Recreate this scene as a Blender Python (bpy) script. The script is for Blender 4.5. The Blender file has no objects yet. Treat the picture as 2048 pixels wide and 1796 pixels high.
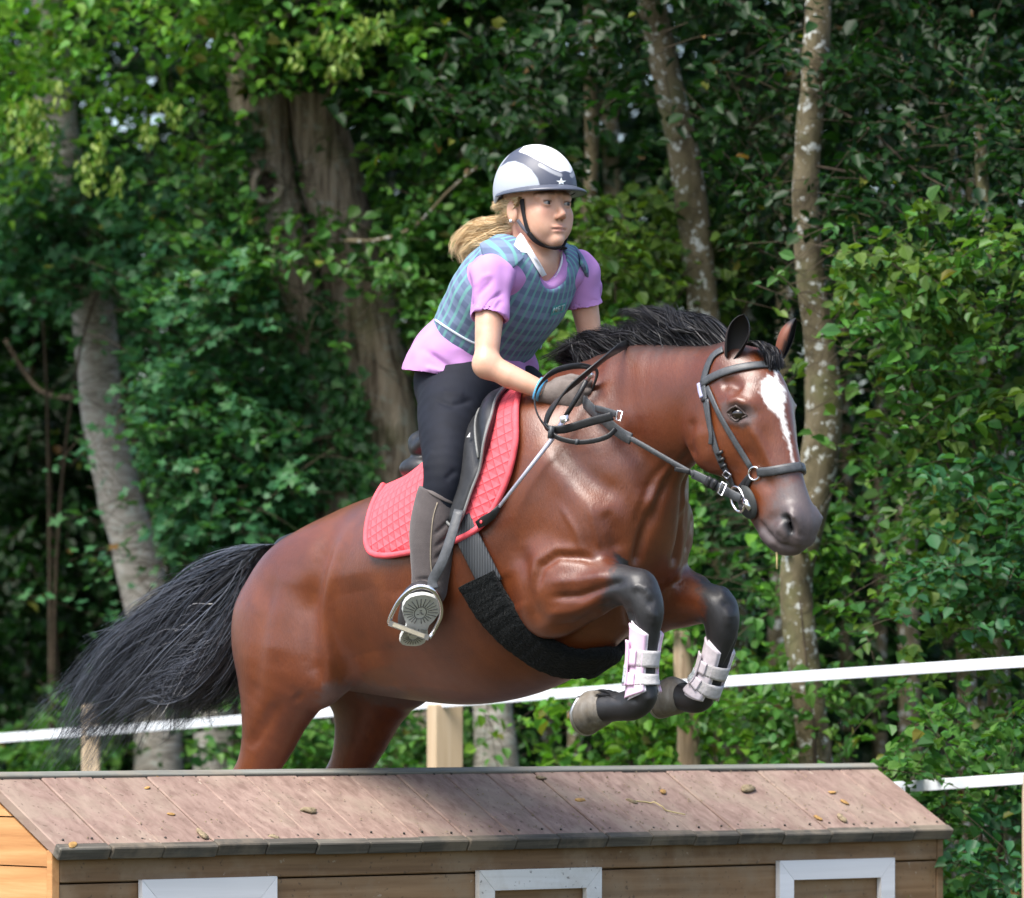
import bpy, bmesh, math, random, os
import numpy as np
from mathutils import Vector, Matrix

# ------------------------------------------------------------------ camera
F_PX, DIST, HZ = 10500.0, 14.0, 1405.0      # focal length in photo pixels, metres to the horse, horizon row
W_PX, H_PX = 2048.0, 1796.0
CAM_Z = 1.25
scene = bpy.context.scene
C = scene.collection
cam_d = bpy.data.cameras.new('camera')
cam = bpy.data.objects.new('camera', cam_d); C.objects.link(cam)
cam.location = (0, -DIST, CAM_Z); cam.rotation_euler = (math.pi/2, 0, 0)
cam_d.sensor_width = 36.0; cam_d.sensor_fit = 'HORIZONTAL'
cam_d.lens = 36.0*F_PX/W_PX
cam_d.shift_y = (HZ - H_PX/2)/W_PX
cam_d.clip_start = 0.5; cam_d.clip_end = 400
cam_d.dof.use_dof = True; cam_d.dof.focus_distance = 13.9; cam_d.dof.aperture_fstop = 4.5
scene.camera = cam

# ------------------------------------------------------------------ light
SUN_EL, SUN_AZ = math.radians(58), math.radians(-140)   # azimuth from +Y towards +X
world = bpy.data.worlds.new('World'); scene.world = world; world.use_nodes = True
wn = world.node_tree.nodes; wl = world.node_tree.links
bg = wn['Background']; sky = wn.new('ShaderNodeTexSky'); sky.sky_type = 'NISHITA'; sky.sun_disc = False
sky.sun_elevation = SUN_EL; sky.sun_rotation = SUN_AZ
sky.dust_density = 3.0; sky.air_density = 1.0; sky.ozone_density = 1.0
wl.new(sky.outputs[0], bg.inputs[0]); bg.inputs[1].default_value = 0.115
sun_d = bpy.data.lights.new('sun', 'SUN'); sun_d.energy = 2.2; sun_d.angle = math.radians(34); sun_d.color = (1.0, 0.96, 0.9)
sun = bpy.data.objects.new('sun', sun_d); C.objects.link(sun)
sdir = Vector((math.sin(SUN_AZ)*math.cos(SUN_EL), math.cos(SUN_AZ)*math.cos(SUN_EL), math.sin(SUN_EL)))
sun.rotation_euler = sdir.to_track_quat('Z', 'Y').to_euler()
scene.view_settings.view_transform = 'Standard'; scene.view_settings.look = 'None'
scene.view_settings.exposure = 1.45; scene.view_settings.gamma = 1.0
scene.cycles.use_denoising = True
scene.cycles.max_bounces = 8; scene.cycles.transparent_max_bounces = 4
FASTTEST = False
# ------------------------------------------------------------------ helpers
def P(u, v, y=0.0):
    """Place a thing: photo pixel read off at a known distance y (m behind the horse)."""
    d = DIST + y
    return np.array([(u-1024.0)/F_PX*d, y, CAM_Z + (HZ-v)/F_PX*d])
def proj(p):
    d = DIST + p[:, 1]
    return np.stack([1024.0 + p[:, 0]*F_PX/d, HZ - (p[:, 2]-CAM_Z)*F_PX/d], 1)

# the horse's own frame: s forward, t to its right (the near side), z up
ANG = math.radians(45)
HS = np.array([math.cos(ANG), -math.sin(ANG), 0.0]); HT = np.array([-math.sin(ANG), -math.cos(ANG), 0.0])
HO = np.array([(1050-1024)/750.0, 0.0, 0.0])
def hp(u, v, t=0.0):
    """horse-frame point (s, t, z) at lateral offset t that projects to pixel (u, v)"""
    k = (u-1024.0)/F_PX
    # (k*(D+y)-Ox)*HT0 + y*HT1 = t
    y = (t - (k*DIST-HO[0])*HT[0])/(k*HT[0]+HT[1])
    x = k*(DIST+y)
    return np.array([(x-HO[0])*HS[0] + y*HS[1], t, CAM_Z + (HZ-v)/F_PX*(DIST+y)])
def h2w(p):
    p = np.asarray(p, dtype=np.float64)
    return HO + p[..., 0:1]*HS + p[..., 1:2]*HT + p[..., 2:3]*np.array([0, 0, 1.0])
def hw(u, v, t=0.0): return h2w(hp(u, v, t))

def link(o, parent=None):
    C.objects.link(o)
    if parent is not None: o.parent = parent
    return o
def tag(o, label=None, cat=None, group=None, kind=None):
    if label: o['label'] = label
    if cat: o['category'] = cat
    if group: o['group'] = group
    if kind: o['kind'] = kind
    return o
def empty(name, loc=(0, 0, 0)):
    o = bpy.data.objects.new(name, None); o.empty_display_size = 0.1; o.location = loc
    return link(o)
def mesh_obj(name, verts, faces, mat=None, parent=None, smooth=True, origin=None):
    """one mesh object; verts in world coordinates; faces list or (n,k) array"""
    verts = np.asarray(verts, dtype=np.float64)
    me = bpy.data.meshes.new(name)
    if isinstance(faces, np.ndarray) and len(faces):
        n, k = faces.shape
        me.vertices.add(len(verts)); me.vertices.foreach_set('co', verts.astype(np.float32).ravel())
        me.loops.add(n*k); me.loops.foreach_set('vertex_index', faces.astype(np.int32).ravel())
        me.polygons.add(n); me.polygons.foreach_set('loop_start', np.arange(0, n*k, k, dtype=np.int32))
        me.update(calc_edges=True)
    else:
        me.from_pydata([tuple(v) for v in verts], [], [tuple(int(i) for i in f) for f in faces]); me.update()
    if smooth: me.polygons.foreach_set('use_smooth', np.ones(len(me.polygons), dtype=bool))
    if mat: me.materials.append(mat)
    o = bpy.data.objects.new(name, me)
    link(o, parent)
    if parent is not None:
        pl = parent_world(parent)
        if pl.length > 0: o.location = -pl
    return o
def parent_world(p):
    v = Vector((0, 0, 0))
    while p is not None:
        v = v + p.location; p = p.parent
    return v
def set_col(o, col, name='Col'):
    a = o.data.color_attributes.new(name, 'FLOAT_COLOR', 'POINT')
    c = np.ones((len(o.data.vertices), 4), dtype=np.float32); c[:, :col.shape[1]] = col
    a.data.foreach_set('color', c.ravel())

class MB:
    """collects simple pieces into one mesh"""
    def __init__(s): s.v = []; s.f = []
    def add(s, v, f):
        b = len(s.v); s.v += [tuple(x) for x in v]; s.f += [tuple(i+b for i in q) for q in f]
    def box(s, c, ax, ay, az):
        """centre + three half-extent vectors"""
        c, ax, ay, az = [np.asarray(x, float) for x in (c, ax, ay, az)]
        v = [c+i*ax+j*ay+k*az for k in (-1, 1) for j in (-1, 1) for i in (-1, 1)]
        s.add(v, [(0, 2, 3, 1), (4, 5, 7, 6), (0, 1, 5, 4), (2, 6, 7, 3), (0, 4, 6, 2), (1, 3, 7, 5)])
    def tube(s, pts, r, n=8, cap=True):
        v, f = tube_geo(pts, r, n, cap); s.add(v, f)
    def build(s, name, mat, parent=None, smooth=True): return mesh_obj(name, s.v, s.f, mat, parent, smooth)

def frames(pts, up=None):
    pts = np.asarray(pts, float); n = len(pts)
    T = np.gradient(pts, axis=0); T /= np.linalg.norm(T, axis=1)[:, None]+1e-12
    if up is not None:
        U = np.broadcast_to(np.asarray(up, float), (n, 3))
        B = np.cross(T, U); B /= np.linalg.norm(B, axis=1)[:, None]+1e-9
        return T, np.cross(B, T), B
    N = np.zeros((n, 3)); ref = np.array([0, 0, 1.0]) if abs(T[0][2]) < .9 else np.array([1.0, 0, 0])
    v = ref - T[0]*ref.dot(T[0]); N[0] = v/np.linalg.norm(v)
    for i in range(1, n):
        v = N[i-1]-T[i]*N[i-1].dot(T[i]); N[i] = v/(np.linalg.norm(v)+1e-12)
    return T, N, np.cross(T, N)
def tube_geo(pts, r, n=8, cap=True):
    pts = np.asarray(pts, float); m = len(pts); r = np.broadcast_to(np.asarray(r, float), (m,))
    T, N, B = frames(pts)
    a = np.arange(n)*2*math.pi/n
    ring = pts[:, None, :] + r[:, None, None]*(np.cos(a)[None, :, None]*N[:, None, :]+np.sin(a)[None, :, None]*B[:, None, :])
    v = ring.reshape(-1, 3); f = []
    for i in range(m-1):
        for j in range(n):
            k = (j+1) % n
            f.append((i*n+j, i*n+k, (i+1)*n+k, (i+1)*n+j))
    if cap:
        f.append(tuple(range(n-1, -1, -1))); f.append(tuple((m-1)*n+j for j in range(n)))
    return v, f
def crom(pts, n=8, closed=False):
    """Catmull-Rom resample of rows (any width)"""
    p = np.asarray(pts, float)
    if len(p) < 3 and not closed:
        t = np.linspace(0, 1, n*max(1, len(p)-1)+1)[:, None]; return p[0]*(1-t)+p[-1]*t
    if closed: q = np.vstack([p[-1], p, p[0], p[1]])
    else: q = np.vstack([2*p[0]-p[1], p, 2*p[-1]-p[-2]])
    out = []
    for i in range(1, len(q)-2):
        p0, p1, p2, p3 = q[i-1], q[i], q[i+1], q[i+2]
        for t in np.linspace(0, 1, n, endpoint=False):
            out.append(.5*((2*p1)+(-p0+p2)*t+(2*p0-5*p1+4*p2-p3)*t*t+(-p0+3*p1-3*p2+p3)*t**3))
    if not closed: out.append(q[-2])
    return np.array(out)
def strap_geo(pts, side, width, thick, round_=False):
    """flat strap along pts; side = width direction at each point, slightly rounded cross section"""
    pts = np.asarray(pts, float); m = len(pts)
    T = np.gradient(pts, axis=0); T /= np.linalg.norm(T, axis=1)[:, None]+1e-12
    S = np.broadcast_to(np.asarray(side, float), (m, 3)).copy()
    S -= T*(S*T).sum(1)[:, None]; S /= np.linalg.norm(S, axis=1)[:, None]+1e-12
    N = np.cross(T, S); w = np.broadcast_to(np.asarray(width, float), (m,))[:, None]/2; h = thick/2
    prof = [(-1, -.5), (-.9, -1), (.9, -1), (1, -.5), (1, .5), (.9, 1), (.45, 1.35), (-.45, 1.35), (-.9, 1), (-1, .5)]
    k = len(prof)
    v = np.stack([pts+S*w*a+N*h*b for a, b in prof], 1).reshape(-1, 3)
    f = [(i*k+j, i*k+(j+1) % k, (i+1)*k+(j+1) % k, (i+1)*k+j) for i in range(m-1) for j in range(k)]
    f += [tuple(range(k-1, -1, -1)), tuple((m-1)*k+j for j in range(k))]
    return v, f

# ------------------------------------------------------------------ implicit modelling for bodies
def smin(a, b, k):
    if k <= 0: return np.minimum(a, b)
    h = np.clip(.5+.5*(b-a)/k, 0, 1)
    return b*(1-h)+a*h - k*h*(1-h)
class Body:
    def __init__(s): s.p = []
    def loft(s, rows, k=.03, sub=5, up=(0, 1, 0), egg=0.0, mode='add'):
        """rows: x,y,z,h,w[,egg]; h = half size across (in the plane normal to 'up'), w = half size along 'up'"""
        r = np.asarray(rows, float)
        if r.shape[1] == 5: r = np.hstack([r, np.full((len(r), 1), egg)])
        if len(r) > 2: r = crom(r, sub)
        r[:, 3:5] = np.maximum(r[:, 3:5], .002)
        up = np.asarray(up, float)
        lo = (r[:, :3]-np.maximum(r[:, 3], r[:, 4])[:, None]*1.3).min(0); hi = (r[:, :3]+np.maximum(r[:, 3], r[:, 4])[:, None]*1.3).max(0)
        def fn(qq):
            dd = np.full(len(qq), 1e3)
            for i in range(len(r)-1):
                a, b = r[i], r[i+1]; mx = max(a[3:5].max(), b[3:5].max())*1.15+k+s.margin
                j = np.nonzero(((qq > np.minimum(a[:3], b[:3])-mx) & (qq < np.maximum(a[:3], b[:3])+mx)).all(1))[0]
                if not len(j): continue
                q = qq[j]
                ab = b[:3]-a[:3]; L2 = ab.dot(ab)+1e-12; T = ab/math.sqrt(L2)
                S = up-T*up.dot(T); S /= np.linalg.norm(S)+1e-12; N = np.cross(S, T)
                x = q-a[:3].astype(np.float32); t = np.clip(x.dot((ab/L2).astype(np.float32)), 0, 1)
                h = a[3]+(b[3]-a[3])*t; w = a[4]+(b[4]-a[4])*t; e = a[5]+(b[5]-a[5])*t
                x = x - t[:, None]*ab.astype(np.float32)
                y = x.dot(np.stack([N, S, T], 1).astype(np.float32))
                mn = np.minimum(h, w)
                n = y[:, 0]/h; m = y[:, 1]/(w*(1+e*np.clip(-n, -1, 1))); c = y[:, 2]/mn
                dd[j] = np.minimum(dd[j], (np.sqrt(n*n+m*m+c*c)-1)*mn)
            return dd
        s.p.append((lo, hi, fn, k, mode)); return s
    def ell(s, c, rad, rot=None, k=.03, mode='add'):
        c = np.asarray(c, float); rad = np.asarray(rad, float); R = np.eye(3) if rot is None else np.asarray(rot, float)
        m = rad.max()
        def fn(q):
            x = (q-c).dot(R.T)/rad
            n = np.sqrt((x*x).sum(1)); g = np.sqrt(((x/rad)**2).sum(1))+1e-9
            return np.where(n < 1e-6, -rad.min(), n*(n-1)/g)
        s.p.append((c-m, c+m, fn, k, mode)); return s
    def caps(s, pts, r, k=.02, mode='add'):
        pts = np.asarray(pts, float); r = np.broadcast_to(np.asarray(r, float), (len(pts),))
        def fn(q):
            d = np.full(len(q), 1e3)
            for i in range(len(pts)-1):
                a, b = pts[i], pts[i+1]; ab = b-a; t = np.clip((q-a).dot(ab)/(ab.dot(ab)+1e-12), 0, 1)
                d = np.minimum(d, np.linalg.norm(q-a-t[:, None]*ab, axis=1)-(r[i]+(r[i+1]-r[i])*t))
            return d
        s.p.append((pts.min(0)-r.max(), pts.max(0)+r.max(), fn, k, mode)); return s
    def box(s, c, half, R, rnd=.01, k=.01, mode='add'):
        c = np.asarray(c, float); half = np.asarray(half, float)-rnd; R = np.asarray(R, float); m = np.linalg.norm(half)+rnd
        def fn(q):
            x = np.abs((q-c).dot(R.T))-half
            return np.linalg.norm(np.maximum(x, 0), axis=1)+np.minimum(x.max(1), 0)-rnd
        s.p.append((c-m, c+m, fn, k, mode)); return s
    def fn(s, fn, lo, hi, k=.01, mode='add'):
        s.p.append((np.asarray(lo, float), np.asarray(hi, float), fn, k, mode)); return s
    def eval(s, q, margin):
        s.margin = margin; q = q.astype(np.float32)
        D = np.full(len(q), .5)
        for lo, hi, fn, k, mode in s.p:
            mg = margin+k
            i = np.nonzero(((q > lo-mg) & (q < hi+mg)).all(1))[0]
            if not len(i):
                continue
            d = fn(q[i])
            if mode == 'add': D[i] = smin(D[i], d, k)
            elif mode == 'sub': D[i] = -smin(-D[i], d, k)
            elif mode == 'and':
                D[i] = -smin(-D[i], -d, k)
        return D
    def mesh(s, h, smooth=2, pad=.03):
        lo = np.min([p[0] for p in s.p if p[4] == 'add'], 0)-pad; hi = np.max([p[1] for p in s.p if p[4] == 'add'], 0)+pad
        B = 5; H = h*B
        nb = np.ceil((hi-lo)/H).astype(int)+1
        gx = [lo[i]+H*(np.arange(nb[i])+.5) for i in range(3)]
        cc = np.stack(np.meshgrid(*gx, indexing='ij'), -1).reshape(-1, 3)
        D = s.eval(cc, H*2.2)
        act = np.nonzero(np.abs(D) < H*1.75)[0]
        N = nb*B
        G = np.repeat(np.repeat(np.repeat(np.where(D > 0, .5, -.5).reshape(nb).astype(np.float32), B, 0), B, 1), B, 2)
        off = (np.arange(B)-(B-1)/2)*h
        oo = np.stack(np.meshgrid(off, off, off, indexing='ij'), -1).reshape(-1, 3)
        bi = np.stack(np.unravel_index(act, nb), 1)
        io = np.stack(np.meshgrid(*[np.arange(B)]*3, indexing='ij'), -1).reshape(-1, 3)
        for c0 in range(0, len(act), 4000):
            sl = act[c0:c0+4000]
            q = (cc[sl][:, None, :]+oo[None]).reshape(-1, 3)
            d = s.eval(q, h*3).astype(np.float32)
            ii = (bi[c0:c0+4000][:, None, :]*B+io[None]).reshape(-1, 3)
            G[ii[:, 0], ii[:, 1], ii[:, 2]] = d
        o0 = lo+h*.5
        return surface_nets(G, o0, h, smooth)
def surface_nets(G, o0, h, smooth):
    S = G < 0
    cnt = np.zeros(tuple(n-1 for n in G.shape), np.int8)
    sl = [slice(None, -1), slice(1, None)]
    for a in (0, 1):
        for b in (0, 1):
            for c in (0, 1): cnt += S[sl[a], sl[b], sl[c]]
    cell = np.nonzero((cnt > 0) & (cnt < 8)); nc = len(cell[0])
    idx = np.full(cnt.shape, -1, np.int32); idx[cell] = np.arange(nc)
    ci = np.stack(cell, 1)
    acc = np.zeros((nc, 3)); num = np.zeros(nc)
    cor = [(a, b, c) for a in (0, 1) for b in (0, 1) for c in (0, 1)]
    val = {k: G[ci[:, 0]+k[0], ci[:, 1]+k[1], ci[:, 2]+k[2]].astype(float) for k in cor}
    for i, a in enumerate(cor):
        for b in cor[i+1:]:
            if sum(abs(x-y) for x, y in zip(a, b)) != 1: continue
            va, vb = val[a], val[b]; m = (va < 0) != (vb < 0)
            t = np.where(m, va/np.where(m, va-vb, 1), 0)
            p = np.array(a)[None]+t[:, None]*(np.array(b)-np.array(a))[None]
            acc[m] += p[m]; num[m] += 1
    V = o0+h*(ci+acc/num[:, None])
    F = []
    for ax in range(3):
        o = [0, 0, 0]; o[ax] = 1
        A = S[tuple(slice(None, -1) if i == ax else slice(None) for i in range(3))]
        Bm = S[tuple(slice(1, None) if i == ax else slice(None) for i in range(3))]
        e = np.stack(np.nonzero(A != Bm), 1)
        b, c = [i for i in range(3) if i != ax]
        e = e[(e[:, b] > 0) & (e[:, c] > 0) & (e[:, b] < G.shape[b]-1) & (e[:, c] < G.shape[c]-1)]
        def at(db, dc):
            x = e.copy(); x[:, b] += db; x[:, c] += dc; return idx[x[:, 0], x[:, 1], x[:, 2]]
        q = np.stack([at(-1, -1), at(0, -1), at(0, 0), at(-1, 0)], 1)
        flip = A[e[:, 0], e[:, 1], e[:, 2]]
        if ax == 1: flip = ~flip
        q[~flip] = q[~flip][:, ::-1]
        F.append(q)
    F = np.concatenate(F); F = F[(F >= 0).all(1)]
    if (V[F[:, 0]]*np.cross(V[F[:, 1]]-V[F[:, 0]], V[F[:, 2]]-V[F[:, 0]])).sum() < 0: F = F[:, ::-1].copy()
    V = lap(V, F, smooth)
    return V, F
def lap(V, F, it, lam=.6, mask=None, back=.95):
    if it <= 0: return V
    E = np.concatenate([F[:, [0, 1]], F[:, [1, 2]], F[:, [2, 3]], F[:, [3, 0]]])
    E = np.concatenate([E, E[:, ::-1]]); n = len(V)
    deg = np.bincount(E[:, 0], minlength=n).astype(float)+1e-9
    for _ in range(it):
        for l in (lam, -lam*back):
            A = np.stack([np.bincount(E[:, 0], V[E[:, 1], i], n) for i in range(3)], 1)/deg[:, None]
            d = (A-V)*l
            V = V+(d if mask is None else d*mask[:, None])
    return V
def vnormals(V, F):
    n = np.cross(V[F[:, 2]]-V[F[:, 0]], V[F[:, 3]]-V[F[:, 1]])
    N = np.stack([np.bincount(F.ravel(), np.repeat(n[:, i], 4), len(V)) for i in range(3)], 1)
    return N/(np.linalg.norm(N, axis=1)[:, None]+1e-12)
def seg_dist2(uv, line):
    """pixel distance to a polyline, with the parameter 0..1 along it"""
    line = np.asarray(line, float); best = np.full(len(uv), 1e9); par = np.zeros(len(uv)); m = len(line)-1
    for i in range(m):
        a, b = line[i], line[i+1]; ab = b-a
        t = np.clip((uv-a).dot(ab)/(ab.dot(ab)+1e-9), 0, 1); d = np.linalg.norm(uv-a-t[:, None]*ab, axis=1)
        k = d < best; best[k] = d[k]; par[k] = ((i+t)/m)[k]
    return best, par
def in_poly(uv, poly):
    poly = np.asarray(poly, float); x, y = uv[:, 0], uv[:, 1]; r = np.zeros(len(uv), bool); j = len(poly)-1
    for i in range(len(poly)):
        xi, yi = poly[i]; xj, yj = poly[j]
        c = ((yi > y) != (yj > y)) & (x < (xj-xi)*(y-yi)/(yj-yi+1e-12)+xi); r ^= c; j = i
    return r
def poly_dist(uv, poly):
    d, _ = seg_dist2(uv, list(poly)+[poly[0]]); return np.where(in_poly(uv, poly), -d, d)
def sstep(a, b, x):
    t = np.clip((x-a)/(b-a), 0, 1); return t*t*(3-2*t)
class Snoise:
    """cheap smooth 3-D value noise for shaping geometry"""
    def __init__(s, seed): s.g = np.random.default_rng(seed).random((32, 32, 32))*2-1
    def __call__(s, p):
        i = np.floor(p).astype(int); f = p-i; f = f*f*(3-2*f); i %= 32; j = (i+1) % 32; g = s.g
        def G(a, b, c): return g[(j if a else i)[:, 0], (j if b else i)[:, 1], (j if c else i)[:, 2]]
        x, y, z = f[:, 0], f[:, 1], f[:, 2]
        def L(a, b, t): return a+(b-a)*t
        return L(L(L(G(0,0,0), G(1,0,0), x), L(G(0,1,0), G(1,1,0), x), y), L(L(G(0,0,1), G(1,0,1), x), L(G(0,1,1), G(1,1,1), x), y), z)
NZ = Snoise(3)

# ------------------------------------------------------------------ materials
class M:
    def __init__(s, name):
        s.m = bpy.data.materials.new(name); s.m.use_nodes = True
        s.t = s.m.node_tree; s.b = s.t.nodes['Principled BSDF']
    def n(s, typ, **kw):
        n = s.t.nodes.new(typ)
        for k, v in kw.items():
            if k in n.inputs: n.inputs[k].default_value = v
            else: setattr(n, k, v)
        return n
    def l(s, a, b): s.t.links.new(a, b)
    def set(s, **kw):
        for k, v in kw.items():
            k = k.replace('_', ' ').title().replace('Ior', 'IOR')
            s.b.inputs[k].default_value = (*v, 1) if isinstance(v, tuple) and len(v) == 3 and 'Radius' not in k else v
        return s
    def coord(s, scale=(1, 1, 1), obj=True, rot=(0, 0, 0)):
        tc = s.n('ShaderNodeTexCoord'); mp = s.n('ShaderNodeMapping'); mp.inputs['Scale'].default_value = scale; mp.inputs['Rotation'].default_value = rot
        s.l(tc.outputs['Object' if obj else 'UV'], mp.inputs[0]); return mp.outputs[0]
    def noise(s, vec, scale, detail=3, rough=.55, dist=0.0):
        n = s.n('ShaderNodeTexNoise'); n.inputs['Scale'].default_value = scale; n.inputs['Detail'].default_value = detail
        n.inputs['Roughness'].default_value = rough; n.inputs['Distortion'].default_value = dist
        if vec is not None: s.l(vec, n.inputs['Vector'])
        return n.outputs[0]
    def ramp(s, fac, stops):
        r = s.n('ShaderNodeValToRGB'); e = r.color_ramp.elements
        while len(e) < len(stops): e.new(.5)
        for x, (p, c) in zip(e, stops): x.position = p; x.color = (*c, 1) if len(c) == 3 else c
        s.l(fac, r.inputs[0]); return r.outputs[0]
    def mix(s, fac, a, b, typ='MIX'):
        m = s.n('ShaderNodeMix', data_type='RGBA', blend_type=typ)
        for k, v in ((0, fac), (6, a), (7, b)):
            if hasattr(v, 'is_output'): s.l(v, m.inputs[k])
            else: m.inputs[k].default_value = (*v, 1) if isinstance(v, tuple) and len(v) == 3 else v
        return m.outputs[2]
    def math(s, op, a, b=0.0, clamp=False):
        m = s.n('ShaderNodeMath', operation=op, use_clamp=clamp)
        for k, v in ((0, a), (1, b)):
            if hasattr(v, 'is_output'): s.l(v, m.inputs[k])
            else: m.inputs[k].default_value = v
        return m.outputs[0]
    def attr(s, name, sep=True):
        a = s.n('ShaderNodeAttribute', attribute_name=name)
        if not sep: return a.outputs['Color']
        x = s.n('ShaderNodeSeparateColor'); s.l(a.outputs['Color'], x.inputs[0]); return x.outputs
    def bump(s, h, strength=.3, dist=.01):
        b = s.n('ShaderNodeBump'); b.inputs['Strength'].default_value = strength; b.inputs['Distance'].default_value = dist
        s.l(h, b.inputs['Height']); s.l(b.outputs[0], s.b.inputs['Normal']); return s
    def col(s, c): s.l(c, s.b.inputs['Base Color']); return s
    def rough(s, c): s.l(c, s.b.inputs['Roughness']); return s
def simple(name, col, rough=.5, spec=.5, metal=0.0, var=.15, scale=40, bump=0.0, bscale=300, bdist=.002):
    m = M(name); m.set(roughness=rough, metallic=metal); m.b.inputs['Specular IOR Level'].default_value = spec
    v = m.coord(); n = m.noise(v, scale)
    c = m.ramp(n, [(.3, tuple(x*(1-var) for x in col)), (.7, tuple(min(1, x*(1+var)) for x in col))]); m.col(c)
    if bump: m.bump(m.noise(v, bscale, 2), bump, bdist)
    return m.m
# ------------------------------------------------------------------ ground
mg = M('forest_ground'); v = mg.coord(); mg.set(roughness=.95)
g = mg.ramp(mg.noise(v, .8, 5), [(.35, (.035, .055, .016)), (.5, (.06, .075, .025)), (.65, (.075, .058, .036))])
mg.col(mg.mix(mg.noise(v, 14, 5), g, (.045, .034, .02))); mg.bump(mg.noise(v, 25, 5), .6, .05)
gx = np.concatenate([np.linspace(-120, -12, 8), np.linspace(-10, 10, 41), np.linspace(12, 120, 8)]); gy = np.concatenate([np.linspace(-40, -17, 5), np.linspace(-16, 16, 41), np.linspace(20, 200, 8)])
GX, GY = np.meshgrid(gx, gy, indexing='ij'); q = np.stack([GX.ravel()*.5, GY.ravel()*.5, GX.ravel()*0], 1)
def ground_z(x, y):
    x = np.atleast_1d(np.asarray(x, float)); y = np.atleast_1d(np.asarray(y, float))
    return NZ(np.stack([x*.5, y*.5, x*0], 1))*.05+.12*sstep(-1, 2.5, x)*sstep(0, 2, y)-.02
gz = ground_z(GX.ravel(), GY.ravel())
n1, n2 = GX.shape; ii = np.arange(n1*n2).reshape(n1, n2)
gf = np.stack([ii[:-1, :-1], ii[1:, :-1], ii[1:, 1:], ii[:-1, 1:]], -1).reshape(-1, 4)
gnd = mesh_obj('ground', np.stack([GX.ravel(), GY.ravel(), gz], 1), gf, mg.m); tag(gnd, kind='structure')
# ------------------------------------------------------------------ the hut-shaped jump
RD = np.array([math.cos(math.radians(40)), math.sin(math.radians(40)), 0]); FD = np.array([math.sin(math.radians(40)), -math.cos(math.radians(40)), 0]); ZZ = np.array([0, 0, 1.0])
RO = np.array([-.511, .35, 0]); R0, R1 = -1.122, 2.075; RZ, EZ, DE = 1.064, .876, .342
def hut(r, d, z): return RO+RD*r+FD*d+ZZ*z
SLv = (FD*DE+ZZ*(EZ-RZ)); SLv /= np.linalg.norm(SLv); SLn = np.cross(RD, SLv); SLn = SLn if SLn[2] > 0 else -SLn
SLL = math.hypot(DE, RZ-EZ)
hut_o = empty('hut_jump', tuple(hut((R0+R1)/2, 0, 0)))
tag(hut_o, 'low wooden hut jump with brown plank roof and white window frames', 'jump obstacle')
rng = random.Random(4)
def wood(name, dark, mid, light, grain_rot, rough=.75, sc=1.0, dirt=.0, spots=True, bump=.35, dirtcol=(.30, .24, .17)):
    m = M(name); m.set(roughness=rough); m.b.inputs['Specular IOR Level'].default_value = .3
    g = m.coord((1, 1, 1)); 
    m0 = m.n('ShaderNodeMapping'); m0.inputs['Rotation'].default_value = grain_rot; m.l(g, m0.inputs[0]); mp = m.n('ShaderNodeMapping'); mp.inputs['Scale'].default_value = (2.2*sc, 46*sc, 46*sc); m.l(m0.outputs[0], mp.inputs[0])
    info = m.n('ShaderNodeObjectInfo')
    addv = m.n('ShaderNodeVectorMath', operation='ADD'); m.l(mp.outputs[0], addv.inputs[0])
    cmb = m.n('ShaderNodeCombineXYZ'); m.l(m.math('MULTIPLY', info.outputs['Random'], 90.0), cmb.inputs[0]); m.l(cmb.outputs[0], addv.inputs[1])
    n = m.noise(addv.outputs[0], 1.0, 5, .6, .4)
    c = m.ramp(n, [(.34, dark), (.5, mid), (.66, light)])
    c = m.mix(m.math('MULTIPLY', info.outputs['Random'], .35), c, dark)
    big = m.noise(g, 6, 5, .65)
    if dirt: c = m.mix(m.ramp(big, [(.46, (0, 0, 0)), (.62, (dirt,)*3)]), c, dirtcol)
    if spots:
        s = m.noise(g, 70, 2); c = m.mix(m.ramp(s, [(.66, (0, 0, 0)), (.71, (.6,)*3)]), c, (.07, .05, .035))
        s2 = m.noise(g, 38, 3); c = m.mix(m.ramp(s2, [(.69, (0, 0, 0)), (.75, (.5,)*3)]), c, (.46, .40, .31))
    m.col(c); m.bump(n, bump, .004); return m.m
RZROT = (0, 0, -math.radians(40))
MAT_ROOF = wood('roof_stain', (.185, .122, .098), (.255, .174, .142), (.315, .224, .184), (0, 0, math.radians(50)), .8, .8, .5, dirtcol=(.31, .25, .19))
MAT_ROOFEND = wood('roof_end_grain', (.06, .055, .045), (.10, .09, .075), (.15, .14, .115), RZROT, .9, 1.5, .4, False)
MAT_GREYED = wood('greyed_timber', (.13, .135, .12), (.20, .205, .18), (.27, .275, .25), RZROT, .85, 1.2, .3, False)
MAT_SIDING = wood('brown_siding', (.17, .098, .048), (.26, .155, .078), (.34, .215, .115), RZROT, .7, .55, .45, True, dirtcol=(.30, .23, .15))
MAT_PINE = wood('orange_pine', (.42, .20, .075), (.56, .29, .115), (.66, .38, .17), (0, 0, math.radians(50)), .6, .6, .0, False)
MAT_WHITE = wood('white_paint', (.68, .68, .68), (.76, .76, .77), (.82, .82, .83), RZROT, .55, .5, .0, False, .12)
MAT_WHITE_D = wood('white_paint_muddy', (.62, .60, .56), (.72, .71, .67), (.80, .79, .77), RZROT, .6, .5, .35, True, .12, dirtcol=(.42, .36, .27))
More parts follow.
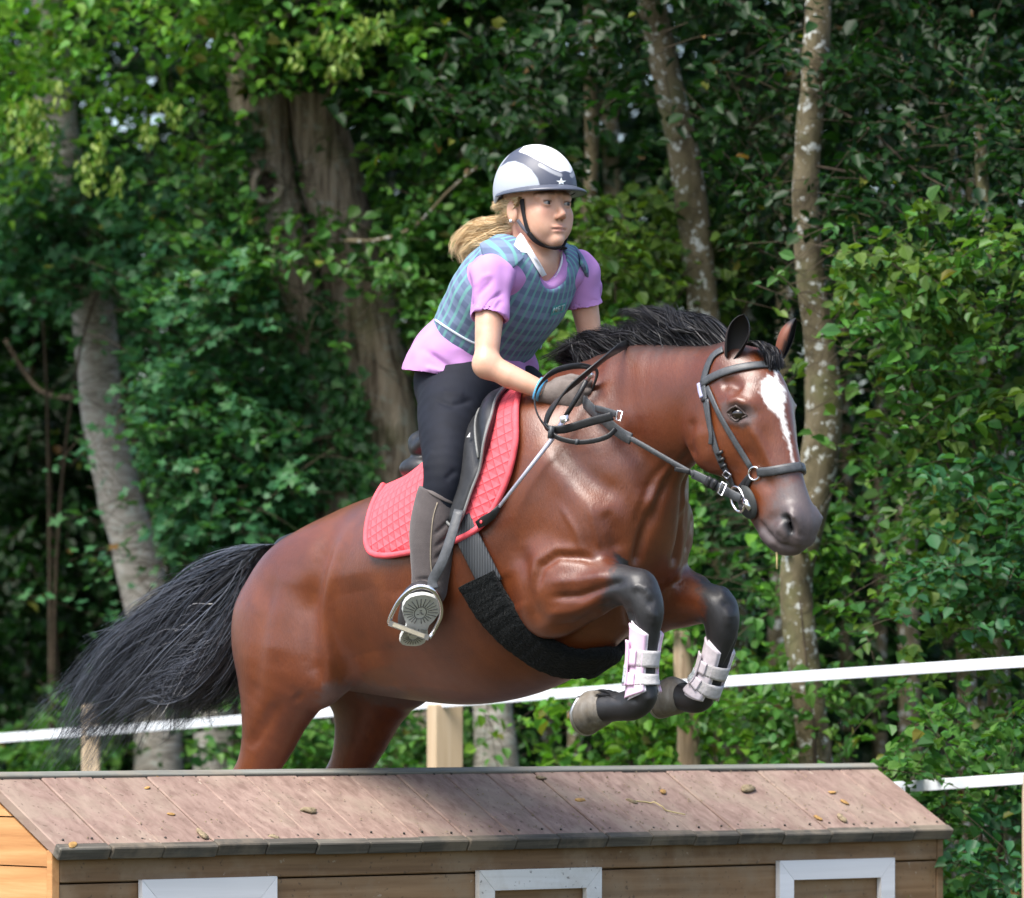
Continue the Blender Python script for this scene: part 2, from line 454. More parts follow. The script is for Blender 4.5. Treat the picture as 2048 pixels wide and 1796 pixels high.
def bevel_box(name, c, ax, ay, az, mat, parent, bev=.003, jitter=0.0, sub=1):
    bm = bmesh.new()
    c, ax, ay, az = [np.asarray(x, float) for x in (c, ax, ay, az)]
    vs = [bm.verts.new(tuple(c+i*ax+j*ay+k*az)) for k in (-1, 1) for j in (-1, 1) for i in (-1, 1)]
    for q in [(0, 2, 3, 1), (4, 5, 7, 6), (0, 1, 5, 4), (2, 6, 7, 3), (0, 4, 6, 2), (1, 3, 7, 5)]: bm.faces.new([vs[i] for i in q])
    bmesh.ops.recalc_face_normals(bm, faces=bm.faces)
    if bev: bmesh.ops.bevel(bm, geom=list(bm.edges), offset=bev, segments=1, affect='EDGES')
    me = bpy.data.meshes.new(name); bm.to_mesh(me); bm.free(); me.materials.append(mat)
    o = link(bpy.data.objects.new(name, me), parent)
    if parent is not None: o.location = -parent_world(parent)
    return o
# roof planks, front and back slope
roof = bpy.data.objects.new('roof', None); link(roof, hut_o)
nb = 19; bw = (R1-R0)/nb; TH = .0155
edges = [R0+bw*i+(rng.uniform(-.012, .012) if 0 < i < nb else 0) for i in range(nb+1)]
for side in (1, -1):
    sv = SLv if side > 0 else np.array([-SLv[0], -SLv[1], SLv[2]]); sn = np.cross(RD, sv); sn = sn if sn[2] > 0 else -sn
    for i in range(nb):
        gap = rng.uniform(.0015, .004); rc = (edges[i]+edges[i+1])/2; half = (edges[i+1]-edges[i])/2-gap/2
        over = rng.uniform(-.002, .004); lift = rng.uniform(-.002, .003)
        c = hut(rc, 0, RZ)+sv*((SLL+over)/2+.002)-sn*(TH-lift)
        o = bevel_box('plank', c, RD*half, sv*(SLL+over-.004)/2, sn*TH, MAT_ROOF, roof, .003)
        if side > 0:
            # weathered, furred lower lip of the plank, a separate greyed strip
            L2 = .020+rng.uniform(0, .006)
            e = hut(rc, 0, RZ)+sv*(SLL+over-L2/2+.001)-sn*(TH-lift-.001)
            bevel_box('plank_lip', e, RD*(half+.0003), sv*(L2/2+.003), sn*(TH+.0018), MAT_ROOFEND, roof, .003)
cap = bevel_box('ridge_strip', hut((R0+R1)/2, .013, RZ+.0035-.013*(RZ-EZ)/DE), RD*((R1-R0)/2), SLv*.013, SLn*.0045, MAT_GREYED, roof, .002)
# nail heads
MAT_NAIL = simple('dark_nail', (.03, .025, .02), .6)
nail = MB()
for i in range(nb):
    for fr in (.06, .88):
        for q in (.22, .78):
            r = edges[i]+(edges[i+1]-edges[i])*q+rng.uniform(-.008, .008); p = hut(r, 0, RZ)+SLv*(SLL*fr+rng.uniform(-.006, .006))+SLn*.0035
            nail.tube([p-SLn*.004, p], .0032, 8)
o = nail.build('nail_heads', MAT_NAIL, roof); o['kind'] = 'stuff'
# walls
DW = .300; WT = .020
front = bpy.data.objects.new('front_wall', None); link(front, hut_o)
zt = .872; zs = [zt, .786, .610, .430, .250, .02]
ra, rb = R0+.028, R1-.028
for i in range(5):
    bevel_box('siding_board', hut((ra+rb)/2, DW-WT/2-(.004 if i % 2 else 0), (zs[i]+zs[i+1])/2), RD*((rb-ra)/2), FD*WT/2, ZZ*((zs[i]-zs[i+1])/2-.0022), MAT_SIDING, front, .003)
    bevel_box('siding_board', hut((ra+rb)/2, -DW+WT/2, (zs[i]+zs[i+1])/2), RD*((rb-ra)/2), FD*WT/2, ZZ*((zs[i]-zs[i+1])/2-.0022), MAT_SIDING, front, .003)
# gables: pine boards trimmed to the roof slope, with corner posts
for r, nm in ((ra-.012, 'gable_wall'), (rb+.012, 'gable_wall')):
    gw = bpy.data.objects.new(nm, None); link(gw, hut_o)
    lines = [RZ-.045, .955, .829, .70, .56, .42, .28, .14, .02]
    sl = (RZ-EZ)/DE
    for a, b in zip(lines[:-1], lines[1:]):
        a2, b2 = a-.0018, b+.0018
        def hw_(z): return min(DW-.024, max(.004, (RZ-.044-z)/sl))
        zmid = RZ-.044-(DW-.024)*sl
        prof = [(-hw_(b2), b2), (hw_(b2), b2)]
        if b2 < zmid < a2: prof += [(DW-.024, zmid)]
        prof += [(hw_(a2), a2), (-hw_(a2), a2)]
        if b2 < zmid < a2: prof += [(-(DW-.024), zmid)]
        n = len(prof); v = [hut(r-.011, d, z) for d, z in prof]+[hut(r+.011, d, z) for d, z in prof]
        f = [tuple(range(n-1, -1, -1)), tuple(range(n, 2*n))]+[(i, (i+1) % n, n+(i+1) % n, n+i) for i in range(n)]
        mesh_obj('gable_board', v, f, MAT_PINE, gw, smooth=False)
    for sd in (1, -1):
        bevel_box('corner_post', hut(r-.001 if r < 0 else r+.001, sd*(DW-.0105), (zt+.02)/2), RD*.0125, FD*.0115, ZZ*((zt-.02)/2), MAT_PINE if r < 0 else MAT_SIDING, gw, .002)
# window frames screwed to the front
def r_at(u):
    k = (u-1024)/F_PX; o = RO+FD*(DW+.01)      # X = k*(14+Y)
    return (k*(DIST+o[1])-o[0])/(RD[0]-k*RD[1])
def z_at(r, v):
    p = hut(r, DW+.01, 0); return CAM_Z+(HZ-v)/F_PX*(DIST+p[1])
for (u0, u1, v0, v1, mat, lb) in ((281, 551, 1760, 1752, MAT_WHITE, 'clean white window frame'), (955, 1200, 1740, 1735, MAT_WHITE_D, 'white window frame spattered with dried mud'), (1556, 1786, 1722, 1715, MAT_WHITE, 'clean white window frame')):
    a, b = r_at(u0), r_at(u1); zt_ = (z_at(a, v0)+z_at(b, v1))/2; B = .056; hgt = .36
    wf = bpy.data.objects.new('window_frame', None); link(wf, hut_o); wf['label'] = lb
    d0 = DW+.009
    def bar(prof):
        n = len(prof); v = [hut(r, DW+.0005, z) for r, z in prof]+[hut(r, DW+.018, z) for r, z in prof]
        f = [tuple(range(n)), tuple(range(2*n-1, n-1, -1))]+[(i, n+i, n+(i+1) % n, (i+1) % n) for i in range(n)]
        mesh_obj('frame_bar', v, f, mat, wf, smooth=False)
    g_ = .0007
    bar([(a, zt_), (b, zt_), (b-B, zt_-B), (a+B, zt_-B)]); bar([(a, zt_-hgt), (a+B, zt_-hgt+B), (b-B, zt_-hgt+B), (b, zt_-hgt)])
    bar([(a, zt_-g_*2), (a+B-g_, zt_-B-g_), (a+B-g_, zt_-hgt+B+g_), (a, zt_-hgt+g_*2)]); bar([(b, zt_-g_*2), (b, zt_-hgt+g_*2), (b-B+g_, zt_-hgt+B+g_), (b-B+g_, zt_-B-g_)])
# debris on the roof
MAT_MUD = simple('dry_mud', (.24, .19, .12), .95, .2, var=.3, scale=60, bump=.8, bscale=120, bdist=.006)
MAT_DLEAF = simple('dry_leaf', (.36, .21, .07), .7, .3, var=.4, scale=50)
MAT_STRAW = simple('straw', (.55, .44, .20), .6)
def roof_pt(u, v):
    # where the sight line of a pixel meets the front slope
    o = np.array([0, -DIST, CAM_Z]); d = np.array([(u-1024)/F_PX, 1, (HZ-v)/F_PX]); a = hut(0, 0, RZ+.002)
    return o+d*((a-o).dot(SLn)/d.dot(SLn))
def clod(p, r, seed, mat, name, label, cat, group, flat=.45):
    v, f = uvsphere(np.zeros(3), 1, 12, 8); rr = np.random.default_rng(seed)
    v = v*(1+.38*NZ(v*1.3+seed*7.1)+.25*NZ(v*3.1+seed*3.3))[:, None]
    an = rr.random()*6.28; ex = RD*math.cos(an)+SLv*math.sin(an); ey = np.cross(SLn, ex)
    w = p+np.outer(v[:, 0]*r*1.5, ex)+np.outer(v[:, 1]*r*.8, ey)+np.outer(np.maximum(v[:, 2], -.3)*r*flat+r*flat*.28, SLn)
    tag(mesh_obj(name, w, f, mat, smooth=True), label, cat, group)
def uvsphere(c, r, n=16, m=10, sc=(1, 1, 1)):
    v = []; f = []
    for i in range(m+1):
        th = math.pi*i/m
        for j in range(n):
            ph = 2*math.pi*j/n; v.append((c[0]+r*sc[0]*math.sin(th)*math.cos(ph), c[1]+r*sc[1]*math.sin(th)*math.sin(ph), c[2]+r*sc[2]*math.cos(th)))
    for i in range(m):
        for j in range(n): f.append((i*n+j, (i+1)*n+j, (i+1)*n+(j+1) % n, i*n+(j+1) % n))
    return np.array(v), f
for i, (u, v, r, lb) in enumerate(((617, 1622, .016, 'large oblong mud clod on the roof below the near hind leg'), (405, 1670, .016, 'flat mud clod near the eave above the left window frame'), (548, 1675, .010, 'small mud clod near the eave right of the left window frame'),
        (1495, 1578, .020, 'largest crumbled mud clod high on the right part of the roof'), (1684, 1638, .016, 'flat mud clod low on the roof above the right window frame'), (1080, 1556, .012, 'small mud clod close under the ridge below the girth'), (1262, 1603, .011, 'small mud clod at the left end of the straw stalk'))):
    clod(roof_pt(u, v), r, i+1, MAT_MUD, 'mud_clod', lb, 'mud clod', 'mud clods on the hut roof')
for i, (u, v, r, lb) in enumerate(((145, 1690, .012, 'yellow leaf on the roof corner at the left eave'), (310, 1550, .008, 'tiny yellow leaf on the ridge right of the narrow fence post'), (294, 1576, .007, 'tiny yellow leaf just below the ridge at the left'), (342, 1629, .008, 'reddish leaf halfway down the left part of the roof'),
        (1326, 1584, .011, 'curled orange leaf above the straw stalk on the roof'), (1637, 1637, .011, 'yellow leaf low on the roof beside the flat right mud clod'), (1690, 1605, .011, 'brown leaf midway down the right end of the roof'), (1160, 1601, .012, 'brown leaf midway on the roof below the near front hoof'), (1664, 1585, .009, 'pale brown leaf near the ridge at the right end'))):
    clod(roof_pt(u, v), r, i+31, MAT_DLEAF, 'fallen_leaf', lb, 'leaf', 'fallen leaves on the hut roof', .35)
st = [roof_pt(*q)+SLn*h for q, h in zip(crom([(1265, 1603), (1300, 1607), (1330, 1622), (1370, 1631)], 5), [.002]*6+[.009]*4+[.003]*6)]
v_, f_ = tube_geo(st, .0018, 6); tag(mesh_obj('straw_stalk', v_, f_, MAT_STRAW), 'long bent straw stalk lying on the plank roof', 'straw')
# thin scatter of dirt crumbs: uncountable
cr = MB(); rg = random.Random(8)
for i in range(420):
    u = rg.gauss(1150, 330) if i % 3 else rg.uniform(60, 1850); t = rg.random(); p = hut(R0+(R1-R0)*max(.02, min(.98, (u)/1850)), 0, RZ)+SLv*(SLL*(.05+.9*t))+SLn*.003
    r = rg.uniform(.001, .0034); a = rg.random()*6.28; e1 = RD*math.cos(a)+SLv*math.sin(a); e2 = np.cross(SLn, e1)
    v = [p+e1*r*1.6, p+e2*r, p-e1*r*1.3, p-e2*r*.8, p+SLn*r*.9]; cr.add(v, [(0, 1, 4), (1, 2, 4), (2, 3, 4), (3, 0, 4)])
o = cr.build('dirt_crumbs', MAT_MUD, smooth=False); tag(o, 'dry dirt crumbs scattered over the plank roof', 'dirt', kind='stuff')

# ------------------------------------------------------------------ tape fence between the hut and the wood
MAT_POST = wood('post_timber', (.42, .31, .19), (.54, .42, .28), (.62, .51, .37), (0, math.radians(90), 0), .8, .5, .0, False)
MAT_TAPE = M('fence_tape'); MAT_TAPE.set(roughness=.5); vv = MAT_TAPE.coord()
MAT_TAPE.col(MAT_TAPE.mix(MAT_TAPE.noise(vv, 30, 2), (.62, .67, .72), (.74, .77, .80))); MAT_TAPE = MAT_TAPE.m
def fence_y(u): return 5.6+(1.3-5.6)*(u/2048.0)
def tape(pts, name_label):
    n = 60; us = np.linspace(-160, 2210, n); vv = np.interp(us, [p[0] for p in pts], [p[1] for p in pts])
    u0 = max(pts[0][0], -160); k = (us >= pts[0][0]-1) & (us <= pts[-1][0]+1); us, vv = us[k], vv[k]
    c = np.array([P(u, v, fence_y(u)) for u, v in zip(us, vv)])
    mb = MB(); W = .034
    v = []; cols = 11
    for i, p in enumerate(c):
        tw = .10*math.sin(i*.35)
        for j in range(cols):
            x = (j/(cols-1)-.5)*W; rib = .0013*(1 if j % 2 else -1)
            v.append(p+np.array([0, -rib+x*math.sin(tw), x*math.cos(tw)]))
    f = [(i*cols+j, (i+1)*cols+j, (i+1)*cols+j+1, i*cols+j+1) for i in range(len(c)-1) for j in range(cols-1)]
    b = len(v); v2 = [q+np.array([0, .0022, 0]) for q in v]
    f2 = [(q[3]+b, q[2]+b, q[1]+b, q[0]+b) for q in f]
    o = mesh_obj('fence_tape', v+v2, f+f2, MAT_TAPE); tag(o, name_label, 'fence tape'); return o
tape([(-160, 1488), (0, 1476), (465, 1441), (830, 1409), (1450, 1363), (2048, 1323), (2210, 1312)], 'upper white ribbed fence tape running across behind the horse')
tape([(1560, 1589), (1800, 1574), (2048, 1557), (2210, 1546)], 'lower white fence tape ending behind the roof of the hut')
def post(u, vtop, w, d, rot, label):
    y = fence_y(u)+.02+d/2; p = P(u, vtop, y); zb = float(ground_z(p[0], p[1])[0])-.2; c = np.array([p[0], p[1], (p[2]+zb)/2])
    ax = np.array([math.cos(rot), math.sin(rot), 0]); ay = np.array([-math.sin(rot), math.cos(rot), 0])
    o = bevel_box('fence_post', c, ax*w/2, ay*d/2, ZZ*(p[2]-zb)/2, MAT_POST, None, .004); tag(o, label, 'fence post', 'posts of the tape fence')
post(182, 1408, .066, .05, .0, 'narrow pale fence post seen through the tip of the black tail')
post(890, 1408, .105, .07, .45, 'square wooden fence post below the belly of the horse')
post(2066, 1546, .06, .06, .0, 'pale fence post at the right edge beside the hut')
# ------------------------------------------------------------------ the wood behind
def leaf_mat():
    m = M('leaf'); a = m.attr('Col', False)
    v = m.coord(); n = m.noise(v, 35, 3)
    c = m.mix(.55, a, m.mix(n, a, (.9, .95, .8), 'MULTIPLY'))
    out = m.t.nodes['Material Output']; m.t.nodes.remove(m.b)
    dif = m.n('ShaderNodeBsdfPrincipled'); m.l(c, dif.inputs['Base Color']); dif.inputs['Roughness'].default_value = .42; dif.inputs['Specular IOR Level'].default_value = .26
    tr = m.n('ShaderNodeBsdfTranslucent'); m.l(m.mix(1.0, c, (1.15, 1.25, .45), 'MULTIPLY'), tr.inputs['Color'])
    mx = m.n('ShaderNodeMixShader'); mx.inputs[0].default_value = .38
    m.l(dif.outputs[0], mx.inputs[1]); m.l(tr.outputs[0], mx.inputs[2]); m.l(mx.outputs[0], out.inputs['Surface']); return m.m
MAT_LEAF = leaf_mat()
MAT_TWIG = simple('twig_bark', (.055, .042, .028), .85, .2, var=.4, scale=20)
TONES = {'lime': [(0.1129, 0.2718, 0.0308), (0.0923, 0.2462, 0.0369), (0.1539, 0.3026, 0.039), (0.0718, 0.2103, 0.041)], 'mid': [(0.0537, 0.1562, 0.0312), (0.0664, 0.1757, 0.0332), (0.0439, 0.1366, 0.0351), (0.0878, 0.1903, 0.039)], 'olive': [(0.0836, 0.1506, 0.0251), (0.0669, 0.1338, 0.0251), (0.1045, 0.1714, 0.0301), (0.0502, 0.1212, 0.0285)], 'blue': [(0.0439, 0.1464, 0.0605), (0.0351, 0.1288, 0.0547), (0.0566, 0.1679, 0.0683), (0.0488, 0.1415, 0.0468)], 'dark': [(0.01, 0.0385, 0.0085), (0.0128, 0.047, 0.01), (0.0085, 0.0328, 0.0085), (0.0179, 0.057, 0.0128)], 'ivy': [(0.0343, 0.1173, 0.0352), (0.0469, 0.1466, 0.0411), (0.0636, 0.1759, 0.0439), (0.0293, 0.0978, 0.0313)]}  # 'dark' leaves carry the deep wood's shade in their colour
OVATE = np.array([(0, 0, 0), (.30, .34, .04), (.68, .30, .03), (1.0, 0, -.10), (.68, -.30, .03), (.30, -.34, .04)]); OV_F = [(0, 3, 2, 1), (0, 5, 4, 3)]
_m = []
for i in range(10):
    an = math.radians(-160+320*i/9.0); rr = .62 if i % 2 == 0 else .34
    if i in (4, 5): pass
    _m.append((.42+rr*math.cos(an)*1.0, rr*math.sin(an), .03*(1 if i % 2 else -1)))
MAPLE = np.array([(.30, 0, .05)]+_m); MP_F = [(0, i+1, i+2) for i in range(9)]
IVYL = np.array([(0, 0, 0), (-.12, .30, .02), (.22, .46, -.02), (.48, .24, .03), (1.0, 0, -.06), (.48, -.24, .03), (.22, -.46, -.02), (-.12, -.30, .02)]); IV_F = [(0, 4, 3, 2), (0, 2, 1, 1), (0, 6, 5, 4), (0, 7, 6, 6)]
IV_F = [(0, 4, 3, 2), (0, 6, 5, 4)]
def single_leaves(pos, axis, sd, nrm, size, tone, rng, parent, shape, faces, n1):
    """the front leaves one can pick out: an object each, sharing a few meshes; returns which were taken"""
    uv = proj(pos); ok = (uv[:, 0] > 5) & (uv[:, 0] < 2040) & (uv[:, 1] > 5) & (uv[:, 1] < 1780)
    face = np.abs(nrm[:, 1])*.7+.3; sc = size*face/(DIST+pos[:, 1])*ok*(pos[:, 1] < np.quantile(pos[:, 1], .45))
    pick = np.argsort(-sc)[:n1]; pick = pick[sc[pick] > 0]; pal = np.array(TONES[tone]); ms = []
    for k in range(8):
        fo = .6+rng.random()*1.8; cu = rng.normal(0, .12); v = shape.copy(); v[:, 1] *= .8+.4*rng.random(); v[:, 2] = v[:, 2]*fo-cu*v[:, 0]**2+np.abs(v[:, 1])*.22*fo
        me = bpy.data.meshes.new('leaf'); me.from_pydata([tuple(x) for x in v], [], [tuple(f) for f in faces]); me.materials.append(MAT_LEAF)
        c = pal[k % len(pal)]*(.8+.45*rng.random()) if k < 7 else np.array([.17, .16, .035]); a = me.color_attributes.new('Col', 'FLOAT_COLOR', 'POINT'); a.data.foreach_set('color', np.tile(np.append(c, 1), len(v)).astype(np.float32)); ms.append(me)
    pw = np.array(parent_world(parent))
    for q in pick:
        o = bpy.data.objects.new('leaf', ms[7 if rng.random() < .012 else rng.integers(0, 7)]); C.objects.link(o); o.parent = parent
        z = size[q]; o.matrix_basis = Matrix(((axis[q, 0]*z, sd[q, 0]*z, nrm[q, 0]*z, pos[q, 0]-pw[0]), (axis[q, 1]*z, sd[q, 1]*z, nrm[q, 1]*z, pos[q, 1]-pw[1]), (axis[q, 2]*z, sd[q, 2]*z, nrm[q, 2]*z, pos[q, 2]-pw[2]), (0, 0, 0, 1)))
    m = np.ones(len(pos), bool); m[pick] = False; return m
def leaf_mesh(name, pos, axis, nrm, size, tone, rng, parent=None, shape=OVATE, faces=OV_F, old=.02, singles=0):
    n = len(pos); k = len(shape)
    axis = axis/(np.linalg.norm(axis, axis=1)[:, None]+1e-9); nrm = nrm-axis*(nrm*axis).sum(1)[:, None]; nrm /= np.linalg.norm(nrm, axis=1)[:, None]+1e-9
    if singles and parent is not None and not FASTTEST:
        m = single_leaves(pos, axis, np.cross(nrm, axis), nrm, size, tone, rng, parent, shape, faces, singles)
        pos, axis, nrm, size = pos[m], axis[m], nrm[m], size[m]; n = len(pos)
    sd = np.cross(nrm, axis); curl = rng.normal(0, .12, n); fold = .6+rng.random(n)*1.8
    S = shape[None]*size[:, None, None]*np.array([1, 1, 1.0])
    S = S.copy(); S[..., 1] *= (.8+.4*rng.random(n))[:, None]; S[..., 2] = S[..., 2]*fold[:, None]-curl[:, None]*(S[..., 0]**2)/size[:, None]+np.abs(S[..., 1])*.22*fold[:, None]
    V = pos[:, None, :]+S[..., 0:1]*axis[:, None]+S[..., 1:2]*sd[:, None]+S[..., 2:3]*nrm[:, None]
    fa = np.array(faces); F = (np.arange(n)*k)[:, None, None]+fa[None]
    o = mesh_obj(name, V.reshape(-1, 3), F.reshape(-1, fa.shape[1]), MAT_LEAF, parent, smooth=False)
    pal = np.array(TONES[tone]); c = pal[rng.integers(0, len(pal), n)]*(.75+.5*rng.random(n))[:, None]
    q = rng.random(n); old = old*.5; c[q < old] = np.array([.16, .18, .035])*(.7+.6*rng.random(((q < old).sum(), 1))); c[q < old*.25] = np.array([.15, .085, .03])
    set_col(o, np.repeat(c, k, 0)); o['kind'] = 'stuff'
    return o
CLEAR = [([(470, 190), (690, 180), (770, 450), (850, 760), (850, 1040), (640, 1040), (605, 800), (545, 560)], 5.75, .95, (415, 560, .55)),
         ([(70, 200), (165, 200), (245, 560), (250, 760), (300, 1000), (365, 1200), (365, 1560), (262, 1560), (245, 1200), (180, 900), (145, 640)], 6.95, .9, (100, 580, .55)),
         ([(1285, -50), (1350, -50), (1405, 250), (1450, 560), (1458, 660), (1372, 660), (1355, 450), (1315, 250)], 4.2, .85, (0, 60, .5)),
         ([(1410, 900), (1495, 900), (1510, 1300), (1420, 1300)], 4.2, .95, (0, 0, 0)),
         ([(1600, -50), (1672, -50), (1650, 350), (1685, 650), (1705, 800), (1690, 950), (1650, 1100), (1645, 1250), (1675, 1560), (1590, 1560), (1560, 1200), (1575, 1080), (1600, 900), (1595, 700), (1580, 400)], 3.4, .80, (150, 330, .4)),
         ([(1455, 120), (1590, 120), (1590, 640), (1470, 640)], 5.5, .55, (0, 0, 0)), ([(1670, 640), (1770, 640), (1800, 1000), (1760, 1560), (1680, 1560), (1690, 1000)], 4.4, .62, (0, 0, 0)),
         ([(940, 1400), (1040, 1400), (1040, 1560), (940, 1560)], 5.2, .8, (0, 0, 0)), ([(150, 640), (20, 640), (60, 1250), (230, 1250)], 7.6, .4, (0, 0, 0))]
def clear(pos, rng):
    """thin the leaves that would stand right in front of the trunks and the open shade between them"""
    uv = proj(pos); k = np.ones(len(pos), bool); q = rng.random(len(pos))
    for poly, ymax, pr, (v0, v1, p2) in CLEAR:
        m = in_poly(uv, poly) & (pos[:, 1] < ymax); p = np.where((uv[:, 1] > v0) & (uv[:, 1] < v1), p2, pr); k &= ~(m & (q < p))
    return k
def in_poly_sample(poly, n, rng):
    poly = np.asarray(poly, float); lo, hi = poly.min(0), poly.max(0); out = np.zeros((0, 2))
    while len(out) < n:
        q = lo+(hi-lo)*rng.random((n*2, 2)); out = np.vstack([out, q[in_poly(q, poly)]])
    return out[:n]
def sprays(name, poly, yr, nleaf, tone, size, seed, parent=None, per=16, clump=True, droop=.25, twigs=True, shape='ovate', old=.02, tlen=.30, ball=.0, mask=None, singles=0):
    """leafy twigs filling a volume: picture outline times depth range"""
    rng = np.random.default_rng(seed); nt = max(3, nleaf//per)
    if clump:
        nc = max(4, nt//14); cu = in_poly_sample(poly, nc, rng); cy = yr[0]+(yr[1]-yr[0])*rng.random(nc); ci = rng.integers(0, nc, nt)
        sc = F_PX/(DIST+cy[ci]); uv = cu[ci]+rng.normal(0, 1, (nt, 2))*np.array([.16, .09])*sc[:, None]; y = cy[ci]+rng.normal(0, .14, nt)
    else:
        uv = in_poly_sample(poly, nt, rng); y = yr[0]+(yr[1]-yr[0])*rng.random(nt)
    d = DIST+y; b = np.stack([(uv[:, 0]-1024)/F_PX*d, y, CAM_Z+(HZ-uv[:, 1])/F_PX*d], 1)
    az = rng.random(nt)*2*math.pi; el = rng.normal(-.1, .35, nt)
    T = np.stack([np.cos(az)*np.cos(el), np.sin(az)*np.cos(el)*.8-.25, np.sin(el)], 1); T /= np.linalg.norm(T, axis=1)[:, None]
    L = tlen*(.6+.8*rng.random(nt))
    k = (np.arange(per)+.5)/per
    base = b-T*L[:, None]*.5
    pt = base[:, None]+T[:, None]*(L[:, None]*k)[..., None]; pt[..., 2] -= droop*L[:, None]*k**2
    Tn = np.broadcast_to(T[:, None], pt.shape)
    up = np.stack([rng.normal(0, .45, nt), rng.normal(-.35, .4, nt), np.ones(nt)], 1)
    sd = np.cross(up, T); sd /= np.linalg.norm(sd, axis=1)[:, None]
    sg = np.where(np.arange(per) % 2 == 0, 1.0, -1.0)
    ax = Tn*.75+sd[:, None]*sg[None, :, None]+rng.normal(0, .28, pt.shape); ax[..., 2] -= .25
    nr = up[:, None]/np.linalg.norm(up, axis=1)[:, None, None]+rng.normal(0, .32, pt.shape)
    pos = (pt+rng.normal(0, .012, pt.shape)).reshape(-1, 3)
    sz = size*(.55+.75*rng.random(len(pos)))*np.tile(1-.35*k, nt)
    keep = (pos[:, 2] > .05) & clear(pos, rng)
    if mask is not None: keep &= mask(pos)
    sh, fc = {'ovate': (OVATE, OV_F), 'maple': (MAPLE, MP_F), 'ivy': (IVYL, IV_F)}[shape]
    o = leaf_mesh(name, pos[keep], ax.reshape(-1, 3)[keep], nr.reshape(-1, 3)[keep], sz[keep], tone, rng, parent, sh, fc, old, singles)
    if twigs:
        kk = np.array([0, .35, .7, 1.0]); c = base[:, None]+T[:, None]*(L[:, None]*kk)[..., None]; c[..., 2] -= droop*L[:, None]*kk**2
        r = np.array([.0018, .0016, .0012, .0006]); S2 = sd; U2 = np.cross(T, sd)
        ring = np.stack([c+r[None, :, None]*(math.cos(a)*S2[:, None]+math.sin(a)*U2[:, None]) for a in (0, 2.1, 4.2)], 2).reshape(-1, 3)
        bi = (np.arange(nt)*12)[:, None, None]+(np.arange(3)*3)[None, :, None]+np.arange(3)[None, None]
        bn = (np.arange(nt)*12)[:, None, None]+(np.arange(3)*3)[None, :, None]+((np.arange(3)+1) % 3)[None, None]
        f = np.stack([bi, bn, bn+3, bi+3], -1).reshape(-1, 4)
        t = mesh_obj('twigs', ring, f, MAT_TWIG, parent if parent is not None else o); t['kind'] = 'stuff'
        if parent is None: t.location = (0, 0, 0)
    return o

def bark(name, dark, mid, light, moss, lichen, vscale, rough_bump, lichen_amt, moss_amt):
    m = M(name); m.set(roughness=.92); m.b.inputs['Specular IOR Level'].default_value = .2
    g = m.coord(); gs = m.coord(vscale)
    n = m.noise(gs, 1.0, 6, .65, .6); c = m.ramp(n, [(.36, dark), (.50, mid), (.66, light)])
    ms = m.noise(g, 5, 4); c = m.mix(m.ramp(ms, [(.52, (0, 0, 0)), (.66, (moss_amt,)*3)]), c, moss)
    li = m.noise(g, 26, 4, .7); c = m.mix(m.ramp(li, [(.56, (0, 0, 0)), (.62, (lichen_amt,)*3)]), c, lichen)
    m.col(c); m.bump(n, rough_bump, .035); return m.m
BARK_OAK = bark('furrowed_bark', (.075, .055, .040), (.34, .27, .20), (.55, .46, .36), (.10, .115, .04), (.40, .42, .36), (27, 27, 3.6), 1.0, .55, .6)
BARK_PALE = bark('pale_bark', (.20, .18, .15), (.34, .315, .275), (.47, .445, .395), (.17, .18, .11), (.42, .45, .40), (10, 10, 45), .45, .75, .35)
BARK_OLIVE = bark('olive_bark', (.070, .058, .034), (.125, .105, .062), (.18, .15, .095), (.13, .14, .06), (.50, .53, .50), (14, 14, 9), .5, .95, .5)
def trunk_geo(pts, wpx, y, seed, furrow=.0, nr=28, yb=None):
    rows = []
    for (u, v), w in zip(pts, wpx):
        yy = y if yb is None else y+(yb-y)*0
        rows.append([*P(u, v, y), w/2*(DIST+y)/F_PX])
    r = crom(np.array(rows), 10)
    gz = float(ground_z(r[-1, 0], r[-1, 1])[0])-.1
    if r[-1, 2] > gz:
        ext = np.linspace(0, 1, 8)[1:, None]; last = r[-1].copy(); end = last.copy(); end[2] = gz; end[3] *= 1.35
        r = np.vstack([r, last*(1-ext)+end*ext])
    # resample finer
    t = np.linspace(0, len(r)-1, len(r)*3); r = np.stack([np.interp(t, np.arange(len(r)), r[:, i]) for i in range(4)], 1)
    T, N, B = frames(r[:, :3]); a = np.arange(nr)*2*math.pi/nr
    dirs = np.cos(a)[None, :, None]*N[:, None]+np.sin(a)[None, :, None]*B[:, None]
    q = r[:, None, :3]+dirs*r[:, 3][:, None, None]
    fl = q.reshape(-1, 3)
    d = .10*NZ(fl*3+seed)+.05*NZ(fl*9+seed)
    if furrow:
        ang = np.tile(a, len(r)); zz = fl[:, 2]
        d = d-furrow*np.abs(NZ(np.stack([np.cos(ang)*4.5+seed, np.sin(ang)*4.5, zz*1.6], 1)))*2+furrow*.6*NZ(fl*np.array([38, 38, 8])+seed)
    fl = fl+(dirs.reshape(-1, 3))*(d*np.repeat(r[:, 3], nr))[:, None]
    ii = np.arange(len(r)*nr).reshape(len(r), nr)
    f = np.stack([ii[:-1], np.roll(ii, -1, 1)[:-1], np.roll(ii, -1, 1)[1:], ii[1:]], -1).reshape(-1, 4)
    return fl, f
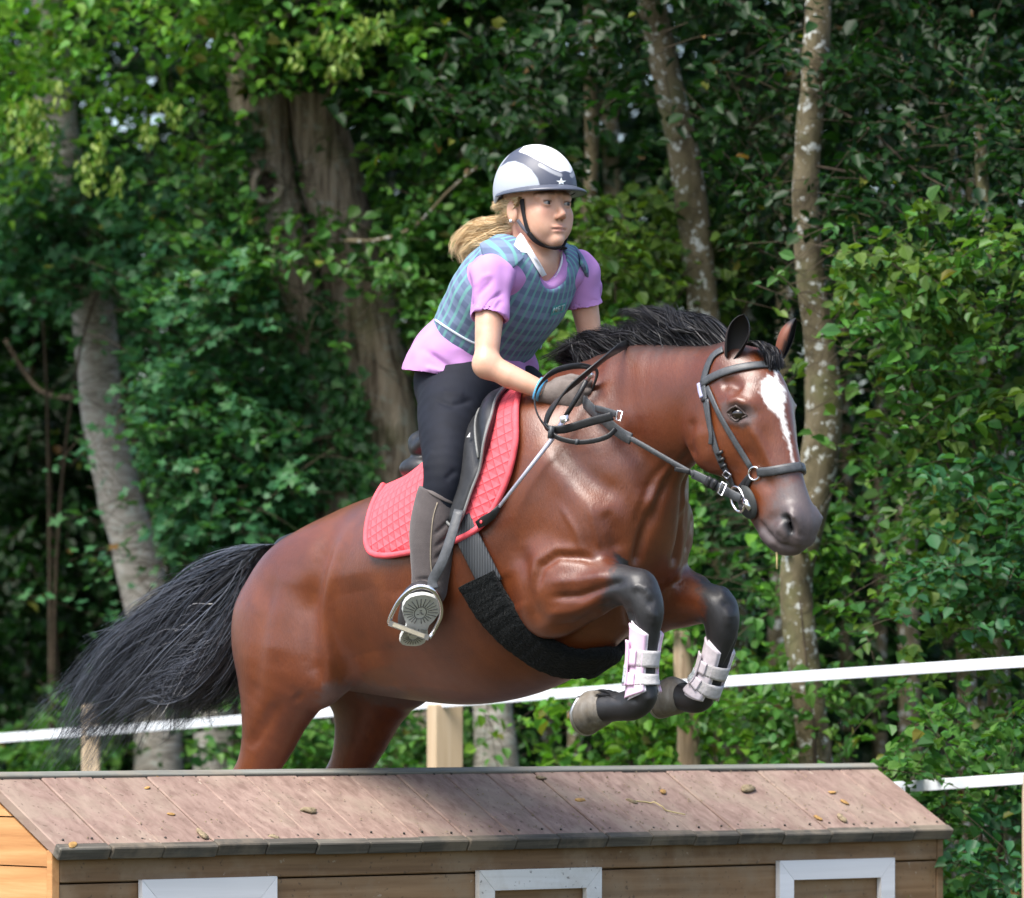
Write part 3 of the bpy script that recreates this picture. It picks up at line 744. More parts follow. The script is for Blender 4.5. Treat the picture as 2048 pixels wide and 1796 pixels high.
def tree(name, label, trunks, y, mat, furrow=0.0, cat='tree', group='trees at the edge of the wood', nr=28):
    b = P(trunks[0][0][-1][0], 1405, y); b[2] = float(ground_z(b[0], b[1])[0])
    o = empty(name, tuple(b)); tag(o, label, cat, group)
    for i, (pts, w) in enumerate(trunks):
        fl, f = trunk_geo(pts, w, y if i == 0 else y+.06*i, 3.7*i+y, furrow, nr); mesh_obj('trunk', fl, f, mat, o)
    return o
def limb(parent, pts, r0, r1, mat=None):
    c = crom(np.array([P(*p) for p in pts]), 6); v, f = tube_geo(c, np.linspace(r0, r1, len(c)), 8); return mesh_obj('limb', v, f, mat or MAT_TWIG, parent)
LQ = .35 if FASTTEST else 1.0
def NL(n): return int(n*LQ)
def SZ(s): return s*(1.5 if FASTTEST else 1.0)
# --- trees one can tell apart
tA = tree('tree', 'slim leaning tree with smooth pale grey bark at the left', [([(85, -900), (92, -300), (100, 0), (108, 180), (128, 350), (158, 500), (186, 630), (196, 740), (206, 850), (236, 980), (268, 1090), (292, 1190), (308, 1300), (316, 1540)], [60, 68, 74, 76, 80, 82, 86, 88, 88, 92, 94, 96, 92, 96])], 7.0, BARK_PALE)
tB = tree('tree', 'massive twin trunked tree with furrowed brown bark and ivy', [([(440, -900), (480, -200), (512, 180), (532, 350), (562, 520), (596, 650), (632, 770), (662, 880), (694, 1000), (722, 1120), (748, 1400)], [100, 110, 118, 122, 126, 132, 140, 146, 150, 155, 170]),
                                                                 ([(560, -900), (600, -200), (632, 200), (660, 350), (694, 500), (726, 650), (756, 790), (775, 900), (790, 1010), (806, 1200), (818, 1500)], [100, 108, 116, 120, 128, 136, 142, 148, 155, 162, 175])], 5.8, BARK_OAK, .045, nr=44)
tC = tree('tree', 'slender olive barked tree behind the neck of the horse', [([(1230, -900), (1275, -250), (1312, 40), (1342, 190), (1364, 290), (1385, 420), (1400, 560), (1414, 700), (1434, 900), (1450, 1060), (1462, 1250), (1462, 1600)], [48, 54, 60, 64, 66, 64, 66, 68, 66, 64, 66, 70])], 4.2, BARK_OLIVE)
tD = tree('tree', 'lichen spotted tree rising behind the face of the horse', [([(1650, -900), (1642, -300), (1636, 0), (1630, 150), (1616, 300), (1612, 420), (1622, 560), (1638, 680), (1648, 800), (1640, 920), (1612, 1060), (1592, 1180), (1618, 1400), (1640, 1600)], [46, 50, 54, 56, 54, 56, 58, 62, 74, 76, 70, 66, 70, 76])], 3.4, BARK_OLIVE)
tE = tree('tree', 'thin bare stem standing just right of the rider helmet', [([(1176, -600), (1178, -100), (1180, 130), (1184, 260), (1180, 380), (1164, 480), (1150, 700), (1150, 1500)], [22, 24, 27, 28, 27, 26, 28, 30])], 5.0, BARK_OLIVE, group='thin stems in the wood', nr=14)
tF = tree('tree', 'thin slanting stem in the upper right corner of the wood', [([(1800, -600), (1848, -150), (1872, 60), (1896, 200), (1912, 400), (1925, 800), (1935, 1500)], [28, 32, 36, 37, 36, 34, 38])], 4.3, BARK_OLIVE, group='thin stems in the wood', nr=14)
tG = tree('tree', 'thin grey stem half hidden in the leaves at the right edge', [([(1958, 250), (1972, 480), (1986, 640), (1996, 850), (1998, 1100), (2004, 1500)], [22, 30, 36, 38, 36, 40])], 2.9, BARK_OLIVE, group='thin stems in the wood', nr=14)
tJ = tree('tree', 'ivy covered trunk base left of the hind legs', [([(395, 900), (405, 1150), (420, 1330), (436, 1480), (440, 1700)], [60, 70, 86, 100, 112])], 6.6, BARK_PALE, group='thin stems in the wood', nr=20)
tI = tree('tree', 'grey trunk base beside the square fence post', [([(960, 900), (975, 1200), (985, 1400), (990, 1500), (992, 1650)], [60, 70, 84, 92, 104])], 5.2, BARK_PALE, group='thin stems in the wood', nr=20)
# knot and cut branch scar on the big trunk
sc = P(535, 372, 5.8-.125); v_, f_ = uvsphere(np.zeros(3), 1, 18, 10); 
tn = np.linspace(0, 2*math.pi, 25)[:-1]
ring = np.array([sc+np.array([.050*math.cos(a), -.008+.02*math.cos(a), .062*math.sin(a)]) for a in tn]); ring = np.vstack([ring, ring[:2]])
v_, f_ = tube_geo(ring, .014, 8, False); mesh_obj('branch_scar', v_, f_, BARK_OAK, tB)
v_ = np.array([sc+np.array([.045*math.cos(a)*q, .008+.02*math.cos(a)*q, .056*math.sin(a)*q]) for q in (1, .5, .02) for a in tn]); f_ = [(i*24+j, i*24+(j+1) % 24, (i+1)*24+(j+1) % 24, (i+1)*24+j) for i in range(2) for j in range(24)]
mesh_obj('scar_heart', v_, f_, simple('scar_wood', (.05, .035, .025), .9), tB)
stp = tree('broken_stump', 'pale broken stump between the folded front legs', [([(1362, 1262), (1366, 1330), (1374, 1400), (1378, 1600)], [30, 44, 48, 54])], 3.6, wood('split_wood', (.20, .14, .09), (.36, .27, .18), (.48, .38, .27), (0, math.radians(90), 0), .9, .9, 0, False), .12, 'tree stump', None)
# --- crowns hanging into view (and unseen canopy sprays, added overhead to keep the wood dark)
sprays('crown', [(-60, -700), (470, -700), (520, 20), (430, 150), (330, 260), (240, 330), (110, 300), (-60, 330)], (5.2, 6.9), NL(9500), 'lime', SZ(.060), 11, tA, tlen=.38, droop=.4, singles=200)
sprays('crown', [(-300, -2600), (700, -2600), (700, -500), (-300, -500)], (6.6, 10), NL(6000), 'mid', SZ(.11), 12, tA, twigs=False, tlen=.5)
sprays('crown', [(380, -500), (820, -500), (800, 60), (720, 110), (560, 110), (400, 100)], (4.9, 5.6), NL(2800), 'lime', SZ(.066), 13, tB, tlen=.40, droop=.45, singles=120)
sprays('crown', [(440, 20), (1000, -200), (1000, 220), (760, 250), (600, 170), (480, 130)], (5.0, 6.4), NL(4200), 'dark', SZ(.070), 14, tB)
sprays('crown', [(700, -2600), (1500, -2600), (1500, -300), (500, -300)], (6.0, 10), NL(7000), 'mid', SZ(.11), 15, tB, twigs=False, tlen=.5)
sprays('crown', [(980, -500), (1600, -500), (1600, 230), (1480, 330), (1300, 250), (1150, 330), (980, 260)], (3.6, 6.0), NL(8000), 'dark', SZ(.058), 16, tC)
sprays('crown', [(1420, 200), (1600, 260), (1600, 620), (1480, 560), (1430, 420)], (3.6, 5.0), NL(1800), 'dark', SZ(.056), 116, tC)
sprays('crown', [(1500, -500), (2150, -500), (2150, 420), (1900, 480), (1700, 420), (1560, 500)], (2.8, 5.4), NL(9500), 'dark', SZ(.055), 17, tD)
sprays('crown', [(1400, -2600), (2600, -2600), (2600, -300), (1400, -300)], (2.6, 8.5), NL(9000), 'mid', SZ(.11), 18, tD, twigs=False, tlen=.5)
# winged seed bunches among the top left leaves
def seeds(parent, spots, y, seed):
    rng = np.random.default_rng(seed); pos = []; ax = []; nr = []
    for u, v in spots:
        n = 22; k = rng.random(n); p = P(u, v, y)+np.stack([rng.normal(0, .018, n), rng.normal(0, .02, n), -k*.11], 1)
        pos.append(p); ax.append(np.stack([rng.normal(0, .5, n), rng.normal(0, .5, n), -np.ones(n)], 1)); nr.append(np.stack([rng.normal(0, .6, n), -np.ones(n), rng.normal(0, .6, n)], 1))
    pos = np.vstack(pos); ax = np.vstack(ax); nr = np.vstack(nr); TONES['seed'] = [(.20, .30, .06), (.26, .34, .08), (.15, .27, .05)]
    return leaf_mesh('seed_bunches', pos, ax, nr, np.full(len(pos), .034), 'seed', rng, parent, OVATE*np.array([1, .7, 1]), OV_F, 0)
seeds(tA, [(60, 190), (75, 215), (25, 205), (170, 300), (178, 322), (232, 330), (295, 230), (345, 190), (120, 160), (200, 260), (40, 250), (90, 265)], 5.15, 3)
seeds(tB, [(590, 70), (655, 40), (690, 55), (720, 20), (745, 30), (770, 15), (670, 80), (700, 85)], 4.85, 4)
# bare branches
limb(tB, [(690, 482, 5.2), (760, 480, 5.1), (830, 452, 5.05), (900, 380, 5.0), (975, 318, 4.95)], .010, .005, BARK_OLIVE)
limb(tB, [(600, 640, 5.75), (520, 620, 5.6), (440, 590, 5.5), (370, 570, 5.4)], .014, .004, BARK_OLIVE)
limb(tB, [(520, 495, 5.7), (470, 490, 5.6), (410, 445, 5.5), (370, 410, 5.4)], .012, .003, BARK_OLIVE)
limb(tB, [(560, 700, 5.7), (480, 640, 5.6), (420, 600, 5.5)], .011, .003, BARK_OLIVE)
limb(tB, [(620, 850, 5.7), (540, 830, 5.6), (460, 812, 5.5)], .011, .003, BARK_OLIVE)
limb(tD, [(1640, 200, 3.4), (1740, 260, 3.1), (1830, 340, 2.9), (1930, 392, 2.8)], .006, .002, MAT_TWIG)
limb(tD, [(1620, 330, 3.4), (1720, 350, 3.2), (1800, 385, 3.1), (1900, 410, 3.0)], .005, .002, MAT_TWIG)
limb(tA, [(200, 500, 7.0), (120, 440, 6.8), (20, 360, 6.6)], .012, .004, MAT_TWIG)
limb(tA, [(10, 680, 7.6), (60, 760, 7.6), (100, 790, 7.5), (190, 800, 7.2)], .008, .012, MAT_TWIG)
# --- shrubs
def shrub(name, label, patches, stems, seed, cat='shrub', group='shrubs at the edge of the wood'):
    (u, v, y) = stems[0][-1]; b = P(u, v, y); b[2] = float(ground_z(b[0], b[1])[0]); o = empty(name, tuple(b)); tag(o, label, cat, group)
    for i, (poly, yr, n, tone, size, kw) in enumerate(patches): sprays('foliage', poly, yr, NL(n), tone, SZ(size), seed*10+i, o, **kw)
    for st in stems:
        c = [P(*q) for q in st]; g = c[-1].copy(); g[2] = float(ground_z(g[0], g[1])[0])-.05; c = crom(np.array(c+[g]), 6)
        v_, f_ = tube_geo(c, np.linspace(.003, .010, len(c)), 7); mesh_obj('stem', v_, f_, MAT_TWIG, o)
    return o
mp = dict(shape='maple', tlen=.34, per=14)
shrub('maple_bush', 'bluish green field maple boughs across the pale leaning trunk', [([(-60, 360), (160, 340), (330, 400), (480, 470), (440, 560), (330, 640), (200, 630), (60, 580), (-60, 470)], (6.0, 6.8), 4200, 'blue', .062, dict(mp, singles=200))], [[(60, 420, 6.5), (90, 700, 6.8), (100, 1200, 7.2)], [(250, 480, 6.4), (160, 700, 6.8), (110, 1200, 7.2)]], 31)
shrub('maple_bush', 'bluish green maple and ivy growth left of the twin trunk', [([(430, 440), (500, 520), (520, 650), (540, 780), (570, 900), (600, 1010), (540, 1060), (400, 1100), (340, 1050), (270, 900), (340, 800), (410, 760), (370, 640)], (5.35, 6.0), 6400, 'blue', .056, dict(mp, singles=200)), ([(380, 250), (500, 220), (520, 420), (500, 520), (400, 480)], (5.4, 6.0), 1500, 'mid', .05, {}), ([(400, 760), (520, 780), (590, 960), (500, 1060), (410, 1000)], (5.2, 5.6), 1000, 'ivy', .050, dict(old=.0)), ([(500, 440), (600, 450), (720, 480), (700, 540), (600, 540), (510, 520)], (5.2, 5.5), 520, 'mid', .055, {})],
      [[(520, 560, 5.7), (500, 900, 6.0), (470, 1300, 6.3)], [(430, 800, 5.6), (450, 1000, 6.0), (470, 1300, 6.3)]], 32)
shrub('hazel_shrub', 'dense green shrub filling the gap between twin trunk and rider', [([(790, 300), (860, 220), (1010, 240), (1010, 720), (920, 760), (880, 660), (830, 560), (800, 440)], (5.1, 5.8), 4600, 'mid', .060, dict(singles=150)), ([(700, 520), (860, 520), (860, 620), (760, 600)], (5.0, 5.5), 600, 'mid', .060, {})], [[(840, 400, 5.4), (860, 800, 5.6), (870, 1300, 5.8)], [(940, 500, 5.4), (900, 900, 5.6), (870, 1300, 5.8)]], 33)
shrub('hornbeam_shrub', 'yellowish leafy shoots between rider and horse neck', [([(1150, 330), (1300, 280), (1400, 360), (1400, 660), (1280, 700), (1180, 720), (1000, 720), (1020, 640), (1150, 620)], (3.9, 4.7), 2600, 'olive', .058, dict(old=.02, singles=150)), ([(1020, 640), (1200, 620), (1180, 760), (1040, 760)], (3.7, 4.3), 900, 'lime', .056, dict(old=.02))], [[(1270, 420, 4.3), (1260, 800, 4.4), (1250, 1300, 4.5)], [(1230, 560, 4.2), (1240, 900, 4.4), (1250, 1300, 4.5)]], 34)
shrub('hornbeam_shrub', 'large spreading green shrub with sunlit leaves at the right', [([(1690, 560), (1850, 430), (2080, 330), (2080, 900), (2000, 1320), (1840, 1280), (1770, 1160), (1850, 1000), (1740, 900), (1780, 760)], (2.1, 3.3), 3600, 'mid', .058, dict(old=.012, singles=120)), ([(1690, 560), (1850, 430), (2080, 330), (2080, 900), (2000, 1320), (1840, 1280), (1770, 1160), (1850, 1000), (1740, 900), (1780, 760)], (2.0, 3.0), 2400, 'olive', .058, dict(old=.02, singles=170)), ([(1900, 950), (2080, 800), (2080, 1330), (1960, 1330)], (2.0, 2.5), 1300, 'blue', .052, {}), ([(1690, 380), (1900, 330), (2080, 200), (2080, 480), (1800, 640)], (2.6, 3.6), 2600, 'dark', .050, {})],
      [[(1900, 600, 2.8), (1950, 900, 2.8), (1980, 1300, 2.8)], [(1820, 760, 2.7), (1920, 1000, 2.8), (1980, 1300, 2.8)], [(2020, 500, 2.8), (2000, 900, 2.8), (1980, 1300, 2.8)]], 35)
shrub('bramble_shrub', 'low light green leaves under the front hooves behind the roof', [([(1030, 1390), (1130, 1300), (1250, 1270), (1480, 1240), (1560, 1380), (1540, 1560), (1060, 1570)], (3.3, 4.4), 3300, 'lime', .054, dict(old=.03, singles=180)), ([(1360, 940), (1440, 900), (1460, 1200), (1400, 1320), (1340, 1200)], (3.9, 4.5), 1500, 'lime', .052, {})], [[(1250, 1400, 3.8), (1260, 1500, 3.8), (1265, 1600, 3.8)], [(1400, 1100, 4.2), (1390, 1300, 4.1), (1380, 1500, 4.0)]], 36)
shrub('bramble_shrub', 'sparse leafy growth round the lichen spotted trunk base', [([(1480, 1060), (1640, 1020), (1800, 1180), (1760, 1420), (1640, 1560), (1500, 1540)], (2.9, 3.9), 1500, 'mid', .054, dict(singles=100)), ([(1840, 1000), (1780, 1280), (1700, 1200), (1700, 1060)], (3.2, 4.2), 700, 'lime', .05, {})], [[(1600, 1200, 3.3), (1620, 1400, 3.3), (1630, 1550, 3.3)]], 37)
shrub('bramble_shrub', 'green bush growing beside the right end of the hut', [([(1880, 1560), (1960, 1420), (2080, 1380), (2080, 1850), (1930, 1850), (1880, 1700)], (1.75, 2.5), 3000, 'mid', .048, dict(old=.03, singles=150)), ([(1960, 1640), (2080, 1560), (2080, 1850), (1980, 1850)], (1.6, 2.0), 900, 'blue', .050, {})], [[(1990, 1420, 2.2), (1970, 1520, 2.2), (1960, 1700, 2.2)], [(2030, 1500, 2.1), (2010, 1600, 2.1), (2000, 1750, 2.1)]], 38)
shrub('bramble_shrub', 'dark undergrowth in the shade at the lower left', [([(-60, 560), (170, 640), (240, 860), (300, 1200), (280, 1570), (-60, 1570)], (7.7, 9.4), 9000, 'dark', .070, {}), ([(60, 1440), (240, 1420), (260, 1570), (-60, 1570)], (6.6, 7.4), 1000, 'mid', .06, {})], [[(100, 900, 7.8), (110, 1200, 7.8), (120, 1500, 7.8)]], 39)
shrub('bramble_shrub', 'ivy and young growth around the trunk bases behind the hind legs', [([(330, 1340), (420, 1300), (470, 1420), (480, 1570), (330, 1570)], (6.0, 6.5), 600, 'ivy', .05, {}), ([(560, 1420), (860, 1380), (860, 1570), (560, 1570)], (4.9, 5.7), 2300, 'mid', .052, {}), ([(900, 1420), (1060, 1330), (1060, 1570), (900, 1570)], (5.0, 5.6), 900, 'mid', .05, {}), ([(340, 1060), (600, 1020), (560, 1200), (360, 1200)], (5.4, 6.0), 1600, 'blue', .05, mp)], [[(700, 1440, 5.3), (705, 1500, 5.3), (710, 1560, 5.3)]], 40)
# ivy climbing the twin trunk: leaves laid against the bark
def ivy(label, paths, y, seed):
    rng = np.random.default_rng(seed); b = P(paths[0][-1][0], 1405, y); b[2] = 0; o = empty('ivy', tuple(b)); tag(o, label, 'ivy', 'ivy climbing the twin trunk')
    pos = []; 
    for p in paths:
        c = crom(np.array([P(u, v, y+dy) for u, v, dy in p]), 8); v_, f_ = tube_geo(c, .004, 6); mesh_obj('vine', v_, f_, MAT_TWIG, o)
        n = int(len(c)*(7 if not FASTTEST else 3)); t = rng.random(n)*(len(c)-1); i = t.astype(int); i = np.minimum(i, len(c)-2); q = c[i]+(c[i+1]-c[i])*(t-i)[:, None]; pos.append(q+rng.normal(0, 1, (n, 3))*np.array([.040, .018, .035]))
    pos = np.vstack(pos); n = len(pos)
    ax = np.stack([rng.normal(0, .7, n), -np.abs(rng.normal(.2, .2, n)), -np.ones(n)*.6+rng.normal(0, .5, n)], 1); nr = np.stack([rng.normal(0, .4, n), -np.ones(n), .35+rng.normal(0, .35, n)], 1)
    leaf_mesh('foliage', pos, ax, nr, .05*(.5+.7*rng.random(n)), 'ivy', rng, o, IVYL, IV_F, .0)
ivy('ivy climbing the cleft between the two big trunks', [[(640, 600, -.16), (650, 680, -.16), (680, 760, -.17), (700, 840, -.17), (712, 930, -.17), (730, 1010, -.17)], [(690, 780, -.19), (700, 900, -.19), (720, 1000, -.19), (740, 1100, -.19)]], 5.8, 51)
ivy('ivy on the left flank of the twin trunk', [[(500, 230, -.12), (480, 330, -.12), (500, 420, -.13), (505, 500, -.13), (520, 600, -.13), (560, 700, -.14), (580, 800, -.14), (600, 900, -.15), (630, 1010, -.15)], [(560, 640, -.16), (600, 760, -.16), (640, 880, -.17), (660, 980, -.17)]], 5.8, 52)
ivy('ivy low on the slender olive barked trunk', [[(1425, 900, -1.66), (1440, 1000, -1.66), (1452, 1100, -1.66), (1440, 1200, -1.66)], [(1470, 980, -1.66), (1464, 1120, -1.66), (1470, 1250, -1.66)]], 5.8, 53)
# --- the depth of the wood: one mass of leaves, nobody could count it
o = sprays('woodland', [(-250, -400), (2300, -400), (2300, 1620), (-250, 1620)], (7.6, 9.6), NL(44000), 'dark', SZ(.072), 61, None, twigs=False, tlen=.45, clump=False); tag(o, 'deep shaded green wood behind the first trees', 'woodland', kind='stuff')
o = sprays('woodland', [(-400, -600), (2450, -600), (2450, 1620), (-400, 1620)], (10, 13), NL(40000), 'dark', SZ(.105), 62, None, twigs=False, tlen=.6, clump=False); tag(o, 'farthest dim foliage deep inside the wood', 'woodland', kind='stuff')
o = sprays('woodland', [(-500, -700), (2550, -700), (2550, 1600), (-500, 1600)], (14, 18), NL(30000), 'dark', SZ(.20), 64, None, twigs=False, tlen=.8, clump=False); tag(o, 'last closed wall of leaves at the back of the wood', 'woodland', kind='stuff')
o = sprays('unseen_canopy', [(-900, -3200), (2900, -3200), (2900, -400), (-900, -400)], (6, 14), NL(26000), 'dark', SZ(.17), 63, None, twigs=False, tlen=.8); tag(o, 'unseen leafy canopy added to shade the wood', 'woodland', kind='stuff')  # out of view, put in to block the sky and darken the wood
rngw = random.Random(12)
for i in range(16):
    u = [ -20, 60, 420, 860, 930, 1010, 1090, 1240, 1500, 1560, 1700, 1760, 1820, 1900, 1960, 2040][i]; y = rngw.uniform(7.5, 10.5); w = rngw.uniform(16, 46); dx = rngw.uniform(-60, 60)
    pts = [(u+dx*1.2, -700), (u+dx*.6, 0), (u+rngw.uniform(-14, 14), 500), (u+rngw.uniform(-12, 12), 1000), (u-dx*.2, 1500)]
    nm = ['leaning far left', 'left of the pale trunk', 'right of the pale trunk', 'left of the rider helmet', 'behind the rider helmet', 'above the rider helmet', 'beside the thin bare stem', 'right of the rider shoulder', 'left of the lichen spotted trunk', 'close left of the lichen spotted trunk', 'right of the lichen spotted trunk', 'above the large right shrub', 'deep behind the large right shrub', 'in the upper right shade', 'near the right edge', 'at the right edge'][i]
    tree('tree', 'dim trunk deep in the wood ' + nm, [(pts, [w*.8, w*.85, w*.9, w, w*1.1])], y, BARK_OLIVE, group='dim trunks deep in the wood', nr=12)
# grass tips in front of the hut
rg = np.random.default_rng(2); n = 260; gp = np.stack([rg.uniform(-1.3, 1.5, n), rg.uniform(-1.6, -.9, n), np.zeros(n)], 1)
gp[:90, 0] = rg.normal(.85, .12, 90); hgt = rg.uniform(.25, .5, n); hgt[:90] = rg.uniform(.45, .78, 90); hgt[90:] *= .7
ln = rg.normal(0, .10, (n, 2)); V = []; Fg = []
for i in range(n):
    for j in range(5):
        k = j/4; c = gp[i]+np.array([ln[i, 0]*k*k, ln[i, 1]*k*k, hgt[i]*k]); w = .005*(1-k)+.0004; V += [c-[w, 0, 0], c+[w, 0, 0]]
    b = i*10; Fg += [(b+2*j, b+2*j+1, b+2*j+3, b+2*j+2) for j in range(4)]
o = mesh_obj('grass', np.array(V), np.array(Fg), MAT_LEAF); set_col(o, np.tile([.09, .17, .03], (len(V), 1))); tag(o, 'tall green grass blades in front of the hut', 'grass', kind='stuff')
# ------------------------------------------------------------------ the horse
def sec(top, bot, w, egg=0.0, t=0.0):
    a, b = hp(*top, t), hp(*bot, t); c = (a+b)/2
    return [c[0], c[1], c[2], np.linalg.norm(a-b)/2, w, egg]
def lim(u, v, t, h, w): return [*hp(u, v, t), h, w]
HB = Body()
# trunk, rump to breast
HB.loft([sec((592, 1112), (700, 1360), .115), sec((668, 1034), (768, 1370), .205), sec((775, 990), (885, 1385), .255, .08),
         sec((880, 945), (1005, 1393), .295, .12), sec((965, 880), (1110, 1368), .295, .18), sec((1045, 808), (1195, 1310), .250, .25),
         sec((1120, 800), (1250, 1262), .215, .15), sec((1185, 890), (1275, 1220), .18, .05), sec((1225, 950), (1282, 1180), .125)], k=.03, sub=7)
# neck
HB.loft([sec((1060, 800), (1270, 1090), .17), sec((1135, 752), (1300, 1040), .145), sec((1225, 704), (1330, 985), .112), sec((1320, 692), (1375, 940), .090),
         sec((1410, 686), (1425, 885), .080), sec((1480, 688), (1455, 830), .070)], k=.07, sub=3)
# head
HB.loft([sec((1512, 690), (1440, 800), .072), sec((1548, 735), (1430, 850), .088), sec((1566, 785), (1432, 895), .090, .0), sec((1578, 840), (1448, 940), .076, -.1),
         sec((1590, 900), (1476, 985), .060), sec((1603, 960), (1496, 1020), .055), sec((1619, 1012), (1520, 1056), .055), sec((1625, 1046), (1540, 1086), .048), sec((1616, 1074), (1562, 1098), .032)], k=.05, sub=3)
for sg in (1, -1):
    # jowl, cheek, brow, eye socket rim, nostril wing
    HB.ell(hp(1462, 868, .0)+np.array([0, sg*.058, 0]), (.095, .035, .105), k=.03)
    HB.ell(hp(1534, 812, .0)+np.array([-.03, sg*.070, .0]), (.055, .030, .036), k=.03)
    HB.caps([hp(1555, 850, 0)+np.array([-.02, sg*.06, 0]), hp(1560, 930, 0)+np.array([-.02, sg*.042, 0])], [.022, .018], k=.02)   # facial crest
    HB.ell(hp(1610, 1045, 0)+np.array([-.01, sg*.042, 0]), (.030, .022, .042), k=.02)
    HB.ell(hp(1617, 1050, 0)+np.array([-.002, sg*.062, 0]), (.013, .016, .026), k=.012, mode='sub')
    # shoulder blade, point of shoulder, breast muscle
    HB.ell(hp(1165, 1000, .0)+np.array([-.02, sg*.15, 0]), (.17, .075, .26), rot=[[math.cos(.45), 0, math.sin(.45)], [0, 1, 0], [-math.sin(.45), 0, math.cos(.45)]], k=.06)
    HB.ell(hp(1252, 1070, .0)+np.array([-.01, sg*.125, 0]), (.10, .08, .12), k=.05)
    HB.ell(hp(1268, 1095, .0)+np.array([.0, sg*.07, 0]), (.085, .068, .115), k=.018)
    HB.ell(hp(1190, 1180, .0)+np.array([.0, sg*.165, 0]), (.14, .07, .13), k=.05)      # triceps / elbow
    # haunch: gluteal mass, thigh, buttock
    HB.ell(hp(720, 1150, 0)+np.array([.0, sg*.125, 0]), (.21, .115, .13), k=.06)
    HB.ell(hp(655, 1255, 0)+np.array([.0, sg*.16, 0]), (.175, .10, .215), rot=[[math.cos(.3), 0, -math.sin(.3)], [0, 1, 0], [math.sin(.3), 0, math.cos(.3)]], k=.06)
    HB.ell(hp(622, 1270, 0)+np.array([.0, sg*.115, 0]), (.10, .09, .19), k=.05)
    HB.ell(hp(738, 1320, 0)+np.array([.0, sg*.17, 0]), (.085, .075, .12), k=.05)         # stifle
    # hind leg
    t = sg*.175
    def L(du, v, h, w, dt=0): return lim(du+(sg-1)*-.5*0, v, 0, h, w)
    rows = []
    for u, v, h, w in ((680, 1250, .20, .10), (672, 1330, .165, .10), (648, 1400, .125, .085), (632, 1470, .09, .066), (604, 1540, .062, .05), (560, 1605, .060, .042),
                       (535, 1645, .048, .036), (478, 1695, .031, .027), (425, 1740, .029, .026), (400, 1762, .038, .032), (385, 1800, .031, .030), (380, 1830, .034, .036)):
        c = hp(u, v, 0); rows.append([c[0], t*(1.0 if v > 1300 else .9), c[2], h, w])
    HB.loft(rows, k=.05, sub=3)
    # fore leg; near and far are folded a little differently
    if sg > 0:
        ff = ((1190, 1165, 0.115, 0.085), (1225, 1178, 0.098, 0.075), (1260, 1180, 0.086, 0.066), (1305, 1172, 0.062, 0.054), (1345, 1174, 0.051, 0.049), (1370, 1194, 0.054, 0.049), (1380, 1226, 0.051, 0.044),
              (1381, 1258, 0.039, 0.035), (1378, 1300, 0.032, 0.028), (1374, 1352, 0.032, 0.028), (1374, 1388, 0.043, 0.036), (1355, 1408, 0.043, 0.036), (1322, 1414, 0.037, 0.035), (1300, 1416, 0.039, 0.040))
        tt = .165
    else:
        ff = ((1195, 1170, .11, .085), (1230, 1185, .098, .078), (1272, 1194, .082, .066), (1312, 1200, .062, .054), (1340, 1208, .053, .050), (1356, 1232, .051, .048), (1357, 1262, .045, .042),
              (1354, 1290, .036, .033), (1345, 1325, .032, .028), (1332, 1362, .032, .028), (1316, 1390, .042, .037), (1298, 1397, .040, .036), (1280, 1394, .036, .036), (1268, 1392, .038, .040))
        tt = .165
    rows = []
    for u, v, h, w in ff:
        c = hp(u, v, 0); rows.append([c[0], sg*tt, c[2], h, w])
    HB.loft(rows, k=.035, sub=3)
    if sg > 0: FORE_N = rows
    else: FORE_F = rows
    kn = hp(*((1360, 1170) if sg > 0 else (1346, 1210)), 0)
    HB.ell([kn[0]+.012, sg*tt, kn[2]], (.042, .042, .038), k=.02)
# dock
HB.caps([hp(620, 1090, 0), hp(575, 1100, 0), hp(530, 1135, 0)], [.05, .042, .02], k=.03)
HH = .008 if FASTTEST else .0068
HV, HF = HB.mesh(HH, smooth=0)
HV = lap(HV, HF, 8, .6, None, .15)

# muscles and folds, pressed into both sides alike
def sculpt(V, F, strokes, frame=h2w, mirror=True, tlim=None):
    N = vnormals(V, F); Vm = V.copy(); Nm = N.copy()
    if mirror:
        sg = np.where(V[:, 1] < 0, -1.0, 1.0); Vm[:, 1] *= sg; Nm[:, 1] *= sg
    uv0 = proj(frame(Vm)); ny0 = Nm[:, 0]*HS[1]+Nm[:, 1]*HT[1]; V = V.copy()
    for line, rad, depth, *o in strokes:
        ln = np.array(line, float); j = np.nonzero((ny0 < .05) & (uv0 > ln.min(0)-rad*3).all(1) & (uv0 < ln.max(0)+rad*3).all(1))[0]
        if not len(j): continue
        uv, ny = uv0[j], ny0[j]
        d, par = seg_dist2(uv, line)
        end = np.minimum(1, np.minimum(par, 1-par)*5+.15) if len(line) > 1 else 1
        w = np.exp(-(d/rad)**2)*sstep(-.05, .25, -ny)*(end if not o else o[0])
        if tlim is not None: w = w*((Vm[j, 1] > tlim[0]) & (Vm[j, 1] < tlim[1]))
        V[j] += N[j]*(w*depth)[:, None]
    return V
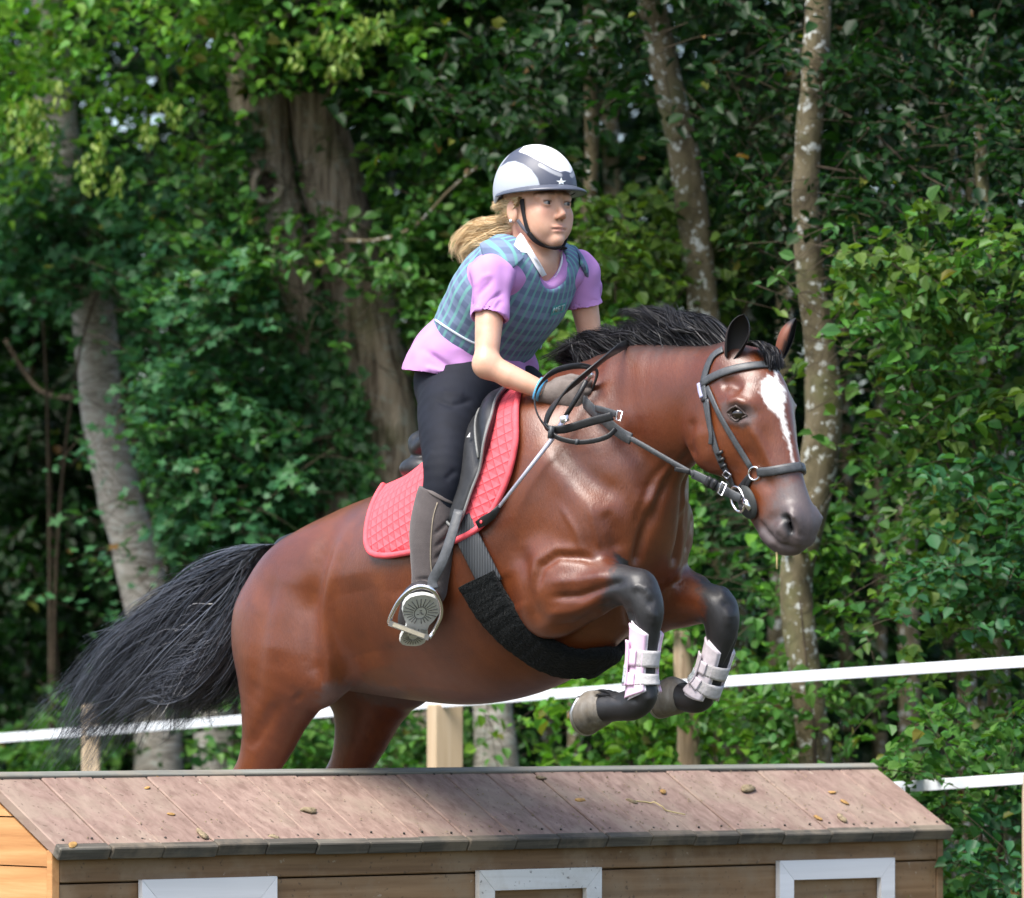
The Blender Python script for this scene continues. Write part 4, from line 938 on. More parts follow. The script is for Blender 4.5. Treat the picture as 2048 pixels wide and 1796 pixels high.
HV = sculpt(HV, HF, [
    ([(672, 1070), (640, 1130), (622, 1220), (622, 1320), (640, 1375)], 20, -.014),
    ([(696, 1058), (668, 1120), (652, 1200), (652, 1300), (664, 1375)], 14, .010),
    ([(552, 1150), (528, 1240), (512, 1340), (508, 1420)], 16, -.006),
    ([(585, 1130), (560, 1230), (545, 1330)], 26, .007),
    ([(560, 1400), (530, 1450), (500, 1500)], 14, -.007),
    ([(590, 1390), (600, 1400)], 12, -.006),
    ([(1100, 850), (1140, 915), (1190, 965), (1250, 1000)], 24, -.008),
    ([(1085, 905), (1130, 965), (1180, 1010), (1235, 1050)], 26, .006),
    ([(1240, 860), (1290, 920), (1300, 1000)], 26, -.010),
    ([(1392, 890), (1345, 940), (1318, 1000), (1302, 1060)], 9, -.008),
    ([(1372, 905), (1325, 955), (1300, 1010), (1285, 1060)], 8, .004),
    ([(1352, 905), (1305, 960), (1280, 1020), (1268, 1060)], 8, -.004),
    ([(1300, 1010), (1284, 1080), (1272, 1135)], 10, -.014),
    ([(1206, 1020), (1228, 1060), (1236, 1105)], 16, -.008),
    ([(1070, 1185), (1082, 1135), (1115, 1112), (1165, 1114), (1200, 1124)], 9, -.010),
    ([(1060, 1170), (1072, 1120), (1110, 1098), (1165, 1100)], 10, .004),
    ([(1100, 1195), (1160, 1192), (1215, 1172), (1250, 1160)], 8, -.011),
    ([(1100, 1165), (1160, 1160), (1220, 1148)], 10, .006),
    ([(1090, 1228), (1150, 1222), (1200, 1200)], 10, .006),
    ([(1100, 1255), (1150, 1250), (1190, 1228), (1225, 1205)], 8, -.007),
    ([(1042, 1090), (1052, 1180), (1080, 1255)], 16, -.010),
    ([(1250, 1200), (1262, 1230), (1268, 1262)], 8, -.006),
    ([(1296, 1170), (1300, 1195)], 10, .005), ([(1303, 1215), (1303, 1235)], 8, .004), ([(1302, 1200), (1302, 1210)], 6, -.005),
    ([(1262, 1175), (1280, 1172), (1296, 1182)], 7, .006), ([(1256, 1222), (1262, 1245)], 6, -.006), ([(1310, 1225), (1306, 1250)], 6, .004), ([(1277, 1260), (1274, 1300), (1270, 1350), (1272, 1380)], 4.5, -.006), ([(1266, 1262), (1263, 1310), (1260, 1355)], 4, .004), ([(1262, 1395), (1275, 1405)], 7, -.005), ([(1298, 1390), (1300, 1402)], 8, .004), ([(1225, 1395), (1245, 1400)], 6, -.004),
    ([(700, 1150), (720, 1250), (740, 1340)], 40, -.010), ([(760, 1380), (850, 1372), (940, 1385)], 9, .003), ([(1120, 1010), (1150, 1060), (1170, 1120)], 6, .003), ([(1180, 1010), (1190, 1060), (1200, 1100)], 5, .003), ([(1000, 1150), (1030, 1220)], 26, -.006),
    ([(820, 1180), (830, 1300)], 50, .006),
])
# the head: socket, lids, crest of the cheek, mouth
HV = sculpt(HV, HF, [
    ([(1462, 822), (1490, 832)], 13, -.012),
    ([(1455, 808), (1475, 800), (1500, 812)], 8, .009),
    ([(1452, 836), (1475, 846), (1500, 842)], 7, .004),
    ([(1440, 770), (1462, 765), (1485, 780)], 12, -.008),
    ([(1500, 850), (1530, 905), (1552, 950)], 10, .006),
    ([(1485, 890), (1520, 945), (1545, 985)], 14, -.006),
    ([(1400, 850), (1395, 900), (1420, 930)], 22, .004),
    ([(1386, 835), (1380, 880), (1392, 920)], 8, -.006),
    ([(1518, 1040), (1532, 1062), (1560, 1088), (1590, 1098)], 4.5, -.007),
    ([(1540, 1030), (1552, 1045)], 12, -.004),
    ([(1570, 1032), (1577, 1050), (1581, 1066)], 11, -.018, 1), ([(1572, 1036), (1579, 1060)], 8, -.018, 1), ([(1560, 1040), (1562, 1062), (1572, 1078)], 5, .007), ([(1563, 1032), (1575, 1026), (1588, 1036), (1592, 1055)], 5, .007),
    ([(1520, 1062), (1530, 1078), (1550, 1094)], 8, .006), ([(1600, 1072), (1596, 1092)], 10, .006),
    ([(1556, 1050), (1556, 1075), (1575, 1085)], 6, .006),
    ([(1560, 1032), (1575, 1028), (1590, 1038)], 6, .007),
], tlim=(.0, .2))
HV = lap(HV, HF, 1, .4)

# ---- coat colours: R black points, G grey-dark muzzle, B white marking
uvw = proj(h2w(HV)); Vm = HV.copy(); Vm[:, 1] = np.abs(Vm[:, 1]); uvm = proj(h2w(Vm)); HN = vnormals(HV, HF)
nz1 = NZ(HV*90)*9+NZ(HV*230)*6
blk = np.zeros(len(HV))
pn = [(1232, 1100), (1345, 1100), (1345, 1500), (1100, 1500), (1100, 1365), (1225, 1365), (1246, 1262), (1240, 1225), (1205, 1215)]
pf = [(1392, 1150), (1520, 1150), (1520, 1500), (1260, 1500), (1260, 1330), (1350, 1335), (1390, 1262), (1408, 1225)]
def near_leg(rows):
    r = np.array(rows)[3:]; d = np.full(len(HV), 9.0)
    for i in range(len(r)-1):
        ab = r[i+1, :3]-r[i, :3]; t_ = np.clip((HV-r[i, :3]).dot(ab)/ab.dot(ab), 0, 1); d = np.minimum(d, np.linalg.norm(HV-r[i, :3]-t_[:, None]*ab, axis=1)/(r[i, 3]*(1-t_)+r[i+1, 3]*t_))
    return d < 1.45
blk = np.maximum(blk, np.where(near_leg(FORE_N), 1-sstep(-14, 14, poly_dist(uvw, pn)+nz1), 0))
blk = np.maximum(blk, np.where(near_leg(FORE_F), 1-sstep(-14, 14, poly_dist(uvw, pf)+nz1), 0))
blk = np.maximum(blk, sstep(1560, 1620, uvm[:, 1])*(uvm[:, 0] < 900))
# darker hair over the dock, poll and the crest under the mane
dd, _ = seg_dist2(uvm, [(1480, 690), (1400, 690), (1300, 695), (1220, 710), (1130, 760)])
blk = np.maximum(blk, .85*(1-sstep(-6, 46, dd+nz1*.9))*(1-sstep(.02, .10, np.abs(HV[:, 1]))))
blk = np.maximum(blk, (1-sstep(-.86, -.80, HV[:, 0]+nz1*.001))*(np.abs(HV[:, 1]) < .05))
grey = np.zeros(len(HV)); dd, _ = seg_dist2(uvm, [(1605, 1010), (1585, 1075), (1545, 1090)])
grey = 1-sstep(28, 92, dd+nz1*1.2)
grey *= (HV[:, 0] > .7)
de, _ = seg_dist2(uvm, [(1462, 825), (1490, 832)]); grey = np.maximum(grey, .8*(1-sstep(14, 30, de+nz1*.5))*(HV[:, 0] > .7))
# inside of the flank and groin is thin-haired and dusky
dg, _ = seg_dist2(uvm, [(660, 1392), (720, 1385), (790, 1398)]); grey = np.maximum(grey, .75*(1-sstep(12, 34, dg+nz1))*(HV[:, 0] < 0))
dn, _ = seg_dist2(uvm, [(1571, 1034), (1580, 1064)]); blk = np.maximum(blk, (1-sstep(6, 13, dn))*(HV[:, 0] > .7))
white = np.zeros(len(HV))
wp = [(1522, 762), (1535, 752), (1548, 755), (1549, 735), (1553, 734), (1558, 758), (1568, 772), (1573, 800), (1568, 822), (1573, 850), (1582, 892), (1578, 896), (1566, 866), (1558, 832), (1545, 824), (1530, 806), (1521, 785)]
white = (1-sstep(-3, 3, poly_dist(uvw, wp)+nz1*.45))*(-HN[:, 0]*HS[1]-HN[:, 1]*HT[1] > 0)*(HV[:, 1] > -.03)
dw, pw = seg_dist2(uvw, [(1580, 893), (1588, 935)]); white = np.maximum(white, .75*(1-sstep(1.5, 4, dw+nz1*.2))*(HV[:, 1] > -.03))
m = M('bay_coat'); m.set(roughness=.40); m.b.inputs['Specular IOR Level'].default_value = .52
v = m.coord(); a = m.attr('Col')
n1 = m.noise(v, 5, 5, .62); n2 = m.noise(m.coord((210, 210, 60), rot=(0, .5, .7)), 1.0, 3, .7); n3 = m.noise(v, 17, 4)
base = m.ramp(n1, [(.25, (.092, .020, .006)), (.5, (.140, .034, .009)), (.75, (.205, .056, .013))])
base = m.mix(m.math('MULTIPLY', n2, .45), base, (.04, .010, .006)); base = m.mix(m.ramp(n3, [(.52, (0, 0, 0)), (.75, (.35,)*3)]), base, (.045, .012, .007))
base = m.mix(m.math('MULTIPLY', a[1], .92), base, (.090, .074, .076))
base = m.mix(a[0], base, (.009, .009, .011)); base = m.mix(a[2], base, (.78, .76, .74)); m.col(base)
m.rough(m.ramp(m.math('MAXIMUM', m.math('MAXIMUM', a[2], m.math('MULTIPLY', a[0], .55)), m.math('MULTIPLY', a[1], .6)), [(0, (.36,)*3), (1, (.75,)*3)]))
m.b.inputs['Coat Weight'].default_value = .28; m.b.inputs['Coat Roughness'].default_value = .30
m.b.inputs['Sheen Weight'].default_value = .02; m.b.inputs['Sheen Roughness'].default_value = .4; m.b.inputs['Sheen Tint'].default_value = (.8, .85, 1, 1)
m.bump(n2, .30, .004)
MAT_BAY = m.m
horse = empty('horse', tuple(hw(1000, 1880, 0)))
tag(horse, 'bay horse with white blaze and black tail leaping over the wooden hut', 'horse')
hbody = mesh_obj('body', h2w(HV), HF, MAT_BAY, horse)
set_col(hbody, np.stack([blk, grey, white], 1))
# ---- hooves
mh = M('hoof_horn'); v = mh.coord(); mh.set(roughness=.55)
c = mh.ramp(mh.noise(mh.coord((60, 60, 12)), 1.0, 4), [(.3, (.055, .050, .045)), (.55, (.14, .135, .125)), (.75, (.28, .275, .26))])
mh.col(mh.mix(mh.noise(v, 45, 4), c, (.17, .14, .10))); mh.bump(mh.noise(mh.coord((200, 200, 40)), 1.0, 3), .4, .003); MAT_HOOF = mh.m
MAT_STEEL = simple('shoe_steel', (.5, .5, .5), .4, metal=1.0)
def make_hoof(a, b, t):
    A, B = hp(*a, t), hp(*b, t); ax = B-A; Ln = np.linalg.norm(ax); ax = ax/Ln
    lat = np.array([0, 1.0, 0]); up = np.cross(lat, ax)
    if up[2] < 0: up = -up
    n = 26; an = np.arange(n)*2*math.pi/n; rings = []
    #  fraction, half height, half width, toe push
    for fr, hh, ww in ((-.14, .034, .037), (.0, .042, .045), (.06, .045, .0485), (.35, .048, .052), (.8, .052, .057), (1.0, .054, .059), (1.02, .050, .055), (.97, .042, .046), (.93, .012, .014)):
        c = A+ax*Ln*fr
        # toe (lower side, pointing down) longer than the heel
        rings.append(c+np.outer(np.cos(an)*hh, up)+np.outer(np.sin(an)*ww, lat)+np.outer((np.where(np.cos(an) < 0, -np.cos(an)*.014, -np.cos(an)*.030))*max(fr, 0), ax))
    v = np.concatenate(rings); f = [(i*n+j, i*n+(j+1) % n, (i+1)*n+(j+1) % n, (i+1)*n+j) for i in range(len(rings)-1) for j in range(n)]
    f.append(tuple((len(rings)-1)*n+j for j in range(n)))
    o = mesh_obj('hoof', h2w(v), f, MAT_HOOF, horse)
    # iron shoe: a horseshoe ring on the sole
    pts = [A+ax*Ln*1.05+up*math.cos(x)*.046+lat*math.sin(x)*.052+ax*(.014*max(-math.cos(x), 0)-.030*max(math.cos(x), 0)) for x in np.linspace(math.radians(40), math.radians(320), 24)]
    v2, f2 = strap_geo(h2w(np.array(pts)), h2w(A+ax)-h2w(A), .009, .018)
    s = mesh_obj('horseshoe', v2, f2, MAT_STEEL, o); return o
make_hoof((1208, 1414), (1175, 1427), .165)
make_hoof((1361, 1392), (1330, 1395), -.165)
make_hoof((290, 1828), (284, 1890), .175); make_hoof((472, 1828), (466, 1890), -.175)
# ---- eyes
me_ = M('horse_eye'); me_.set(roughness=.06); me_.b.inputs['Base Color'].default_value = (.012, .006, .004, 1); me_.b.inputs['Coat Weight'].default_value = 1.0
def uvsphere(c, r, n=16, m=10, sc=(1, 1, 1)):
    v = []; f = []
    for i in range(m+1):
        th = math.pi*i/m
        for j in range(n):
            ph = 2*math.pi*j/n; v.append((c[0]+r*sc[0]*math.sin(th)*math.cos(ph), c[1]+r*sc[1]*math.sin(th)*math.sin(ph), c[2]+r*sc[2]*math.cos(th)))
    for i in range(m):
        for j in range(n): f.append((i*n+j, (i+1)*n+j, (i+1)*n+(j+1) % n, i*n+(j+1) % n))
    return np.array(v), f
for sg in (1, -1):
    # sit the ball in the socket found on the skin
    d, _ = seg_dist2(uvm, [(1472, 826), (1482, 829)]); k = (d < 6) & (HV[:, 1]*sg > .05)
    c = HV[k].mean(0) - HN[k].mean(0)*.0105
    v, f = uvsphere(c, .024, sc=(1.0, 1.0, .82)); mesh_obj('eye', h2w(v), f, me_.m, horse)
    # upper and lower lid as a soft rim
    for vv, rr in (((1455, 825, 1472, 811, 1495, 830), .0032), ((1456, 828, 1472, 841, 1494, 832), .0022)):
        pts = []
        for (uu, v_) in crom([(vv[0], vv[1]), (vv[2], vv[3]), (vv[4], vv[5])], 5):
            dq = np.linalg.norm(uvm-np.array([uu, v_]), axis=1)+np.where(HV[:, 1]*sg > .04, 0, 1e4); q = np.argsort(dq)[:4]
            pts.append(HV[q].mean(0)+HN[q].mean(0)*.003)
        v2, f2 = tube_geo(h2w(np.array(pts)), [rr*.4]+[rr]*(len(pts)-2)+[rr*.4], 8); mesh_obj('eyelid', v2, f2, simple('lid_skin', (.075, .055, .050), .5), horse)

# ---- ears: a cupped leaf, open to the front and outside
mear = M('ear_hair'); mear.set(roughness=.6); a = mear.attr('Col')
mear.col(mear.mix(a[0], (.15, .045, .02), (.008, .007, .008)))
def make_ear(base, tip, opend, wid, dark):
    base, tip, opend = [np.asarray(x, float) for x in (base, tip, opend)]
    ax = tip-base; Ln = np.linalg.norm(ax); ax /= Ln; o = opend-ax*opend.dot(ax); o /= np.linalg.norm(o); s = np.cross(ax, o)
    nh, na = 14, 15; v = []; col = []
    for side in (0, 1):
        for i in range(nh+1):
            x = i/nh
            r = wid*(.62+1.3*x-.55*x*x)*(1-x**3.2)**.75*.78+.0006
            for j in range(na):
                th = math.radians(-150+300*j/(na-1))*(.62+.38*(1-x)); rr = r-(.0035 if side else 0)*(1-x*.7)
                p = base+ax*Ln*x - o*math.cos(th)*rr*.75 + s*math.sin(th)*rr + o*(r*.35) - o*.012*math.sin(x*2.6)
                v.append(p); col.append(1.0 if side else min(1, dark+sstep(.62, .85, np.array(x))+(.8 if abs(th) > 1.9 else 0)))
    f = []
    R = (nh+1)*na
    for side in (0, 1):
        for i in range(nh):
            for j in range(na-1):
                q = (i*na+j, i*na+j+1, (i+1)*na+j+1, (i+1)*na+j); q = tuple(k+side*R for k in q); f.append(q if side else q[::-1])
    for i in range(nh):
        for j in (0, na-1): f.append((i*na+j, (i+1)*na+j, R+(i+1)*na+j, R+i*na+j))
    o_ = mesh_obj('ear', h2w(np.array(v)), f, mear.m, horse); c = np.array(col)[:, None].repeat(3, 1); set_col(o_, c)
make_ear(hp(1463, 712, .055), hp(1487, 630, .075), (.55, .65, 0), .036, .85)
make_ear(hp(1554, 712, -.055), hp(1596, 638, -.095), (.75, -.45, 0), .036, .0)
# ---- hair
mt = M('black_hair'); mt.set(roughness=.36); mt.b.inputs['Specular IOR Level'].default_value = .7
a = mt.attr('Col'); mt.col(mt.mix(a[0], (.010, .011, .014), (.080, .088, .112)))  # paler mix end puts the bluish sheen into the strand colour
MAT_HAIR = mt.m
mt = M('mane_hair'); mt.set(roughness=.5); mt.b.inputs['Specular IOR Level'].default_value = .4; a = mt.attr('Col'); mt.col(mt.mix(a[0], (.004, .004, .005), (.016, .016, .020))); MAT_MANE = mt.m
def strands(name, guides, n, width, seed, parent, mat=None, clump=40, wav=.012, spread=.05, lat=True, tipfade=.25, shade=None):
    """guides: array (G, K, 3) of horse-frame guide curves; hairs blend between neighbouring guides"""
    rng = np.random.default_rng(seed); G = np.array([crom(g, 4 if len(g) > 5 else 6) for g in guides]); ng, K, _ = G.shape
    cl_g = rng.random(clump)*(ng-1.001); cl_t = rng.normal(0, 1, clump); cl_ph = rng.random((clump, 3))*6.28; cl_len = .72+.3*rng.random(clump); cl_am = .4+1.3*rng.random(clump)
    c = rng.integers(0, clump, n)
    k = np.linspace(0, 1, K)
    g0 = np.clip(cl_g[c]+rng.normal(0, .55, n), 0, ng-1.001)          # root position, spread wide
    g1 = np.clip(cl_g[c]+rng.normal(0, .10, n), 0, ng-1.001)          # tips gather in locks
    gg = g0[:, None]*(1-k)+g1[:, None]*k
    gi = gg.astype(int); gf = (gg-gi)[..., None]
    ki = np.arange(K)[None]
    Lf = cl_len[c]*(1-tipfade*rng.random(n)**2)
    kk = k[None]*Lf[:, None]*(K-1); k0 = np.minimum(kk.astype(int), K-2); kf = (kk-k0)[..., None]
    def at(gi): return G[gi, k0]*(1-kf)+G[gi, k0+1]*kf
    p = at(gi)*(1-gf)+at(np.minimum(gi+1, ng-1))*gf
    tt = (rng.normal(0, .45, n)[:, None]*(1-.5*k)+cl_t[c][:, None]*k*.9)*spread
    p[..., 1] += tt
    ph = cl_ph[c]; am = (cl_am[c][:, None]*k*wav)
    fr = 3.2+2.2*cl_len[c][:, None]
    p[..., 2] += am*np.sin(ph[:, 0:1]+k*fr*1.6)+rng.normal(0, .006, n)[:, None]*k*2*spread/.05
    p[..., 0] += am*.7*np.sin(ph[:, 1:2]+k*fr*1.3)
    p[..., 1] += am*1.2*np.sin(ph[:, 2:3]+k*fr)
    w = width*(.6+.8*rng.random(n))[:, None]*(1-.82*k**1.5)
    P3 = h2w(p)
    T = np.gradient(P3, axis=1); T /= np.linalg.norm(T, axis=2)[..., None]+1e-9
    ax = rng.normal(0, 1, (n, 3)); ax[:, 1] *= .6; S = np.cross(T, ax[:, None, :]); S /= np.linalg.norm(S, axis=2)[..., None]+1e-9
    V = np.stack([P3-S*w[..., None]/2, P3+S*w[..., None]/2], 2).reshape(-1, 3)
    b = (np.arange(n)*K*2)[:, None]+np.arange(K-1)[None]*2
    Fq = np.stack([b, b+1, b+3, b+2], -1).reshape(-1, 4)
    o = mesh_obj(name, V, Fq, mat or MAT_HAIR, parent)
    cc = np.clip(.5*rng.random(n)+.5*rng.random(clump)[c], 0, 1); set_col(o, np.repeat(cc, K*2)[:, None].repeat(3, 1))
    return o
tailg = [[(572, 1090), (500, 1098), (420, 1128), (330, 1200), (225, 1278), (135, 1378), (62, 1458)],
         [(566, 1094), (490, 1128), (400, 1188), (305, 1265), (215, 1350), (145, 1440), (85, 1515)],
         [(560, 1102), (492, 1160), (408, 1240), (330, 1315), (258, 1395), (205, 1470), (160, 1550)],
         [(552, 1115), (500, 1200), (436, 1275), (378, 1335), (320, 1392), (275, 1440), (235, 1500)],
         [(544, 1128), (508, 1220), (466, 1292), (425, 1348), (385, 1395), (350, 1425), (318, 1452)],
         [(536, 1140), (512, 1235), (488, 1310), (462, 1356), (430, 1385), (400, 1405), (380, 1425)]]
tail = strands('tail', [[hp(u, v, 0) for u, v in g] for g in tailg], 900 if FASTTEST else 7000, .0024, 5, horse, clump=110, wav=.034, spread=.065, tipfade=.5)
tail['kind'] = 'stuff'
maneg = []
for (u, v), pts in (((1478, 688), [(1440, 655), (1395, 632), (1350, 622)]), ((1440, 686), [(1400, 650), (1345, 628), (1290, 616)]), ((1395, 686), [(1350, 652), (1300, 630), (1246, 616)]),
                    ((1350, 688), [(1315, 660), (1280, 640), (1240, 630)]), ((1300, 692), [(1270, 672), (1245, 660), (1215, 652)]), ((1255, 698), [(1225, 680), (1200, 672), (1172, 672)]),
                    ((1215, 706), [(1190, 688), (1165, 684), (1140, 690)]), ((1170, 728), [(1150, 708), (1125, 704), (1100, 712)])):
    maneg.append([hp(u, v+6, 0)]+[hp(a, b, -.03*i) for i, (a, b) in enumerate(pts)])
mane = strands('mane', maneg, 700 if FASTTEST else 4600, .0020, 9, horse, MAT_MANE, clump=60, wav=.014, spread=.022); mane['kind'] = 'stuff'
# a second, lower sheet lying on the far side and along the crest
maneb = [[hp(u, v+4, .0), hp(u-14, v-12, -.01), hp(u-40, v-14, -.02), hp(u-72, v-6, -.03)] for u, v in ((1480, 690), (1430, 688), (1380, 689), (1330, 691), (1280, 696), (1230, 704), (1180, 724), (1150, 740))]
o = strands('mane', maneb, 500 if FASTTEST else 2400, .0020, 10, horse, MAT_MANE, clump=60, wav=.006, spread=.018); o['kind'] = 'stuff'
fl = [[hp(1500+i*9, 690+i*2, .03-.015*i), hp(1512+i*9, 684+i*3, .03-.015*i), hp(1524+i*8, 700+i*3, .028-.013*i), hp(1530+i*8, 722+i*2, .025-.012*i), hp(1535+i*7, 738, .022-.011*i)] for i in range(5)]
o = strands('forelock', fl, 300 if FASTTEST else 2000, .002, 12, horse, MAT_MANE, clump=22, wav=.004, spread=.022); o['kind'] = 'stuff'

# tufts behind the fetlocks
for (u, v, t) in ((1240, 1392, .165), (1372, 1372, -.165)):
    g = [[hp(u+8, v+6*i-4, t+.012*(i-1)), hp(u-10, v-6+4*i, t+.012*(i-1)), hp(u-32, v-10+5*i, t+.014*(i-1)), hp(u-52, v-8+7*i, t+.014*(i-1)), hp(u-64, v-2+8*i, t+.014*(i-1))] for i in range(3)]
    o = strands('fetlock_hair', g, 500, .0016, 33, horse, MAT_MANE, clump=20, wav=.004, spread=.012); o['kind'] = 'stuff'
# ------------------------------------------------------------------ tack, fitted to the horse's skin
from mathutils.bvhtree import BVHTree
HW = h2w(HV)
BVH = BVHTree.FromPolygons([tuple(p) for p in HW], [tuple(int(i) for i in f) for f in HF])
CAMP = Vector((0, -DIST, CAM_Z))
def w2h(p):
    p = np.asarray(p, float)-HO; return np.stack([p.dot(HS), p.dot(HT), p[..., 2]], -1)
def skin(u, v, off=.0, t=None):
    """horse-frame point and normal on the near skin seen at pixel (u, v); off the body: nearest skin to the plane t"""
    d = Vector(((u-1024)/F_PX, 1, (HZ-v)/F_PX)).normalized()
    h = BVH.ray_cast(CAMP, d)
    if h[0] is None or t is not None:
        h = BVH.find_nearest(Vector(tuple(hw(u, v, 0.0 if t is None else t))))
    else:
        n = np.array(h[1]); h = (h[0], h[1] if n.dot(np.array(d)) < 0 else -h[1])
    n = np.array(h[1]); p = np.array(h[0])
    return w2h(p+n*off), np.array([n.dot(HS), n.dot(HT), n[2]])
MAT_LEATHER = simple('black_leather', (.016, .017, .019), .42, .5, var=.3, scale=60, bump=.25, bscale=350, bdist=.002)
MAT_LEATHER_G = simple('greyed_leather', (.055, .060, .066), .45, .5, var=.25, scale=60, bump=.25, bscale=350, bdist=.002)
MAT_CHROME = simple('chrome', (.82, .82, .85), .14, metal=1.0, var=.04)
MAT_BRIGHT = simple('polished_buckle', (.85, .85, .92), .22, metal=.85, var=.03)
MAT_RUBBER = simple('dark_rubber', (.028, .032, .032), .6, .4)
def sm(a, it=2):
    for _ in range(it): a[1:-1] = a[1:-1]*.5+(a[:-2]+a[2:])*.25
    return a
def skin_strap(name, px, width, thick, parent, mat, off=.004, mirror=0, n=6, smooth=3):
    """strap lying on the skin through pixels; mirror 1 = add the far-side copy, 2 = run on over the middle to the far side"""
    pp = crom(np.array(px, float), n); pts = []; nn = []
    for u, v in pp:
        p, nr = skin(u, v, off); pts.append(p); nn.append(nr)
    pts = sm(np.array(pts), smooth); nn = sm(np.array(nn), smooth)
    if mirror == 2:
        q = pts[::-1].copy(); q[:, 1] *= -1; m = nn[::-1].copy(); m[:, 1] *= -1
        pts = sm(np.vstack([pts, q]), smooth); nn = np.vstack([nn, m])
    def mk(pts, nn):
        W = h2w(pts); Nw = h2w(nn)-HO; T = np.gradient(W, axis=0); S = np.cross(Nw, T)
        v, f = strap_geo(W, S, width, thick); return mesh_obj(name, v, f, mat, parent)
    o = mk(pts, nn)
    if mirror == 1:
        q = pts.copy(); q[:, 1] *= -1; m = nn.copy(); m[:, 1] *= -1; mk(q, m)
    return o, pts, nn
def free_strap(name, pts, side, width, thick, parent, mat, n=8):
    """strap through the air; pts rows (u, v, t); side = rows or one horse-frame width direction"""
    r = np.array([[*hp(u, v, t)] for u, v, t in pts]); sd = np.asarray(side, float)
    if sd.ndim == 1: sd = np.broadcast_to(sd, r.shape)
    q = crom(np.hstack([r, sd]), n); W = h2w(q[:, :3]); S = h2w(q[:, 3:])-HO
    v, f = strap_geo(W, S, width, thick); return mesh_obj(name, v, f, mat, parent)
def ring(name, c, e1, e2, r, parent, mat, start=0, end=360, ax=(1, 1)):
    a = np.radians(np.linspace(start, end, 33)); c = np.asarray(c); pts = c+np.outer(np.cos(a)*ax[0], e1)+np.outer(np.sin(a)*ax[1], e2)
    if abs(end-start) >= 360:
        pts = np.vstack([pts, pts[1:2]])
    v, f = tube_geo(h2w(pts), r, 8, abs(end-start) < 360); return mesh_obj(name, v, f, mat, parent)
def tangent(p, nr, along):
    e1 = np.asarray(along, float); e1 = e1-nr*e1.dot(nr); e1 /= np.linalg.norm(e1); return e1, np.cross(nr, e1)
def buckle(p, nr, along, w, h, parent, mat=None):
    e1, e2 = tangent(p, nr/np.linalg.norm(nr), along)
    pts = [p+nr*.004+e1*a*h/2+e2*b*w/2 for a, b in ((-1, -1), (1, -1), (1, 1), (-1, 1), (-1, -1), (1, -1))]
    v, f = tube_geo(h2w(np.array(pts)), .0022, 6, False); return mesh_obj('buckle', v, f, mat or MAT_BRIGHT, parent)

bridle = empty('bridle', tuple(hw(1480, 800, 0))); tag(bridle, 'dark leather bridle with raised noseband and steel bit on the horse head', 'bridle')
skin_strap('headpiece', [(1447, 700), (1428, 712), (1416, 735), (1408, 765)], .022, .004, bridle, MAT_LEATHER_G, mirror=1)
skin_strap('cheekpiece', [(1408, 760), (1413, 800), (1424, 860), (1440, 915), (1458, 948), (1476, 985)], .017, .005, bridle, MAT_LEATHER_G, off=.005, mirror=1)
skin_strap('noseband_hanger', [(1416, 775), (1440, 828), (1472, 885), (1504, 936)], .015, .004, bridle, MAT_LEATHER_G, mirror=1)
skin_strap('browband', [(1406, 768), (1432, 752), (1466, 740), (1505, 733), (1545, 731), (1562, 731)], .021, .006, bridle, MAT_LEATHER_G, off=.006, mirror=2, n=5)
skin_strap('noseband', [(1518, 944), (1540, 942), (1565, 939), (1590, 935), (1600, 934)], .024, .008, bridle, MAT_LEATHER_G, off=.006, mirror=2, n=5)
skin_strap('chin_strap', [(1502, 950), (1492, 962), (1482, 975), (1470, 985)], .014, .004, bridle, MAT_LEATHER, mirror=1)
skin_strap('noseband_hanger', [(1505, 955), (1498, 966), (1494, 978)], .013, .004, bridle, MAT_LEATHER, mirror=1)
# throatlash keeper and loose strap ends
skin_strap('strap_end', [(1402, 768), (1404, 782), (1408, 796)], .011, .005, bridle, simple('pale_plastic', (.38, .38, .55), .5), off=.008)
skin_strap('strap_end', [(1420, 800), (1424, 840), (1427, 870), (1426, 888)], .012, .004, bridle, MAT_LEATHER_G, off=.011)
for u, v in ((1432, 800), (1443, 905), (1446, 918), (1450, 930)):
    p, nr = skin(u-(18 if u == 1432 else 0), v, .008); e1, e2 = tangent(p, nr, hp(u+8, v+26, 0)-hp(u, v, 0))
    w_ = MB(); w_.box(h2w(p), (h2w(p+e1)-h2w(p))*.004, (h2w(p+e2)-h2w(p))*.0095, (h2w(p+nr)-h2w(p))*.0035); w_.build('keeper', MAT_LEATHER, bridle)
p, nr = skin(1457, 944, .008); buckle(p, nr, hp(1470, 975, 0)-hp(1455, 940, 0), .020, .016, bridle)
